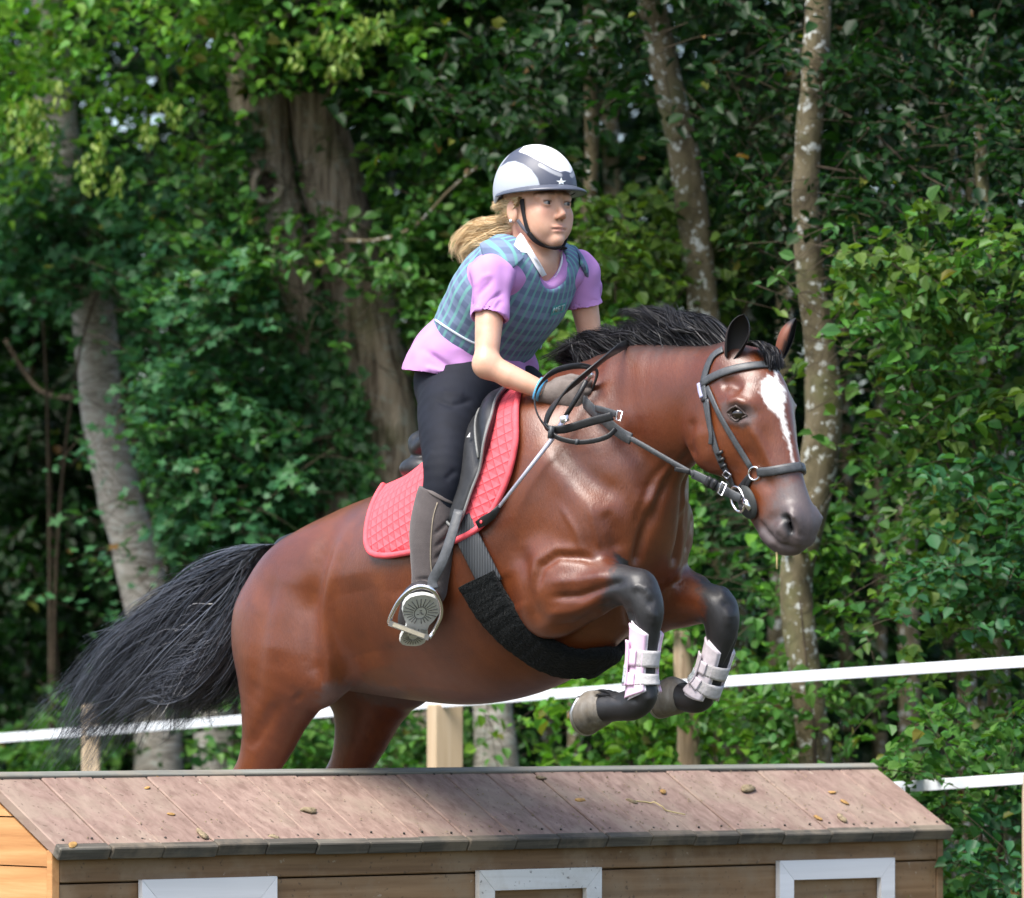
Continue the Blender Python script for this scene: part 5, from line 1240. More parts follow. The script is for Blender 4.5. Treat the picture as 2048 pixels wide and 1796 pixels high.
for sg in (1, -1):
    p, nr = skin(1511, 947, .006); e1, e2 = tangent(p, nr, (0, 0, 1)); P0 = p.copy()
    k = np.array([1, sg, 1]); ring('noseband_ring', p*k, e1*.0165*k, e2*.0165*k, .0028, bridle, MAT_CHROME)
    # bit: rubber cheek disc, D-shaped cheek and mouthpiece end
    p, nr = skin(1500, 1004, .006); e1, e2 = tangent(p, nr, hp(1520, 1050, 0)-hp(1490, 980, 0))
    bit = bpy.data.objects.new('bit', None); link(bit, bridle)
    a = np.linspace(0, 2*math.pi, 33)[:-1]; r0 = [p+nr*.001+e1*math.cos(x)*.046+e2*math.sin(x)*.036 for x in a]; r1 = [q+nr*.008-(q-p)*.08 for q in r0]
    v = np.array(r0+r1+[p+nr*.009])*k; f = [(i, (i+1) % 32, 32+(i+1) % 32, 32+i) for i in range(32)]+[(32+i, 32+(i+1) % 32, 64) for i in range(32)]
    mesh_obj('bit_guard', h2w(v), f, MAT_RUBBER, bit)
    q, _ = skin(1486, 996, .010)
    pts = [q+e1*.034*math.cos(x)+e2*.028*math.sin(x)+nr*.006 for x in np.radians(np.linspace(-70, 250, 24))]
    v, f = tube_geo(h2w(np.array(pts+[pts[0]])*k), .0042, 8, False); mesh_obj('bit_ring', v, f, MAT_CHROME, bit)
    q2, _ = skin(1503, 1006, .014); v, f = tube_geo(h2w(np.array([q2-e1*.018+e2*.004, q2+e1*.0, q2+e1*.020-e2*.004])*k), [.008, .011, .007], 10); mesh_obj('mouthpiece', v, f, MAT_CHROME, bit)
# cord of hay hanging from the lip
v, f = tube_geo(h2w(np.array([hp(1553, 1092, .02), hp(1554, 1112, .02), hp(1554, 1138, .022)])), .003, 6); o = mesh_obj('hay_stalk', v, f, MAT_STRAW); tag(o, 'pale hay stalk hanging from the lips of the horse', 'hay')
# reins: near rein from bit to glove, buckle end, and the slack loops over the neck
reins = empty('reins', tuple(hw(1240, 860, .1))); tag(reins, 'black leather reins looping from bit to gloved hand', 'reins')
SD = np.array([.25, .15, 1.0])
def tb(u): return .085+(1490-u)/300*.075   # how far out the near rein runs
free_strap('rein', [(1482, 998, .085), (1462, 988, .09), (1440, 976, .10), (1405, 957, .11), (1385, 948, .115)], SD, .024, .006, reins, MAT_LEATHER_G)
free_strap('rein', [(1390, 950, .114), (1340, 922, .125), (1290, 893, .14), (1252, 872, .15)], SD, .014, .006, reins, MAT_LEATHER_G)
free_strap('rein', [(1262, 878, .148), (1240, 866, .153), (1215, 845, .158), (1188, 822, .155), (1160, 796, .125)], [(.1, .1, 1), (.3, .1, .9), (.4, .1, .8), (.4, .1, .8), (.4, .1, .8)], .030, .005, reins, MAT_LEATHER_G)
free_strap('strap_end', [(1350, 938, .128), (1380, 944, .120)], SD, .012, .004, reins, MAT_LEATHER)
for u, v in ((1418, 964), (1428, 969)):
    c = hp(u, v, .108); v_, f_ = strap_geo(h2w(np.array([c-[.006, 0, -.004], c+[.006, 0, -.004]])), h2w(SD)-HO, .029, .010); mesh_obj('keeper', v_, f_, MAT_LEATHER, reins)
buckle(hp(1446, 978, .105), np.array([.1, 1, .1]), hp(1460, 986, .1)-hp(1440, 975, .1), .030, .016, reins)
# the bight: wide strap from the crest down to the loop
free_strap('rein_loop', [(1262, 686, -.02), (1245, 692, .06), (1215, 712, .14), (1175, 745, .20), (1135, 780, .235), (1105, 815, .25), (1092, 845, .25), (1100, 858, .25), (1130, 858, .235), (1175, 845, .21), (1225, 832, .185)],
           [(-.3, 0, 1), (-.3, 0, 1), (.5, .1, .8), (.6, .1, .8), (.7, .1, .6), (.95, .1, .3), (.9, .3, .3), (.3, .5, .8), (.1, .3, 1), (.1, .2, 1), (.1, .2, 1)], .022, .005, reins, MAT_LEATHER, 7)
free_strap('rein_loop', [(1176, 800, .105), (1194, 748, .12), (1180, 735, .14), (1150, 732, .18), (1110, 742, .23), (1082, 765, .265), (1070, 795, .275), (1074, 825, .275), (1090, 852, .265), (1105, 868, .255)],
           [(.8, .5, .2), (.8, .5, .2), (.5, .5, .6), (.1, .5, .8), (.1, .5, .8), (.5, .7, .3), (.7, .7, 0), (.6, .7, .1), (.5, .7, .4), (.4, .5, .8)], .016, .004, reins, MAT_LEATHER, 7)
free_strap('rein_loop', [(1100, 862, .255), (1115, 875, .25), (1150, 884, .235), (1185, 882, .215), (1215, 873, .195), (1232, 858, .175)], [(.1, .2, 1)]*6, .013, .004, reins, MAT_LEATHER, 7)
c = hp(1101, 865, .258); v_, f_ = strap_geo(h2w(np.array([c-[0, 0, .016], c+[.004, 0, .016]])), h2w([1, 0, 0])-HO, .012, .012); mesh_obj('keeper', v_, f_, MAT_LEATHER_G, reins)
c = hp(1153, 884, .236); v_, f_ = strap_geo(h2w(np.array([c-[0, 0, .007], c+[.004, 0, .007]])), h2w([1, 0, 0])-HO, .008, .008); mesh_obj('keeper', v_, f_, MAT_LEATHER_G, reins)
free_strap('strap_end', [(1192, 817, .165), (1215, 823, .168), (1234, 829, .17)], (.1, .2, 1), .018, .005, reins, MAT_LEATHER_G)
buckle(hp(1240, 832, .172), np.array([.1, 1, .1]), np.array([1, 0, -.2]), .024, .016, reins)
buckle(hp(1129, 841, .245), np.array([.1, 1, .1]), np.array([.5, 0, .8]), .016, .012, reins)
b = MB(); c = h2w(hp(1129, 838, .248)); b.box(c, np.array([.011, 0, .003]), np.array([-.002, 0, .008]), np.array([0, .005, 0])); b.build('buckle', MAT_BRIGHT, reins)
# ---- saddle pad
mp_ = M('red_quilt'); mp_.set(roughness=.85); mp_.b.inputs['Specular IOR Level'].default_value = .2
uvn = mp_.attr('Fab'); 
def saw(m, x, sc):
    f = m.math('FRACT', m.math('MULTIPLY', x, sc)); return m.math('ABSOLUTE', m.math('SUBTRACT', f, .5))
ua = mp_.math('ADD', mp_.math('MULTIPLY', uvn[0], .9), mp_.math('MULTIPLY', uvn[1], .45)); ub = mp_.math('SUBTRACT', mp_.math('MULTIPLY', uvn[1], .9), mp_.math('MULTIPLY', uvn[0], .35))
hq = mp_.math('MINIMUM', mp_.math('SUBTRACT', .5, saw(mp_, ua, 40.0)), mp_.math('SUBTRACT', .5, saw(mp_, ub, 40.0)))
hq = mp_.math('POWER', mp_.math('MULTIPLY', hq, 2.0), .5)
cq = mp_.ramp(hq, [(0, (.58, .055, .075)), (.35, (.80, .115, .140))]); mp_.col(cq); mp_.bump(hq, .8, .006); MAT_PAD = mp_.m
MAT_PADTRIM = simple('red_binding', (.80, .11, .135), .8, .2)
pad = empty('saddle_pad', tuple(hw(900, 960, 0))); tag(pad, 'quilted red saddle pad under the black saddle', 'saddle pad')
spine = [(770, 1000), (800, 984), (840, 963), (880, 935), (920, 905), (960, 868), (1000, 832), (1036, 800)]
lower = [(741, 1084), (752, 1108), (785, 1112), (830, 1104), (875, 1095), (925, 1078), (968, 1052), (1000, 1008), (1026, 945), (1040, 880)]
def sheet(name, top, bot, off, thick, parent, mat, nu=60, nv=26, mirror=True, bulge=None):
    """cloth between a line on the spine and an outline lower on the near side; copied to the far side"""
    tp = crom(np.array(top, float), 10); bt = crom(np.array(bot, float), 10)
    tp = np.stack([np.interp(np.linspace(0, 1, nu), np.linspace(0, 1, len(tp)), tp[:, i]) for i in (0, 1)], 1); bt = np.stack([np.interp(np.linspace(0, 1, nu), np.linspace(0, 1, len(bt)), bt[:, i]) for i in (0, 1)], 1)
    G = np.zeros((nu, nv, 3)); Nn = np.zeros((nu, nv, 3))
    for i in range(nu):
        a = hp(*tp[i], 0.0); h = BVH.ray_cast(Vector(tuple(h2w(np.array([a[0], 0.0, a[2]+.6])))), Vector((0, 0, -1))); p0 = np.array(h[0]) if h[0] is not None else h2w(a)
        q1 = h2w(skin(*bt[i])[0])
        for j in range(nv):
            k = j/(nv-1); c = p0*(1-k)+q1*k
            if 0 < k < 1: c = c+np.array([0, -.02, .10])*math.sin(math.pi*k)
            h = BVH.find_nearest(Vector(tuple(c))); nr = np.array(h[1]); p = np.array(h[0])
            if nr.dot(HT*.6+np.array([0, 0, .5])) < 0: nr = -nr
            G[i, j] = w2h(p); Nn[i, j] = [nr.dot(HS), nr.dot(HT), nr[2]]
        G[i, 0, 1] = 0; Nn[i, 0, 1] = 0
    for _ in range(4):
        for A in (G, Nn):
            B = A.copy(); B[1:-1] = A[1:-1]*.5+(A[2:]+A[:-2])*.25; A[:, 1:-1] = B[:, 1:-1]*.5+(B[:, 2:]+B[:, :-2])*.25
    Nn /= np.linalg.norm(Nn, axis=2)[..., None]
    b = np.zeros((nu, nv)) if bulge is None else bulge(np.linspace(0, 1, nu)[:, None], np.linspace(0, 1, nv)[None])
    outer = G+Nn*(off+thick+b)[..., None]; inner = G+Nn*off
    outs = []
    for sg in ((1, -1) if mirror else (1,)):
        k = np.array([1, sg, 1]); V = np.concatenate([outer.reshape(-1, 3), inner.reshape(-1, 3)])*k
        ii = np.arange(nu*nv).reshape(nu, nv); F = [np.stack([ii[:-1, :-1], ii[1:, :-1], ii[1:, 1:], ii[:-1, 1:]], -1).reshape(-1, 4)]
        F.append(F[0][:, ::-1]+nu*nv)
        e = np.concatenate([ii[0, :], ii[1:, -1], ii[-1, -2::-1]]); F.append(np.stack([e[:-1], e[1:], e[1:]+nu*nv, e[:-1]+nu*nv], -1))
        o = mesh_obj(name, h2w(V), np.concatenate(F), mat, parent)
        fab = np.stack([V[:, 0], V[:, 2], V[:, 2]*0], 1)
        set_col(o, fab, 'Fab'); outs.append(o)
    return outs, outer
_, pe = sheet('quilted_panel', spine, lower, .004, .012, pad, MAT_PAD)
edge = np.concatenate([pe[0, :], pe[1:, -1], pe[-1, -2::-1]])
for sg in (1, -1):
    v, f = tube_geo(h2w(sm(edge[2:-2].copy(), 3)*np.array([1, sg, 1])), .0085, 8); mesh_obj('binding', v, f, MAT_PADTRIM, pad)
# ---- girth: ribbed elastic and a black fleece sleeve round the belly
girth = empty('girth', tuple(hw(1080, 1290, 0))); tag(girth, 'grey elastic girth with thick black fleece sleeve under the chest', 'girth')
mgz = M('ribbed_elastic'); mgz.set(roughness=.7); wv = mgz.n('ShaderNodeTexWave'); wv.inputs['Scale'].default_value = 45; mgz.l(mgz.coord((1, 1, .6)), wv.inputs[0]); mgz.col(mgz.ramp(wv.outputs[0], [(0, (.035, .04, .045)), (1, (.075, .082, .09))])); mgz.bump(wv.outputs[0], .4, .003)
skin_strap('elastic', [(925, 1040), (945, 1085), (965, 1125), (985, 1165)], .068, .010, girth, mgz.m, off=.012, mirror=1)
mf = M('black_fleece'); mf.set(roughness=1.0); mf.b.inputs['Specular IOR Level'].default_value = .1; vv = mf.coord(); nn_ = mf.noise(vv, 130, 3, .7)
mf.col(mf.ramp(nn_, [(.3, (.003, .004, .004)), (.7, (.011, .013, .014))])); mf.bump(nn_, 1.0, .012); mf.b.inputs['Sheen Weight'].default_value = .06; MAT_FLEECE = mf.m
def fleece(px, width, thick, off, parent):
    pts = []; nn = []
    for u, v in px:
        p, nr = skin(u, v, off); pts.append(p); nn.append(nr)
    q = np.array(pts); m = np.array(nn)
    # run on under the belly to the far side
    q2 = q[::-1].copy(); q2[:, 1] *= -1; m2 = m[::-1].copy(); m2[:, 1] *= -1
    q = sm(np.vstack([q, q2]), 1); m = sm(np.vstack([m, m2]), 2); q = crom(q, 8); m = crom(m, 8); W = h2w(q); Nw = h2w(m)-HO
    t = np.linspace(0, len(W)-1, len(W)*4); W = np.stack([np.interp(t, np.arange(len(W)), W[:, i]) for i in range(3)], 1); Nw = np.stack([np.interp(t, np.arange(len(Nw)), Nw[:, i]) for i in range(3)], 1)
    W = sm(W, 40); Nw = sm(Nw, 60); T = sm(np.gradient(W, axis=0), 20); T /= np.linalg.norm(T, axis=1)[:, None]; S = np.cross(Nw, T); S /= np.linalg.norm(S, axis=1)[:, None]; Nw = np.cross(T, S)
    n = 30; a = np.arange(n)*2*math.pi/n; ca, sa = np.cos(a), np.sin(a); px_ = np.sign(ca)*np.abs(ca)**.45*width/2; py = np.sign(sa)*np.abs(sa)**.7*thick/2
    endk = np.ones(len(W)); V = (W[:, None]+S[:, None]*px_[None, :, None]+Nw[:, None]*py[None, :, None]).reshape(-1, 3)
    V = V+np.repeat(Nw, n, 0)*(.0022*NZ(V*55)+.0014*NZ(V*140))[:, None]+.0012*np.stack([NZ(V*120+9), NZ(V*120+31), NZ(V*120+57)], 1)
    m_ = len(W); f = [(i*n+j, i*n+(j+1) % n, (i+1)*n+(j+1) % n, (i+1)*n+j) for i in range(m_-1) for j in range(n)]+[tuple(range(n-1, -1, -1)), tuple((m_-1)*n+j for j in range(n))]
    return mesh_obj('fleece_sleeve', V, f, MAT_FLEECE, parent)
fleece([(958, 1155), (975, 1190), (1000, 1225), (1035, 1262), (1080, 1297), (1125, 1318), (1165, 1322), (1190, 1308)], .116, .038, .016, girth)
# ---- saddle
saddle = empty('saddle', tuple(hw(900, 900, 0))); tag(saddle, 'black leather jumping saddle with grey piping', 'saddle')
SB = Body()
SB.loft([[*hp(862, 905, 0)+np.array([0, 0, .01]), .040, .075], [*hp(880, 898, 0), .042, .10], [*hp(905, 872, 0), .034, .10], [*hp(940, 842, 0), .032, .10], [*hp(985, 795, 0), .034, .065], [*hp(1005, 772, 0), .028, .045]], k=.02, sub=3)
SB.ell(hp(872, 890, .0)+np.array([-.01, 0, .012]), (.035, .085, .034), k=.02)
for sg in (1, -1):
    SB.ell(hp(878, 936, 0)+np.array([-.005, sg*.065, -.002]), (.070, .045, .034), k=.006)
SVv, SFf = SB.mesh(.006, smooth=2); SVv = lap(SVv, SFf, 3, .5, None, .3)
mesh_obj('seat', h2w(SVv), SFf, MAT_LEATHER, saddle)
fl_top = [(880, 930), (910, 905), (945, 872), (980, 838), (1006, 806)]
fl_bot = [(895, 1010), (902, 1040), (918, 1056), (934, 1042), (950, 1000), (968, 955), (985, 905), (998, 855), (1003, 818)]
_, fe = sheet('flap', fl_top, fl_bot, .020, .010, saddle, MAT_LEATHER, 40, 20, bulge=lambda a, b: .012*np.exp(-((a-.80)/.10)**2)*sstep(.15, .6, b)-.012*np.exp(-((a-.66)/.05)**2)*sstep(.2, .6, b)*.6)
edge = np.concatenate([fe[0, 3:], fe[1:, -1], fe[-1, -2:2:-1]])
MAT_PIPE = simple('grey_piping', (.16, .165, .16), .55)
for sg in (1, -1):
    v, f = tube_geo(h2w(sm(edge.copy(), 3)*np.array([1, sg, 1])), .0042, 7); mesh_obj('piping', v, f, MAT_PIPE, saddle)
    ln = fe[int(40*.66), 6:-1]+np.array([0, .003, 0]); v, f = tube_geo(h2w(sm(ln.copy(), 2)*np.array([1, sg, 1])), .0035, 7); mesh_obj('piping', v, f, MAT_PIPE, saddle)
# small pale maker's mark on the flap: a triangle
c, nr = skin(958, 882, .036); e1, e2 = tangent(c, nr, (0, 0, 1)); tri = np.array([c+e1*.008, c-e1*.006+e2*.006, c-e1*.006-e2*.006])
mesh_obj('maker_mark', h2w(np.vstack([tri, tri-nr*.002])), [(0, 1, 2), (3, 5, 4), (0, 3, 4, 1), (1, 4, 5, 2), (2, 5, 3, 0)], simple('mark_silver', (.6, .6, .6), .4), saddle, smooth=False)
# ---- brushing boots on the forelegs
MAT_BOOTP = simple('pink_neoprene', (.74, .52, .68), .7, .3, var=.08, scale=30)
MAT_BOOTW = simple('pale_fleece_trim', (.78, .72, .77), .95, .1, var=.1, scale=120, bump=.6, bscale=200, bdist=.004)
MAT_BOOTS = simple('grey_strap', (.50, .48, .48), .8, .2, var=.15, scale=80, bump=.5, bscale=260, bdist=.003)
MAT_PRINT = simple('silver_print', (.45, .50, .52), .5, var=.5, scale=220)
def leg_boot(rows, label, i0, i1, side, MAT_BOOTP=MAT_BOOTP):
    """shell wrapped on the cannon rows i0..i1 (open at the front), with two straps"""
    r = crom(np.array(rows)[i0:i1+1], 8); c = r[:, :3]; o = empty('brushing_boot', tuple(h2w(c.mean(0)))); tag(o, label, 'leg boot', 'brushing boots on the front legs')
    T = np.gradient(c, axis=0); T /= np.linalg.norm(T, axis=1)[:, None]; Lt = np.array([0, 1.0, 0]); N = np.cross(Lt, T); N /= np.linalg.norm(N, axis=1)[:, None]
    if N[len(N)//2][0] < 0: N = -N           # N points forward, Lt to the near side
    def shell(a0, a1, k0, k1, grow, thick, mat, name, n=26, lip=0.0, shape=None):
        a = np.radians(np.linspace(a0, a1, n)); V = []
        ks = range(k0, k1+1); m = len(ks)
        for g in (grow+thick, grow):
            for q, k in enumerate(ks):
                for j, x in enumerate(a):
                    w = 1.0 if shape is None else shape(q/(m-1), j/(n-1))
                    V.append(c[k]+N[k]*math.cos(x)*(r[k, 3]+g)+Lt*math.sin(x)*(r[k, 4]+g)+T[k]*(0 if shape is None else w))
        ii = np.arange(m*n).reshape(m, n); f = [tuple(x) for x in np.stack([ii[:-1, :-1], ii[1:, :-1], ii[1:, 1:], ii[:-1, 1:]], -1).reshape(-1, 4)]
        f += [tuple(y+m*n for y in x[::-1]) for x in f]
        e = list(ii[0, :])+list(ii[1:, -1])+list(ii[-1, -2::-1])+list(ii[-2:0:-1, 0]); f += [(e[i], e[(i+1) % len(e)], e[(i+1) % len(e)]+m*n, e[i]+m*n) for i in range(len(e))]
        return mesh_obj(name, h2w(np.array(V)), f, mat, o)
    m = len(c)-1
    shell(48, 312, int(m*.12), int(m*.97), .004, .007, MAT_BOOTP, 'shell', shape=lambda q, j: (.020*(1 if q > .9 else 0)*math.sin(math.pi*j)-.025*(1 if q < .1 else 0)*math.sin(math.pi*j)))
    shell(40, 320, int(m*.10), int(m*.99), .001, .004, MAT_BOOTW, 'lining', shape=lambda q, j: (.028*(1 if q > .9 else 0)*math.sin(math.pi*j)-.034*(1 if q < .1 else 0)*math.sin(math.pi*j)))
    for a, b in ((.34, .56), (.64, .86)):
        shell(-62, 110, int(m*a), int(m*b), .006, .005, MAT_BOOTS, 'strap')
        shell(80, 150, int(m*a)+0, int(m*b), .011, .005, MAT_BOOTP, 'strap_tab')
    shell(108, 150, int(m*.22), int(m*.84), .0165, .004, MAT_BOOTP, 'closure'); shell(112, 146, int(m*.58), int(m*.80), .0208, .0012, MAT_PRINT, 'printed_patch')
    return o
leg_boot(FORE_N, 'pink and grey brushing boot on the nearer front leg', 7, 10, 1)
leg_boot(FORE_F, 'pale grey brushing boot on the farther front leg', 7, 10, -1, simple('pale_neoprene', (.62, .56, .60), .75, .3))
# ------------------------------------------------------------------ the rider
person = empty('person', tuple(hw(932, 770, 0)))
tag(person, 'rider in grey helmet, lilac shirt and checked vest leaning forward on the horse', 'person')
H0 = hp(1076, 425, 0)
YC, YS = math.cos(math.radians(9)), math.sin(math.radians(9))      # the head turns a little to the camera
def hd(s, t, z): return H0+np.array([s*YC-t*YS, s*YS+t*YC, z])
ms = M('skin'); ms.set(roughness=.48); v = ms.coord(); a = ms.attr('Col')
c = ms.ramp(ms.noise(v, 22, 4), [(.35, (.58, .32, .215)), (.65, (.66, .39, .275))]); c = ms.mix(ms.math('MULTIPLY', a[0], .75), c, (.52, .16, .13)); c = ms.mix(a[1], c, (.12, .06, .035)); ms.col(c)
ms.b.inputs['Subsurface Weight'].default_value = .12; ms.b.inputs['Subsurface Radius'].default_value = (.01, .004, .002); ms.b.inputs['Subsurface Scale'].default_value = .6; MAT_SKIN = ms.m
SH_N, EL_N, WR_N = hp(984, 550, .166), hp(972, 733, .245), hp(1098, 786, .150)
SH_F, EL_F, WR_F = hp(1156, 542, -.166), hp(1184, 690, -.215), hp(1168, 752, -.06)
B = Body()
B.ell(hd(-.018, 0, .045), (.094, .076, .088), k=.02)                      # skull
B.ell(hd(.030, 0, -.014), (.066, .056, .082), k=.03)                     # face
for sg in (1, -1):
    B.caps([hd(-.003, sg*.050, -.028), hd(.030, sg*.040, -.062), hd(.076, sg*.008, -.082)], [.015, .014, .011], k=.025)
    B.ell(hd(.058, sg*.040, -.008), (.026, .020, .022), k=.025)
    B.ell(hd(.070, sg*.022, -.050), (.020, .019, .022), k=.02)
    B.ell(hd(.101, sg*.0095, -.0195), (.009, .0055, .0065), k=.006)
    B.ell(hd(.098, sg*.033, .018), (.018, .018, .012), k=.012, mode='sub')
    B.ell(hd(.0785, sg*.032, .0185), (.0155, .0165, .0135), k=.005)
    B.caps([hd(.088, sg*.013, .040), hd(.085, sg*.034, .041), hd(.068, sg*.052, .035)], [.006, .007, .007], k=.016)
    B.ell(hd(.052, sg*.038, -.036), (.026, .020, .026), k=.03)
    B.ell(hd(.094, sg*.0325, .0175), (.018, .0125, .0042), k=.002, mode='sub')
    # ear
    B.ell(hd(-.012, sg*.076, -.002), (.019, .008, .031), rot=[[math.cos(.2), 0, math.sin(.2)], [0, 1, 0], [-math.sin(.2), 0, math.cos(.2)]], k=.006)
    B.ell(hd(-.008, sg*.084, .002), (.010, .005, .017), k=.004, mode='sub')
B.caps([hd(.086, 0, .028), hd(.101, 0, .004), hd(.112, 0, -.012)], [.0080, .0075, .0085], k=.012)
B.ell(hd(.0915, 0, -.0462), (.011, .022, .0055), k=.007); B.ell(hd(.0905, 0, -.0560), (.011, .019, .0060), k=.007)
B.caps([hd(.094, .023, -.0516), hd(.1035, 0, -.0512), hd(.094, -.023, -.0516)], .0022, k=.003, mode='sub')
B.ell(hd(.082, 0, -.078), (.017, .017, .013), k=.016)
nb_ = hp(1066, 528, 0)
B.loft([[*hd(-.028, 0, -.03), .056, .050], [*hd(-.026, 0, -.085), .051, .048], [*nb_, .058, .060], [*hp(1052, 560, 0), .07, .12]], k=.02, sub=3)
def arm(B, S, E, Wr, k=.01, g=0.0, r=(.046, .037, .031, .034, .032, .022)):
    m1 = S*.5+E*.5; m2 = E*.62+Wr*.38
    B.caps([S, m1, E*.93+S*.07], [r[0]+g, r[1]+g, r[2]+g], k=.02); B.caps([E*.97+S*.03, m2, Wr], [r[2]+g, r[3]+g-.002, r[5]+g], k=.02); B.ell(E, (.031+g, .031+g, .031+g), k=.02)
arm(B, SH_N, EL_N, WR_N); arm(B, SH_F, EL_F, WR_F)
B.caps([SH_N, nb_+np.array([0, .03, .0])], [.045, .05], k=.03); B.caps([SH_F, nb_+np.array([0, -.03, .0])], [.045, .05], k=.03)
BV, BF = B.mesh(.0045 if FASTTEST else .0030, smooth=2); BV = lap(BV, BF, 2, .5, None, .4)
body = mesh_obj('body', h2w(BV), BF, MAT_SKIN, person)
rel = BV-H0; rel = np.stack([rel[:, 0]*YC+rel[:, 1]*YS, -rel[:, 0]*YS+rel[:, 1]*YC, rel[:, 2]], 1); red = np.zeros(len(BV)); dk = np.zeros(len(BV))
lip = np.exp(-(((rel[:, 2]+.051)/.0085)**2+(rel[:, 1]/.022)**2))*(rel[:, 0] > .08); red = np.maximum(red, lip*.8)
red = np.maximum(red, .30*np.exp(-(((rel[:, 2]+.012)/.02)**2+((np.abs(rel[:, 1])-.042)/.018)**2))*(rel[:, 0] > .03)); red = np.maximum(red, .3*np.exp(-((rel[:, 2]+.015)/.012)**2-(rel[:, 1]/.014)**2)*(rel[:, 0] > .1))
br = np.exp(-(((rel[:, 2]-.043+.10*np.maximum(np.abs(rel[:, 1])-.034, 0))/.0045)**2))*sstep(.010, .016, np.abs(rel[:, 1]))*(1-sstep(.048, .056, np.abs(rel[:, 1])))*(rel[:, 0] > .05); dk = np.maximum(dk, br*.85)
lash = np.exp(-(((rel[:, 2]-.0225)/.0028)**2))*sstep(.018, .022, np.abs(rel[:, 1]))*(1-sstep(.044, .048, np.abs(rel[:, 1])))*(rel[:, 0] > .06); dk = np.maximum(dk, lash*1.0)
ns = np.exp(-(((rel[:, 2]+.0275)/.003)**2+((np.abs(rel[:, 1])-.0075)/.0035)**2))*(rel[:, 0] > .09); dk = np.maximum(dk, ns)
mo = np.exp(-(((rel[:, 2]+.0512)/.0016)**2))*(np.abs(rel[:, 1]) < .023)*(rel[:, 0] > .085); dk = np.maximum(dk, .6*mo)
set_col(body, np.stack([red, dk, dk*0], 1))
# eyes
me2 = M('rider_eye'); me2.set(roughness=.12); a = me2.attr('Col'); me2.col(me2.mix(a[1], me2.mix(a[0], (.40, .36, .33), (.03, .04, .04)), (.004, .004, .004)))
for sg in (1, -1):
    c = hd(.0785, sg*.032, .0180); v, f = uvsphere(c, .0125, 24, 16)
    look = np.array([.95, -.15 if sg > 0 else -.12, -.03]); look /= np.linalg.norm(look); d = (v-c).dot(look)/.0125; o = mesh_obj('eye', h2w(v), f, me2.m, person); set_col(o, np.stack([sstep(.85, .88, d), sstep(.955, .97, d), d*0], 1))
v, f = uvsphere(hd(-.008, .084, -.026), .0045, 10, 8); mesh_obj('earring', h2w(v), f, simple('pearl', (.85, .85, .88), .2), person)
# ---- helmet
helmet = bpy.data.objects.new('helmet', None); link(helmet, person)
HC = hd(-.014, 0, .060)
def cut(q):   # rim: level in front, arched over the ear, lower behind
    x = q-HC; s = x[:, 0]
    rim = np.interp(s, [-.14, -.11, -.085, -.06, -.03, .02, .14], [-.052, -.050, -.036, -.020, -.014, -.012, -.002])
    return rim-x[:, 2]
E = Body()
E.ell(HC, (.124, .099, .122), k=.0)
E.fn(cut, HC-.2, HC+.2, k=.008, mode='and')
E.ell(HC+np.array([.0, 0, -.03]), (.112, .087, .110), k=.004, mode='sub')
EV, EF = E.mesh(.004 if FASTTEST else .0032, smooth=2); EV = lap(EV, EF, 2, .5, None, .4)
Em = EV.copy(); Em[:, 1] = np.abs(Em[:, 1]); euv = proj(h2w(Em))
wtop = [(1038, 303), (1050, 290), (1072, 280), (1100, 280), (1125, 300), (1140, 325), (1140, 340), (1120, 343), (1106, 337), (1080, 322), (1055, 309)]
dpan = [(1000, 334), (1010, 320), (1026, 300), (1060, 280), (1180, 280), (1180, 400), (1084, 400), (1082, 378), (1075, 356), (1062, 339), (1046, 328), (1030, 322), (1016, 324)]
wh = 1-sstep(-1.2, 1.2, poly_dist(euv, wtop)); dp = (1-sstep(-1.0, 1.0, poly_dist(euv, dpan)))*(1-wh)
sl_, _ = seg_dist2(euv, [(1080, 330), (1106, 344), (1121, 350)]); sil = (1-sstep(1.5, 3.0, np.abs(sl_-1.5)))*(1-wh)*dp
sn = EV-HC; wh = wh*(sn[:, 2] > 0); 
mhel = M('helmet_shell'); mhel.set(roughness=.48); a = mhel.attr('Col'); c = mhel.mix(a[0], (.40, .44, .50), (.060, .068, .10)); c = mhel.mix(a[1], c, (.80, .80, .82)); c = mhel.mix(a[2], c, (.32, .33, .36)); mhel.col(c); mhel.b.inputs['Coat Weight'].default_value = .06; mhel.b.inputs['Coat Roughness'].default_value = .12
sh = mesh_obj('shell', h2w(EV), EF, mhel.m, helmet); set_col(sh, np.stack([dp, wh, sil], 1))
MAT_VISOR = simple('dark_visor', (.075, .085, .115), .35)
# peak
n = 40; V = []; ph = np.radians(np.linspace(-118, 118, n)); rows_ = []
for q, (gr, dz) in enumerate(((-.004, .010), (.010, .006), (.030, -.001), (.036, -.006), (.034, -.010), (.020, -.008), (-.004, -.006))):
    for x in ph:
        k = max(0, math.cos(x*.78))**.8; rs, rt = .122, .098
        g = gr*(.14+.86*k**1.6) if gr > 0 else gr
        z = -.006-.012*math.cos(x)*0-.010*(1-k)+dz*(.5+.5*k)+.004*k
        V.append(HC+np.array([math.cos(x)*(rs+g), math.sin(x)*(rt+g*.75), z]))
m = 7; ii = np.arange(m*n).reshape(m, n); F = [tuple(x) for x in np.stack([ii[:-1, :-1], ii[1:, :-1], ii[1:, 1:], ii[:-1, 1:]], -1).reshape(-1, 4)]
mesh_obj('peak', h2w(np.array(V)), F, MAT_VISOR, helmet)
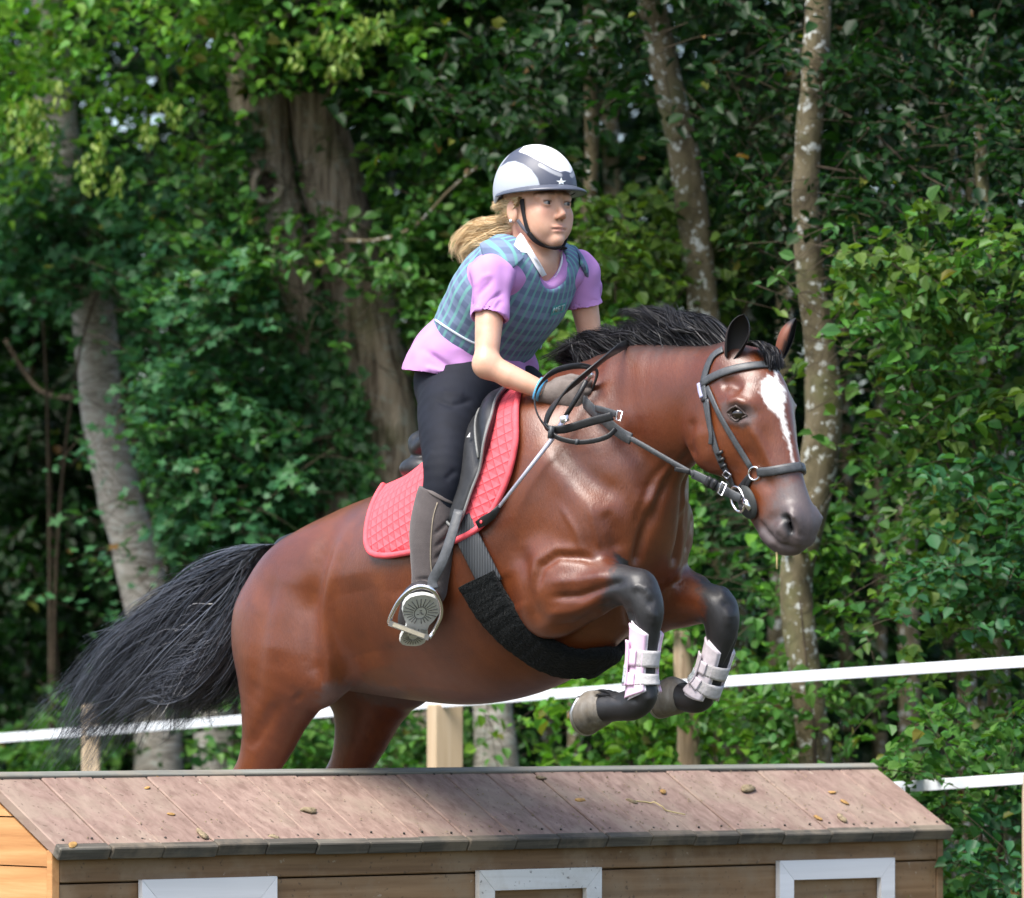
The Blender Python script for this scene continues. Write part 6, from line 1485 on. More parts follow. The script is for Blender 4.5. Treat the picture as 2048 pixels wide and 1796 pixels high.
# small star-shaped emblem above the peak
HBV = BVHTree.FromPolygons([tuple(p) for p in h2w(EV)], [tuple(int(i) for i in f) for f in EF])
def on_mesh(bvh, u, v, off):
    h = bvh.ray_cast(CAMP, Vector(((u-1024)/F_PX, 1, (HZ-v)/F_PX)).normalized())
    if h[0] is None: return None, None
    n = np.array(h[1]); n = n if n[1] < 0 else -n; return np.array(h[0])+n*off, n
pts = []
for i in range(10):
    an = math.radians(-90+36*i); r = (10 if i % 2 == 0 else 4.2)*(1.0 if i not in (4, 6) else .8); p, n_ = on_mesh(HBV, 1122+r*math.cos(an)*1.05, 364+r*math.sin(an)*.75-(2 if i == 0 else 0), .0012); pts.append(p)
c_, n_ = on_mesh(HBV, 1122, 364, .0022)
if c_ is not None and all(p is not None for p in pts): mesh_obj('emblem', np.array(pts+[c_]), [(i, (i+1) % 10, 10) for i in range(10)], simple('emblem_white', (.8, .85, .85), .4), helmet)
# harness
BB = BVHTree.FromPolygons([tuple(p) for p in h2w(BV)], [tuple(int(i) for i in f) for f in BF])
MAT_WEB = simple('black_webbing', (.010, .010, .012), .7, .3)
def body_strap(px, width, name, parent, mat, off=.003, mirror=True, bvh=None, thick=.003):
    P_, N_ = [], []
    for u, v in crom(np.array(px, float), 5):
        p, n_ = on_mesh(bvh or BB, u, v, off)
        if p is None:
            h = (bvh or BB).find_nearest(Vector(tuple(hw(u, v, .05)))); n_ = np.array(h[1]); p = np.array(h[0])+n_*off
        P_.append(p); N_.append(n_)
    P_ = sm(np.array(P_), 3); N_ = sm(np.array(N_), 3)
    for sg in ((1, -1) if mirror else (1,)):
        if sg < 0:
            q = w2h(P_); q[:, 1] *= -1; Pq = h2w(q); nq = np.stack([N_.dot(HS), -N_.dot(HT), N_[:, 2]], 1); Nq = h2w(nq)-HO
        else: Pq, Nq = P_, N_
        T = np.gradient(Pq, axis=0); v, f = strap_geo(Pq, np.cross(Nq, T), width, thick); mesh_obj(name, v, f, mat, parent)
body_strap([(1045, 398), (1048, 420), (1053, 445), (1060, 468)], .014, 'harness_strap', helmet, MAT_WEB, .004)
body_strap([(1060, 466), (1072, 480), (1090, 490), (1108, 494), (1120, 493)], .017, 'harness_strap', helmet, MAT_WEB, .004)
body_strap([(1037, 440), (1046, 452), (1058, 466)], .010, 'harness_strap', helmet, simple('grey_webbing', (.09, .09, .11), .7), .004)
# ---- hair: strands at the nape and the flying ponytail
mhr = M('blond_hair'); mhr.set(roughness=.42); a = mhr.attr('Col'); mhr.col(mhr.mix(a[0], (.50, .33, .16), (.90, .72, .45))); MAT_BLOND = mhr.m
hair = bpy.data.objects.new('hair', None); link(hair, person)
pony = [[(1040, 438), (1010, 436), (980, 440), (950, 452), (925, 472), (912, 496), (918, 520)], [(1042, 446), (1010, 448), (980, 455), (952, 468), (932, 490), (925, 512), (935, 530)],
        [(1044, 454), (1012, 462), (985, 470), (960, 482), (945, 500), (938, 516), (950, 524)], [(1046, 460), (1020, 474), (996, 482), (975, 488), (958, 500), (952, 510), (962, 516)]]
o = strands('ponytail', [[hp(u, v, .0) for u, v in g] for g in pony], 800 if FASTTEST else 5200, .0014, 21, hair, MAT_BLOND, clump=40, wav=.014, spread=.022, tipfade=.45); o['kind'] = 'stuff'
side = [[(1042, 394), (1030, 396), (1016, 400), (1000, 404), (985, 403)], [(1042, 400), (1030, 405), (1016, 410), (1000, 414), (988, 416)], [(1036, 412), (1028, 425), (1024, 440), (1018, 448), (1006, 450)]]
o = strands('hair_wisps', [[hp(u, v, .073-.012*i) for i, (u, v) in enumerate(g)] for g in side], 300 if FASTTEST else 1800, .0011, 22, hair, MAT_BLOND, clump=18, wav=.004, spread=.012); o['kind'] = 'stuff'
cap_ = Body(); cap_.ell(hd(-.028, 0, .020), (.082, .0765, .075), k=0); cap_.fn(lambda q: (q-H0)[:, 0]+.012, H0-.3, H0+.3, .004, 'and'); cv, cf = cap_.mesh(.005, 2); mesh_obj('scalp_hair', h2w(cv), cf, MAT_BLOND, hair)
# ---- torso clothing
TOR = [[(936, 778), .112, .165], [(940, 735), .112, .156], [(958, 692), .098, .136], [(990, 634), .108, .146], [(1024, 584), .112, .160], [(1050, 545), .092, .150], [(1066, 520), .060, .085]]
def torso_rows(g, lo=0, hi=7): return [[*hp(*c, 0), h+g, w+g] for c, h, w in TOR[lo:hi]]
def sh_noise(q, amp, sc): return amp*(NZ(q*sc+5)+.5*NZ(q*sc*2.3+17))
MAT_LILAC = M('lilac_cotton'); MAT_LILAC.set(roughness=.85); v = MAT_LILAC.coord(); MAT_LILAC.col(MAT_LILAC.ramp(MAT_LILAC.noise(v, 9, 3), [(.3, (.45, .225, .50)), (.7, (.52, .275, .57))])); MAT_LILAC.b.inputs['Specular IOR Level'].default_value = .2; MAT_LILAC.bump(MAT_LILAC.noise(v, 420, 2), .15, .002); MAT_LILAC = MAT_LILAC.m
S_ = Body()
S_.loft(torso_rows(.012), k=.02, sub=4)
S_.loft([[*hp(938, 775, 0), .158, .218], [*hp(940, 750, 0), .155, .212], [*hp(944, 722, 0), .138, .188], [*hp(955, 690, 0), .115, .155]], k=.03, sub=4)      # loose hem
# hem and sleeve openings
def plane(p, n):
    n = np.asarray(n, float); n = n/np.linalg.norm(n); return lambda q: (q-p).dot(n)
hemp = hp(940, 752, 0); S_.fn(plane(hemp, (-.12, 0, -1)), hemp-.6, hemp+.6, .004, 'and')
S_.caps([nb_+np.array([-.01, 0, .12]), nb_+np.array([.025, 0, .03]), nb_+np.array([.085, 0, -.02]), nb_+np.array([.14, 0, -.06])], [.075, .070, .046, .024], k=.008, mode='sub')
for kk, S0 in ((1, SH_N), (-1, SH_F)): S_.caps([nb_+np.array([-.01, kk*.05, -.02]), nb_*.3+S0*.7], [.055, .055], k=.03)
def shirt_sleeve(S0, E0, kk):
    d = E0-S0; d /= np.linalg.norm(d); b_ = S0*.52+E0*.48; A = Body()
    A.caps([nb_*.35+S0*.65, S0], [.046, .051], k=.02)
    A.loft([[*S0, .054, .052], [*(S0*.8+E0*.2), .052, .050], [*b_, .052, .049], [*(b_+d*.03), .052, .049]], k=.025, sub=3)
    A.fn(lambda q: (q-b_).dot(d)-.006*NZ(q*18)-.25*((q-b_)[:, 0]*.15), b_-.4, b_+.4, .003, 'and')
    A.caps([b_+d*.06, b_-d*.02, b_-d*.07], [.046, .044, .036], k=.003, mode='sub')
    v, f = A.mesh(.0055 if FASTTEST else .0040, smooth=2); v = lap(v, f, 2, .5, None, .4); n = vnormals(v, f)
    v = v+n*(.0030*np.sin(NZ(v*np.array([9, 9, 6]))*6+v[:, 2]*30)+.0025*NZ(v*28))[:, None]
    v = sculpt(v, f, [([(940, 625), (955, 590), (985, 560)], 5, -.006), ([(962, 632), (985, 600), (1005, 585)], 5, -.006), ([(948, 575), (965, 555), (985, 548)], 6, .004), ([(990, 620), (1003, 600)], 5, -.004)], mirror=True)
    mesh_obj('sleeve', h2w(v), f, MAT_LILAC, person)
    return
shirt_sleeve(SH_N, EL_N, 1); shirt_sleeve(SH_F, EL_F, -1)
SV, SF = S_.mesh(.0055 if FASTTEST else .0042, smooth=2); SV = lap(SV, SF, 2, .5, None, .4)
SNn = vnormals(SV, SF)
fold = .0045*np.sin(NZ(SV*np.array([7, 7, 5]))*7+SV[:, 2]*22)+.004*NZ(SV*26)
SV = SV+SNn*fold[:, None]
SV = sculpt(SV, SF, [([(850, 700), (900, 735), (960, 745)], 6, -.008), ([(900, 680), (950, 700), (1000, 715)], 6, -.007), ([(850, 735), (900, 748)], 5, .006), ([(935, 600), (960, 570), (990, 545)], 5, -.005), ([(960, 610), (985, 590), (1010, 575)], 5, -.005), ([(950, 560), (975, 545)], 6, .004),
    ], mirror=True)
mesh_obj('shirt', h2w(SV), SF, MAT_LILAC, person)
# ---- body protector
mv = M('checked_vest'); mv.set(roughness=.78); mv.b.inputs['Specular IOR Level'].default_value = .25; fb = mv.attr('Fab')
def line_(x, sc, w):
    f = mv.math('FRACT', mv.math('MULTIPLY', x, sc)); d = mv.math('ABSOLUTE', mv.math('SUBTRACT', f, .5)); return mv.ramp(d, [(w*.6, (1, 1, 1)), (w*1.2, (0, 0, 0))])
va = mv.coord(); base_ = mv.ramp(mv.noise(va, 30, 3), [(.3, (.150, .205, .315)), (.7, (.19, .25, .37))])
base_ = mv.mix(mv.ramp(mv.math('ABSOLUTE', mv.math('SUBTRACT', mv.math('FRACT', mv.math('MULTIPLY', fb[1], 26.0)), .5)), [(.18, (.55,)*3), (.30, (0, 0, 0))]), base_, (.085, .115, .20))
base_ = mv.mix(mv.ramp(mv.math('ABSOLUTE', mv.math('SUBTRACT', mv.math('FRACT', mv.math('MULTIPLY', fb[0], 46.0)), .5)), [(.10, (.85,)*3), (.20, (0, 0, 0))]), base_, (.15, .38, .35))
mv.col(base_); mv.bump(mv.noise(va, 300, 2), .2, .002); MAT_VEST = mv.m
vest = bpy.data.objects.new('body_protector', None); link(vest, person)
Vb = Body(); Vb.loft(torso_rows(.022, 2, 6), k=.01, sub=4)
for kk, S0 in ((1, SH_N), (-1, SH_F)):
    Vb.caps([nb_+np.array([-.020, kk*.070, -.012]), nb_*.35+S0*.65+np.array([0, 0, .008])], [.046, .052], k=.03)
lowp = hp(958, 686, 0)
def vest_low(q):   # hem follows the waist, dipping in front
    x = q-lowp; return -(x[:, 2]*.86+x[:, 0]*.50)-.004
Vb.fn(vest_low, lowp-.6, lowp+.6, .01, 'and')
for kk, S0, E0 in ((1, SH_N, EL_N), (-1, SH_F, EL_F)):
    Vb.caps([S0+np.array([.0, kk*.075, .05]), S0+np.array([0, kk*.055, 0]), S0*.6+E0*.4+np.array([0, kk*.035, 0])], [.075, .078, .082], k=.02, mode='sub')
# neck opening, V shaped in front
Vb.caps([nb_+np.array([-.02, 0, .12]), nb_+np.array([.012, 0, .025]), nb_+np.array([.075, 0, -.02]), nb_+np.array([.135, 0, -.045])], [.085, .078, .050, .030], k=.012, mode='sub')
VV, VF = Vb.mesh(.0055 if FASTTEST else .0042, smooth=2); VV = lap(VV, VF, 2, .5, None, .4)
VN = vnormals(VV, VF); VV = VV+VN*(.0022*NZ(VV*24))[:, None]
# keep the front-facing look: padding seams round the hem and armholes come from the mesh; fabric coordinates follow the trunk
ax_ = hp(1050, 545, 0)-hp(958, 692, 0); ax_ /= np.linalg.norm(ax_); fr_ = np.cross(np.array([0, 1.0, 0]), ax_); fr_ = fr_ if fr_[0] > 0 else -fr_
cc = VV-hp(990, 634, 0); al = cc.dot(ax_); fo = cc.dot(fr_); ang = np.arctan2(VV[:, 1], fo+.02*0); 
fab = np.stack([ang*.125, al, al*0], 1)
o = mesh_obj('vest_shell', h2w(VV), VF, MAT_VEST, vest); set_col(o, fab, 'Fab')
# shoulder closures: padded tabs lapping over to the front
VB = BVHTree.FromPolygons([tuple(p) for p in h2w(VV)], [tuple(int(i) for i in f) for f in VF])
def tab(px, widths, mirror=True):
    rows = []; nn = []
    for u, v in crom(np.array(px, float), 6):
        p, n_ = on_mesh(VB, u, v, .004)
        if p is None:
            h = VB.find_nearest(Vector(tuple(hw(u, v, .10)))); n_ = np.array(h[1]); p = np.array(h[0])+n_*.004
        rows.append(p); nn.append(n_)
    rows = sm(np.array(rows), 4); nn = sm(np.array(nn), 4)
    for sg in ((1, -1) if mirror else (1,)):
        r, m = rows, nn
        if sg < 0:
            q = w2h(rows); q[:, 1] *= -1; r = h2w(q); mm = np.stack([nn.dot(HS), -nn.dot(HT), nn[:, 2]], 1); m = h2w(mm)-HO
        T = np.gradient(r, axis=0); v, f = strap_geo(r, np.cross(m, T), np.interp(np.linspace(0, 1, len(r)), np.linspace(0, 1, len(widths)), widths), .010)
        o = mesh_obj('shoulder_tab', v, f, MAT_VEST, vest); q = w2h(np.array(v)); set_col(o, np.stack([q[:, 1]*.9, q[:, 2], q[:, 2]*0], 1), 'Fab')
tab([(968, 508), (985, 500), (1002, 502), (1018, 514), (1032, 530)], [.060, .066, .066, .064, .056])
# collar: two white flaps lying on neck and vest
MAT_COLLAR = simple('white_collar', (.80, .80, .84), .8, .2, var=.03)
def collar(px):
    px = np.array(px, float); c = px.mean(0); V = []; n = len(px)
    for q in (1.0, .6, .25):
        for u, v in c+(px-c)*q:
            h = [on_mesh(b, u, v, .0075) for b in (VB, BB)]; h = [x for x in h if x[0] is not None]
            V.append(min(h, key=lambda x: x[0][1])[0] if h else hw(u, v, .05))
    V = np.array(V); V[:, 1] = V[:, 1]*.6+(V[:, 1].mean())*.4
    V = np.vstack([V, V-np.array([0, -.004, 0])]); m = 3*n
    f = [(k*n+i, k*n+(i+1) % n, (k+1)*n+(i+1) % n, (k+1)*n+i) for k in range(2) for i in range(n)]+[tuple(2*n+i for i in range(n))]
    f += [tuple(x+m for x in q[::-1]) for q in f]+[(i, m+i, m+(i+1) % n, (i+1) % n) for i in range(n)]
    mesh_obj('collar', V, f, MAT_COLLAR, person)
collar([(1046, 464), (1034, 478), (1026, 496), (1034, 506), (1050, 508), (1066, 532), (1079, 554), (1090, 549), (1082, 535), (1068, 513), (1058, 490), (1052, 470)])
collar([(1121, 504), (1117, 525), (1108, 548), (1100, 560), (1105, 563), (1114, 550), (1122, 527), (1126, 506)])
# label on the chest
lp = [(1099, 632), (1105, 612), (1132, 604), (1127, 623)]
L3 = [on_mesh(VB, u, v, .0022) for u, v in lp]
if all(p is not None for p, _ in L3):
    mesh_obj('label_patch', np.array([p for p, _ in L3]), [(0, 3, 2, 1)], simple('teal_patch', (.06, .33, .33), .6), vest, smooth=False)
    q0, q1, q2, q3 = [p for p, _ in L3]; nl = L3[0][1]
    def lab(a, b): return (q0*(1-a)+q3*a)*(1-b)+(q1*(1-a)+q2*a)*b
    st_ = MB()   # blurred capital letters on the patch, as strokes
    for seg in ([(.14, .78), (.14, .26)], [(.14, .78), (.24, .50)], [(.24, .50), (.34, .78)], [(.34, .78), (.34, .26)], [(.44, .26), (.44, .78)], [(.44, .78), (.58, .78)], [(.44, .52), (.56, .52)], [(.66, .78), (.90, .78)], [(.78, .78), (.78, .26)]):
        a, b = [lab(*s)-np.array([0, .0016, 0]) for s in seg]; st_.tube([a, b], .0016, 6)
    st_.build('label_lettering', simple('label_white', (.40, .52, .50), .6), vest)
# white binding of the vest hem
hem_pts = [(872, 640), (890, 652), (915, 668), (940, 682), (955, 688)]
body_strap(hem_pts, .006, 'hem_binding', vest, simple('pale_binding', (.55, .62, .68), .7), .002, mirror=True, bvh=VB)
# ---- breeches
MAT_BREECH = simple('navy_breeches', (.009, .011, .018), .75, .22, var=.2, scale=14, bump=.2, bscale=500, bdist=.0015)
Bq = Body()
Bq.loft([[*hp(936, 790, 0), .112, .160], [*hp(936, 765, 0), .118, .170], [*hp(940, 735, 0), .110, .155]], k=.03, sub=3)
HIPN, KNEEN = hp(912, 795, .105), hp(889, 952, .30)
LEG = [[*hp(925, 782, .085), .105, .100], [*hp(905, 815, .145), .098, .092], [*hp(896, 865, .215), .080, .076], [*hp(891, 915, .270), .064, .060], [*hp(887, 958, .297), .055, .052], [*hp(880, 1010, .302), .050, .048]]
for sg in (1, -1):
    Bq.loft([[r[0], r[1]*sg, *r[2:]] for r in LEG], k=.04, sub=3)
QV, QF = Bq.mesh(.006 if FASTTEST else .0045, smooth=2); QV = lap(QV, QF, 2, .5, None, .4)
QV = sculpt(QV, QF, [([(870, 800), (905, 810), (945, 800)], 6, -.006), ([(880, 785), (930, 790)], 7, .004), ([(890, 960), (912, 940)], 6, -.004), ([(865, 900), (850, 940)], 6, .003)])
mesh_obj('breeches', h2w(QV), QF, MAT_BREECH, person)
# a side seam
# ---- half chaps and boots
mch = M('brown_suede'); mch.set(roughness=.9); v = mch.coord(); mch.col(mch.ramp(mch.noise(v, 16, 4), [(.3, (.055, .045, .045)), (.7, (.090, .076, .074))])); mch.bump(mch.noise(v, 260, 3), .3, .003); mch.b.inputs['Sheen Weight'].default_value = .15; MAT_CHAP = mch.m
MAT_SEAM = simple('tan_stitch', (.26, .22, .16), .8)
MAT_SOLE = simple('grey_rubber_sole', (.55, .57, .54), .75, .3, var=.12, scale=60, bump=.3, bscale=180, bdist=.002)
MAT_GROOVE = simple('sole_groove', (.17, .17, .165), .9)
MAT_BOOT = simple('dark_boot', (.030, .028, .030), .5)
CALF = [[*hp(880, 975, .300), .056, .053], [*hp(873, 1010, .303), .061, .058], [*hp(867, 1060, .308), .066, .062], [*hp(864, 1110, .312), .059, .056], [*hp(861, 1150, .316), .051, .049], [*hp(858, 1180, .318), .048, .047]]
HEEL = hw(822, 1292, .318); TOE = P(846, 1190, HEEL[1]-.13); BALL = HEEL*.30+TOE*.70
fx = TOE-HEEL; FL = np.linalg.norm(fx); fx = fx/FL; wx = np.array([1.0, 0, .18]); wx -= fx*wx.dot(fx); wx /= np.linalg.norm(wx); sn_ = np.cross(fx, wx); sn_ = sn_ if sn_[1] < 0 else -sn_
for sg in (1, -1):
    def mir(p):
        if sg > 0: return p
        q = w2h(p); q[..., 1] *= -1; return h2w(q)
    K = Body(); K.loft([[r[0], r[1]*sg, *r[2:]] for r in CALF], k=.02, sub=4)
    tp_ = hp(878, 988, .30)*np.array([1, sg, 1]); K.fn(plane(tp_, (.38, -.25*sg, 1)), tp_-.5, tp_+.5, .003, 'and')
    kv, kf = K.mesh(.005 if FASTTEST else .004, 2)
    kv = sculpt(kv, kf, [([(870, 1095), (895, 1075), (908, 1060)], 4, -.006), ([(868, 1120), (890, 1102), (905, 1085)], 4, -.006), ([(868, 1070), (890, 1050), (908, 1035)], 4, -.005), ([(866, 1140), (885, 1128), (900, 1112)], 4, -.005), ([(830, 1160), (850, 1158), (880, 1164)], 4, -.006)], mirror=True)
    ch = mesh_obj('half_chap', h2w(kv), kf, MAT_CHAP, person)
    if sg > 0:
        KB = BVHTree.FromPolygons([tuple(p) for p in h2w(kv)], [tuple(int(i) for i in f) for f in kf])
        body_strap([(875, 1005), (866, 1035), (862, 1080), (861, 1120), (864, 1150)], .003, 'seam', ch, MAT_SEAM, .0012, False, KB, .0015)
        body_strap([(842, 968), (855, 980), (875, 992), (895, 1002), (910, 1006)], .010, 'top_binding', ch, simple('chap_binding', (.10, .085, .08), .8), .002, False, KB)
    # boot: ankle to toe
    ank = h2w(np.array([CALF[-1][0], CALF[-1][1], CALF[-1][2]])); bt_ = bpy.data.objects.new('boot', None); link(bt_, person)
    up_ = -sn_
    O = Body(); O.caps([ank, ank*.45+(HEEL+fx*.07+up_*.055)*.55+wx*.010, HEEL+fx*.055+up_*.045+wx*.004], [.042, .038, .032], k=.03)
    O.loft([[*(HEEL+fx*.035+up_*.046), .034, .032], [*(HEEL+fx*.08+up_*.050), .038, .036], [*(HEEL+fx*.13+up_*.046), .033, .042], [*(HEEL+fx*(FL-.035)+up_*.040), .025, .038], [*(HEEL+fx*(FL-.012)+up_*.034), .018, .026]], k=.03, sub=3, up=tuple(wx))
    ov, of = O.mesh(.005, 2); mesh_obj('upper', mir(ov), of, MAT_BOOT, bt_)
    # sole: outline in the foot plane, with tread grooves
    out = []
    for x, hw_ in ((.0, .012), (.006, .026), (.018, .034), (.04, .0365), (.065, .034), (.085, .030), (.105, .031), (.13, .041), (.165, .050), (.195, .051), (.22, .045), (.238, .034), (.248, .018), (.252, .004)): out.append((x*FL/.252, hw_))
    sl = np.array([(x, w) for x, w in out]+[(x, -w) for x, w in out[::-1]]); sl[:, 1] += .006*np.sin(sl[:, 0]/FL*3.0)
    n = len(sl); top = [HEEL+fx*x+wx*w-sn_*.012 for x, w in sl]; bot = [HEEL+fx*x*1.0+wx*w*.97 for x, w in sl]
    cl = [HEEL+fx*x+wx*w*.0 for x, w in sl]
    V = np.array(top+bot); F = [(i, (i+1) % n, n+(i+1) % n, n+i) for i in range(n)]; hf = n//2
    for i in range(hf-1): F.append((n+i, n+i+1, n+n-2-i, n+n-1-i)); F.append((n-1-i, n-2-i, i+1, i))
    so = mesh_obj('sole', mir(V), F, MAT_SOLE, bt_, smooth=False)
    gb = MB()
    c0 = HEEL+fx*(.165*FL/.252)+wx*.004
    for i in range(22):
        an = math.radians(-105+i*(330/21.0)-60); dx = fx*math.cos(an)*1.12+wx*math.sin(an)
        rad = .046 if math.cos(an) > -.4 else .036
        r_in = .020; a = c0+dx*r_in+sn_*.0004; b = c0+dx*min(rad, .047)+sn_*.0004
        if abs((b-c0).dot(fx)) < .062: gb.tube([a, b], .0013, 5)
    rg_ = [c0+fx*math.cos(t)*.022+wx*math.sin(t)*.016+sn_*.0004 for t in np.linspace(0, 2*math.pi, 22)]; gb.tube(rg_, .0014, 5)
    for dx_, dy_ in ((.008, 0), (-.004, .006), (-.006, -.006), (.0, .001)):
        gb.tube([c0+fx*dx_+wx*dy_+sn_*.0004+wx*.003, c0+fx*dx_+wx*dy_+sn_*.0004-wx*.003], .0018, 5)
    h0_ = HEEL+fx*.036+sn_*.0004
    for i in range(12):
        an = math.radians(90+i*15.0+7); dx = fx*math.cos(an)+wx*math.sin(an); gb.tube([h0_+dx*.012, h0_+dx*.030], .0012, 5)
    for k_ in (-.010, 0, .010): gb.tube([h0_+wx*k_+fx*.004, h0_+wx*k_+fx*.028], .0014, 5)
    for k_ in (-1, 1):
        for q_ in range(4): gb.tube([h0_+wx*k_*.016+fx*(.004+.007*q_), h0_+wx*k_*.032+fx*(.004+.007*q_)], .0011, 5)
    g_ = gb.build('tread_grooves', MAT_GROOVE, bt_)
    if sg < 0: g_.data.vertices.foreach_set('co', mir(np.array(gb.v)).astype(np.float32).ravel()); g_.data.update()
# ---- gloves
mgl = M('grey_suede_glove'); mgl.set(roughness=.85); v = mgl.coord(); mgl.col(mgl.ramp(mgl.noise(v, 30, 4), [(.3, (.105, .085, .075)), (.7, (.185, .155, .140))])); mgl.bump(mgl.noise(v, 200, 3), .3, .003); MAT_GLOVE = mgl.m
def hand(Wr, K, thumb_up, inw, sg):
    """closed fist: Wr wrist, K knuckle centre, thumb_up direction, inw direction the fingers curl towards"""
    f_ = K-Wr; Ln = np.linalg.norm(f_); f_ = f_/Ln; up_ = thumb_up-f_*thumb_up.dot(f_); up_ /= np.linalg.norm(up_); iv = np.cross(f_, up_); iv = iv if iv.dot(inw) > 0 else -iv
    G = Body(); G.caps([Wr-f_*.03, Wr, Wr+f_*.02], [.028, .026, .026], k=.01)
    G.loft([[*(Wr+f_*.01), .026, .018], [*(Wr+f_*.045), .037, .018], [*(K), .040, .016]], k=.015, sub=3, up=tuple(iv))
    for i in range(4):
        b = K+up_*(.029-.0195*i)+f_*(-.002*abs(i-1)); ln = (.040, .044, .041, .034)[i]; r = (.0105, .0108, .0104, .0094)[i]
        p1 = b+f_*ln*.42+iv*.012; p2 = p1+iv*ln*.62-f_*.006; p3 = p2-f_*ln*.62+iv*.002
        G.caps([b, p1, p2, p3], [r*1.05, r, r*.95, r*.85], k=.004)
    t0 = Wr+f_*.022+up_*.026+iv*.010; t1 = t0+f_*.034+up_*.014+iv*.012; t2 = t1+f_*.030+iv*.010-up_*.004
    G.caps([t0, t1, t2], [.016, .0125, .0105], k=.010)
    gv, gf = G.mesh(.0032, 2); return mesh_obj('glove', h2w(gv), gf, MAT_GLOVE, person), f_, up_, iv
KN = hp(1158, 790, .135); hand(WR_N, KN, np.array([.25, .1, 1.0]), np.array([.3, -1.0, -.2]), 1)
hand(WR_F, hp(1195, 772, -.045), np.array([.1, 0, 1.0]), np.array([0, 1.0, 0]), -1)
# cuff and wristband
def band(c, d, r, w, mat, name):
    d = d/np.linalg.norm(d); e = np.cross(d, [0, 0, 1.0]); e /= np.linalg.norm(e); g = np.cross(d, e); a = np.linspace(0, 2*math.pi, 29)
    V = np.array([c+d*x+(e*math.cos(t)+g*math.sin(t))*q for (x, q) in ((-w, r), (-w, r+.003), (w, r+.003), (w, r)) for t in a[:-1]]); n = 28
    F = [(k*n+j, k*n+(j+1) % n, ((k+1) % 4)*n+(j+1) % n, ((k+1) % 4)*n+j) for k in range(4) for j in range(n)]
    mesh_obj(name, h2w(V), F, mat, person)
fw = WR_N-EL_N; band(EL_N+fw*.86, fw, .0285, .008, simple('blue_band', (.10, .42, .72), .45), 'wristband')
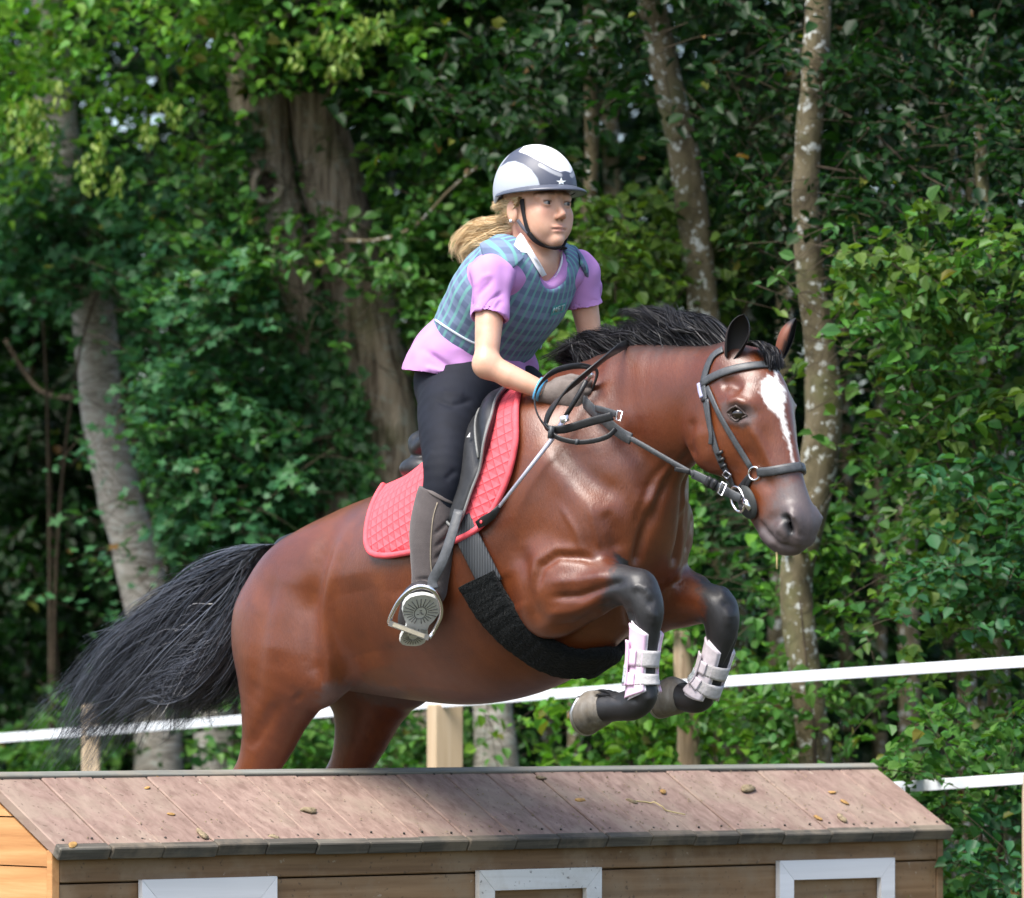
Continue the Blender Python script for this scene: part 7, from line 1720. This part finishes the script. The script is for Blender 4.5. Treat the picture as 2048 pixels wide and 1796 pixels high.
# ---- stirrups hang from the saddle, the boot stands in them
def stirrup(sg, label):
    def mir(p):
        p = np.array(p)
        if sg > 0: return p
        q = w2h(p); q[..., 1] *= -1; return h2w(q)
    c0 = HEEL+fx*(.098*FL/.252)+sn_*.010
    e1 = np.array([1.0, -.02, -.36]); e1 /= np.linalg.norm(e1); e2 = np.array([.36, .03, 1.0]); e2 /= np.linalg.norm(e2)
    yb = c0[1]; cc_ = P(818, 1262, yb)
    o = empty('stirrup', tuple(mir(cc_))); tag(o, label, 'stirrup', 'stirrups')
    yt = TOE[1]-.022; yb = c0[1]-.012
    def Q(u, v): return P(u, v, yb+(yt-yb)*min(1, max(0, (1262-v)/80.0)))
    L_, R_ = Q(778, 1246), Q(858, 1276)
    t = MB(); ax1 = (R_-L_)/2; t.box((L_+R_)/2, ax1, np.array([0, .019, 0]), np.cross(ax1, [0, 1, 0])/np.linalg.norm(ax1)*.0075); v = mir(np.array(t.v)); mesh_obj('tread', v, t.f, simple('worn_steel', (.42, .40, .38), .35, metal=.9), o, smooth=False)
    pd = MB(); pd.box((L_+R_)/2-np.array([0, .0205, 0]), ax1*.78, np.array([0, .002, 0]), np.cross(ax1, [0, 1, 0])/np.linalg.norm(ax1)*.0052); mesh_obj('tread_pad', mir(np.array(pd.v)), pd.f, simple('cream_rubber', (.48, .43, .32), .7), o, smooth=False)
    arch = crom(np.array([L_, Q(784, 1228), Q(800, 1200), Q(822, 1179), Q(845, 1173), Q(868, 1182), Q(881, 1205), Q(882, 1232), Q(868, 1262), R_]), 6)
    v, f = tube_geo(arch, np.interp(np.linspace(0, 1, len(arch)), [0, .1, .5, .9, 1], [.0065, .0055, .007, .0055, .0065]), 10); mesh_obj('iron', mir(v), f, MAT_CHROME, o)
    top = P(858, 1178, yt-.004); mid = hw(884, 1125, .372); up2 = hw(902, 1075, .352); up3 = hw(918, 1020, .325)
    ws = crom(np.array([top+np.array([.012, 0, .0]), P(866, 1160, yt*.8+mid[1]*.2), mid, up2, up3]), 6); v, f = strap_geo(ws, np.array([1.0, -.2, .25]), .027, .005); mesh_obj('stirrup_leather', mir(v), f, MAT_LEATHER_G, o)
stirrup(1, 'steel stirrup and leather holding the near boot'); stirrup(-1, 'stirrup on the far side hidden by the horse')
# ---- riding crop in the near hand
crop_o = empty('riding_crop', tuple(hw(1100, 880, .22))); tag(crop_o, 'silver shafted riding crop with black leather tip held in the hand', 'riding crop')
c1 = np.array([hp(1178, 752, .150), hp(1160, 785, .160), hp(1128, 838, .205), hp(1103, 880, .235), hp(998, 1014, .300)])
MAT_SHAFT = simple('silver_shaft', (.62, .64, .78), .3, .6, metal=.3)
v, f = tube_geo(h2w(np.array([c1[0], c1[1], c1[2]])), [.0075, .007, .0065], 10); mesh_obj('grip', v, f, MAT_LEATHER, crop_o)
v, f = tube_geo(h2w(np.array([c1[2], c1[3], c1[4]])), [.0062, .0062, .0048], 10); mesh_obj('shaft', v, f, MAT_SHAFT, crop_o)
pk = c1[0]; up_c = (c1[0]-c1[1])/np.linalg.norm(c1[0]-c1[1]); v, f = tube_geo(h2w(np.array([pk-up_c*.012, pk-up_c*.002, pk, pk+up_c*.010, pk+up_c*.012])), [.008, .0085, .0125, .0125, .008], 12); mesh_obj('knob', v, f, MAT_BRIGHT, crop_o)
tipc = np.array([hp(1000, 1012, .299), hp(985, 1030, .308), hp(968, 1042, .312), hp(954, 1050, .314)])
v, f = strap_geo(h2w(tipc), h2w([.5, .1, .8])-HO, [.012, .022, .026, .020], .004); mesh_obj('leather_tip', v, f, MAT_LEATHER, crop_o)
v, f = uvsphere(hp(962, 1044, .318), .005, 10, 6, (1, .4, 1)); mesh_obj('tip_rivet', h2w(v), f, simple('red_rivet', (.6, .06, .07), .6), crop_o)
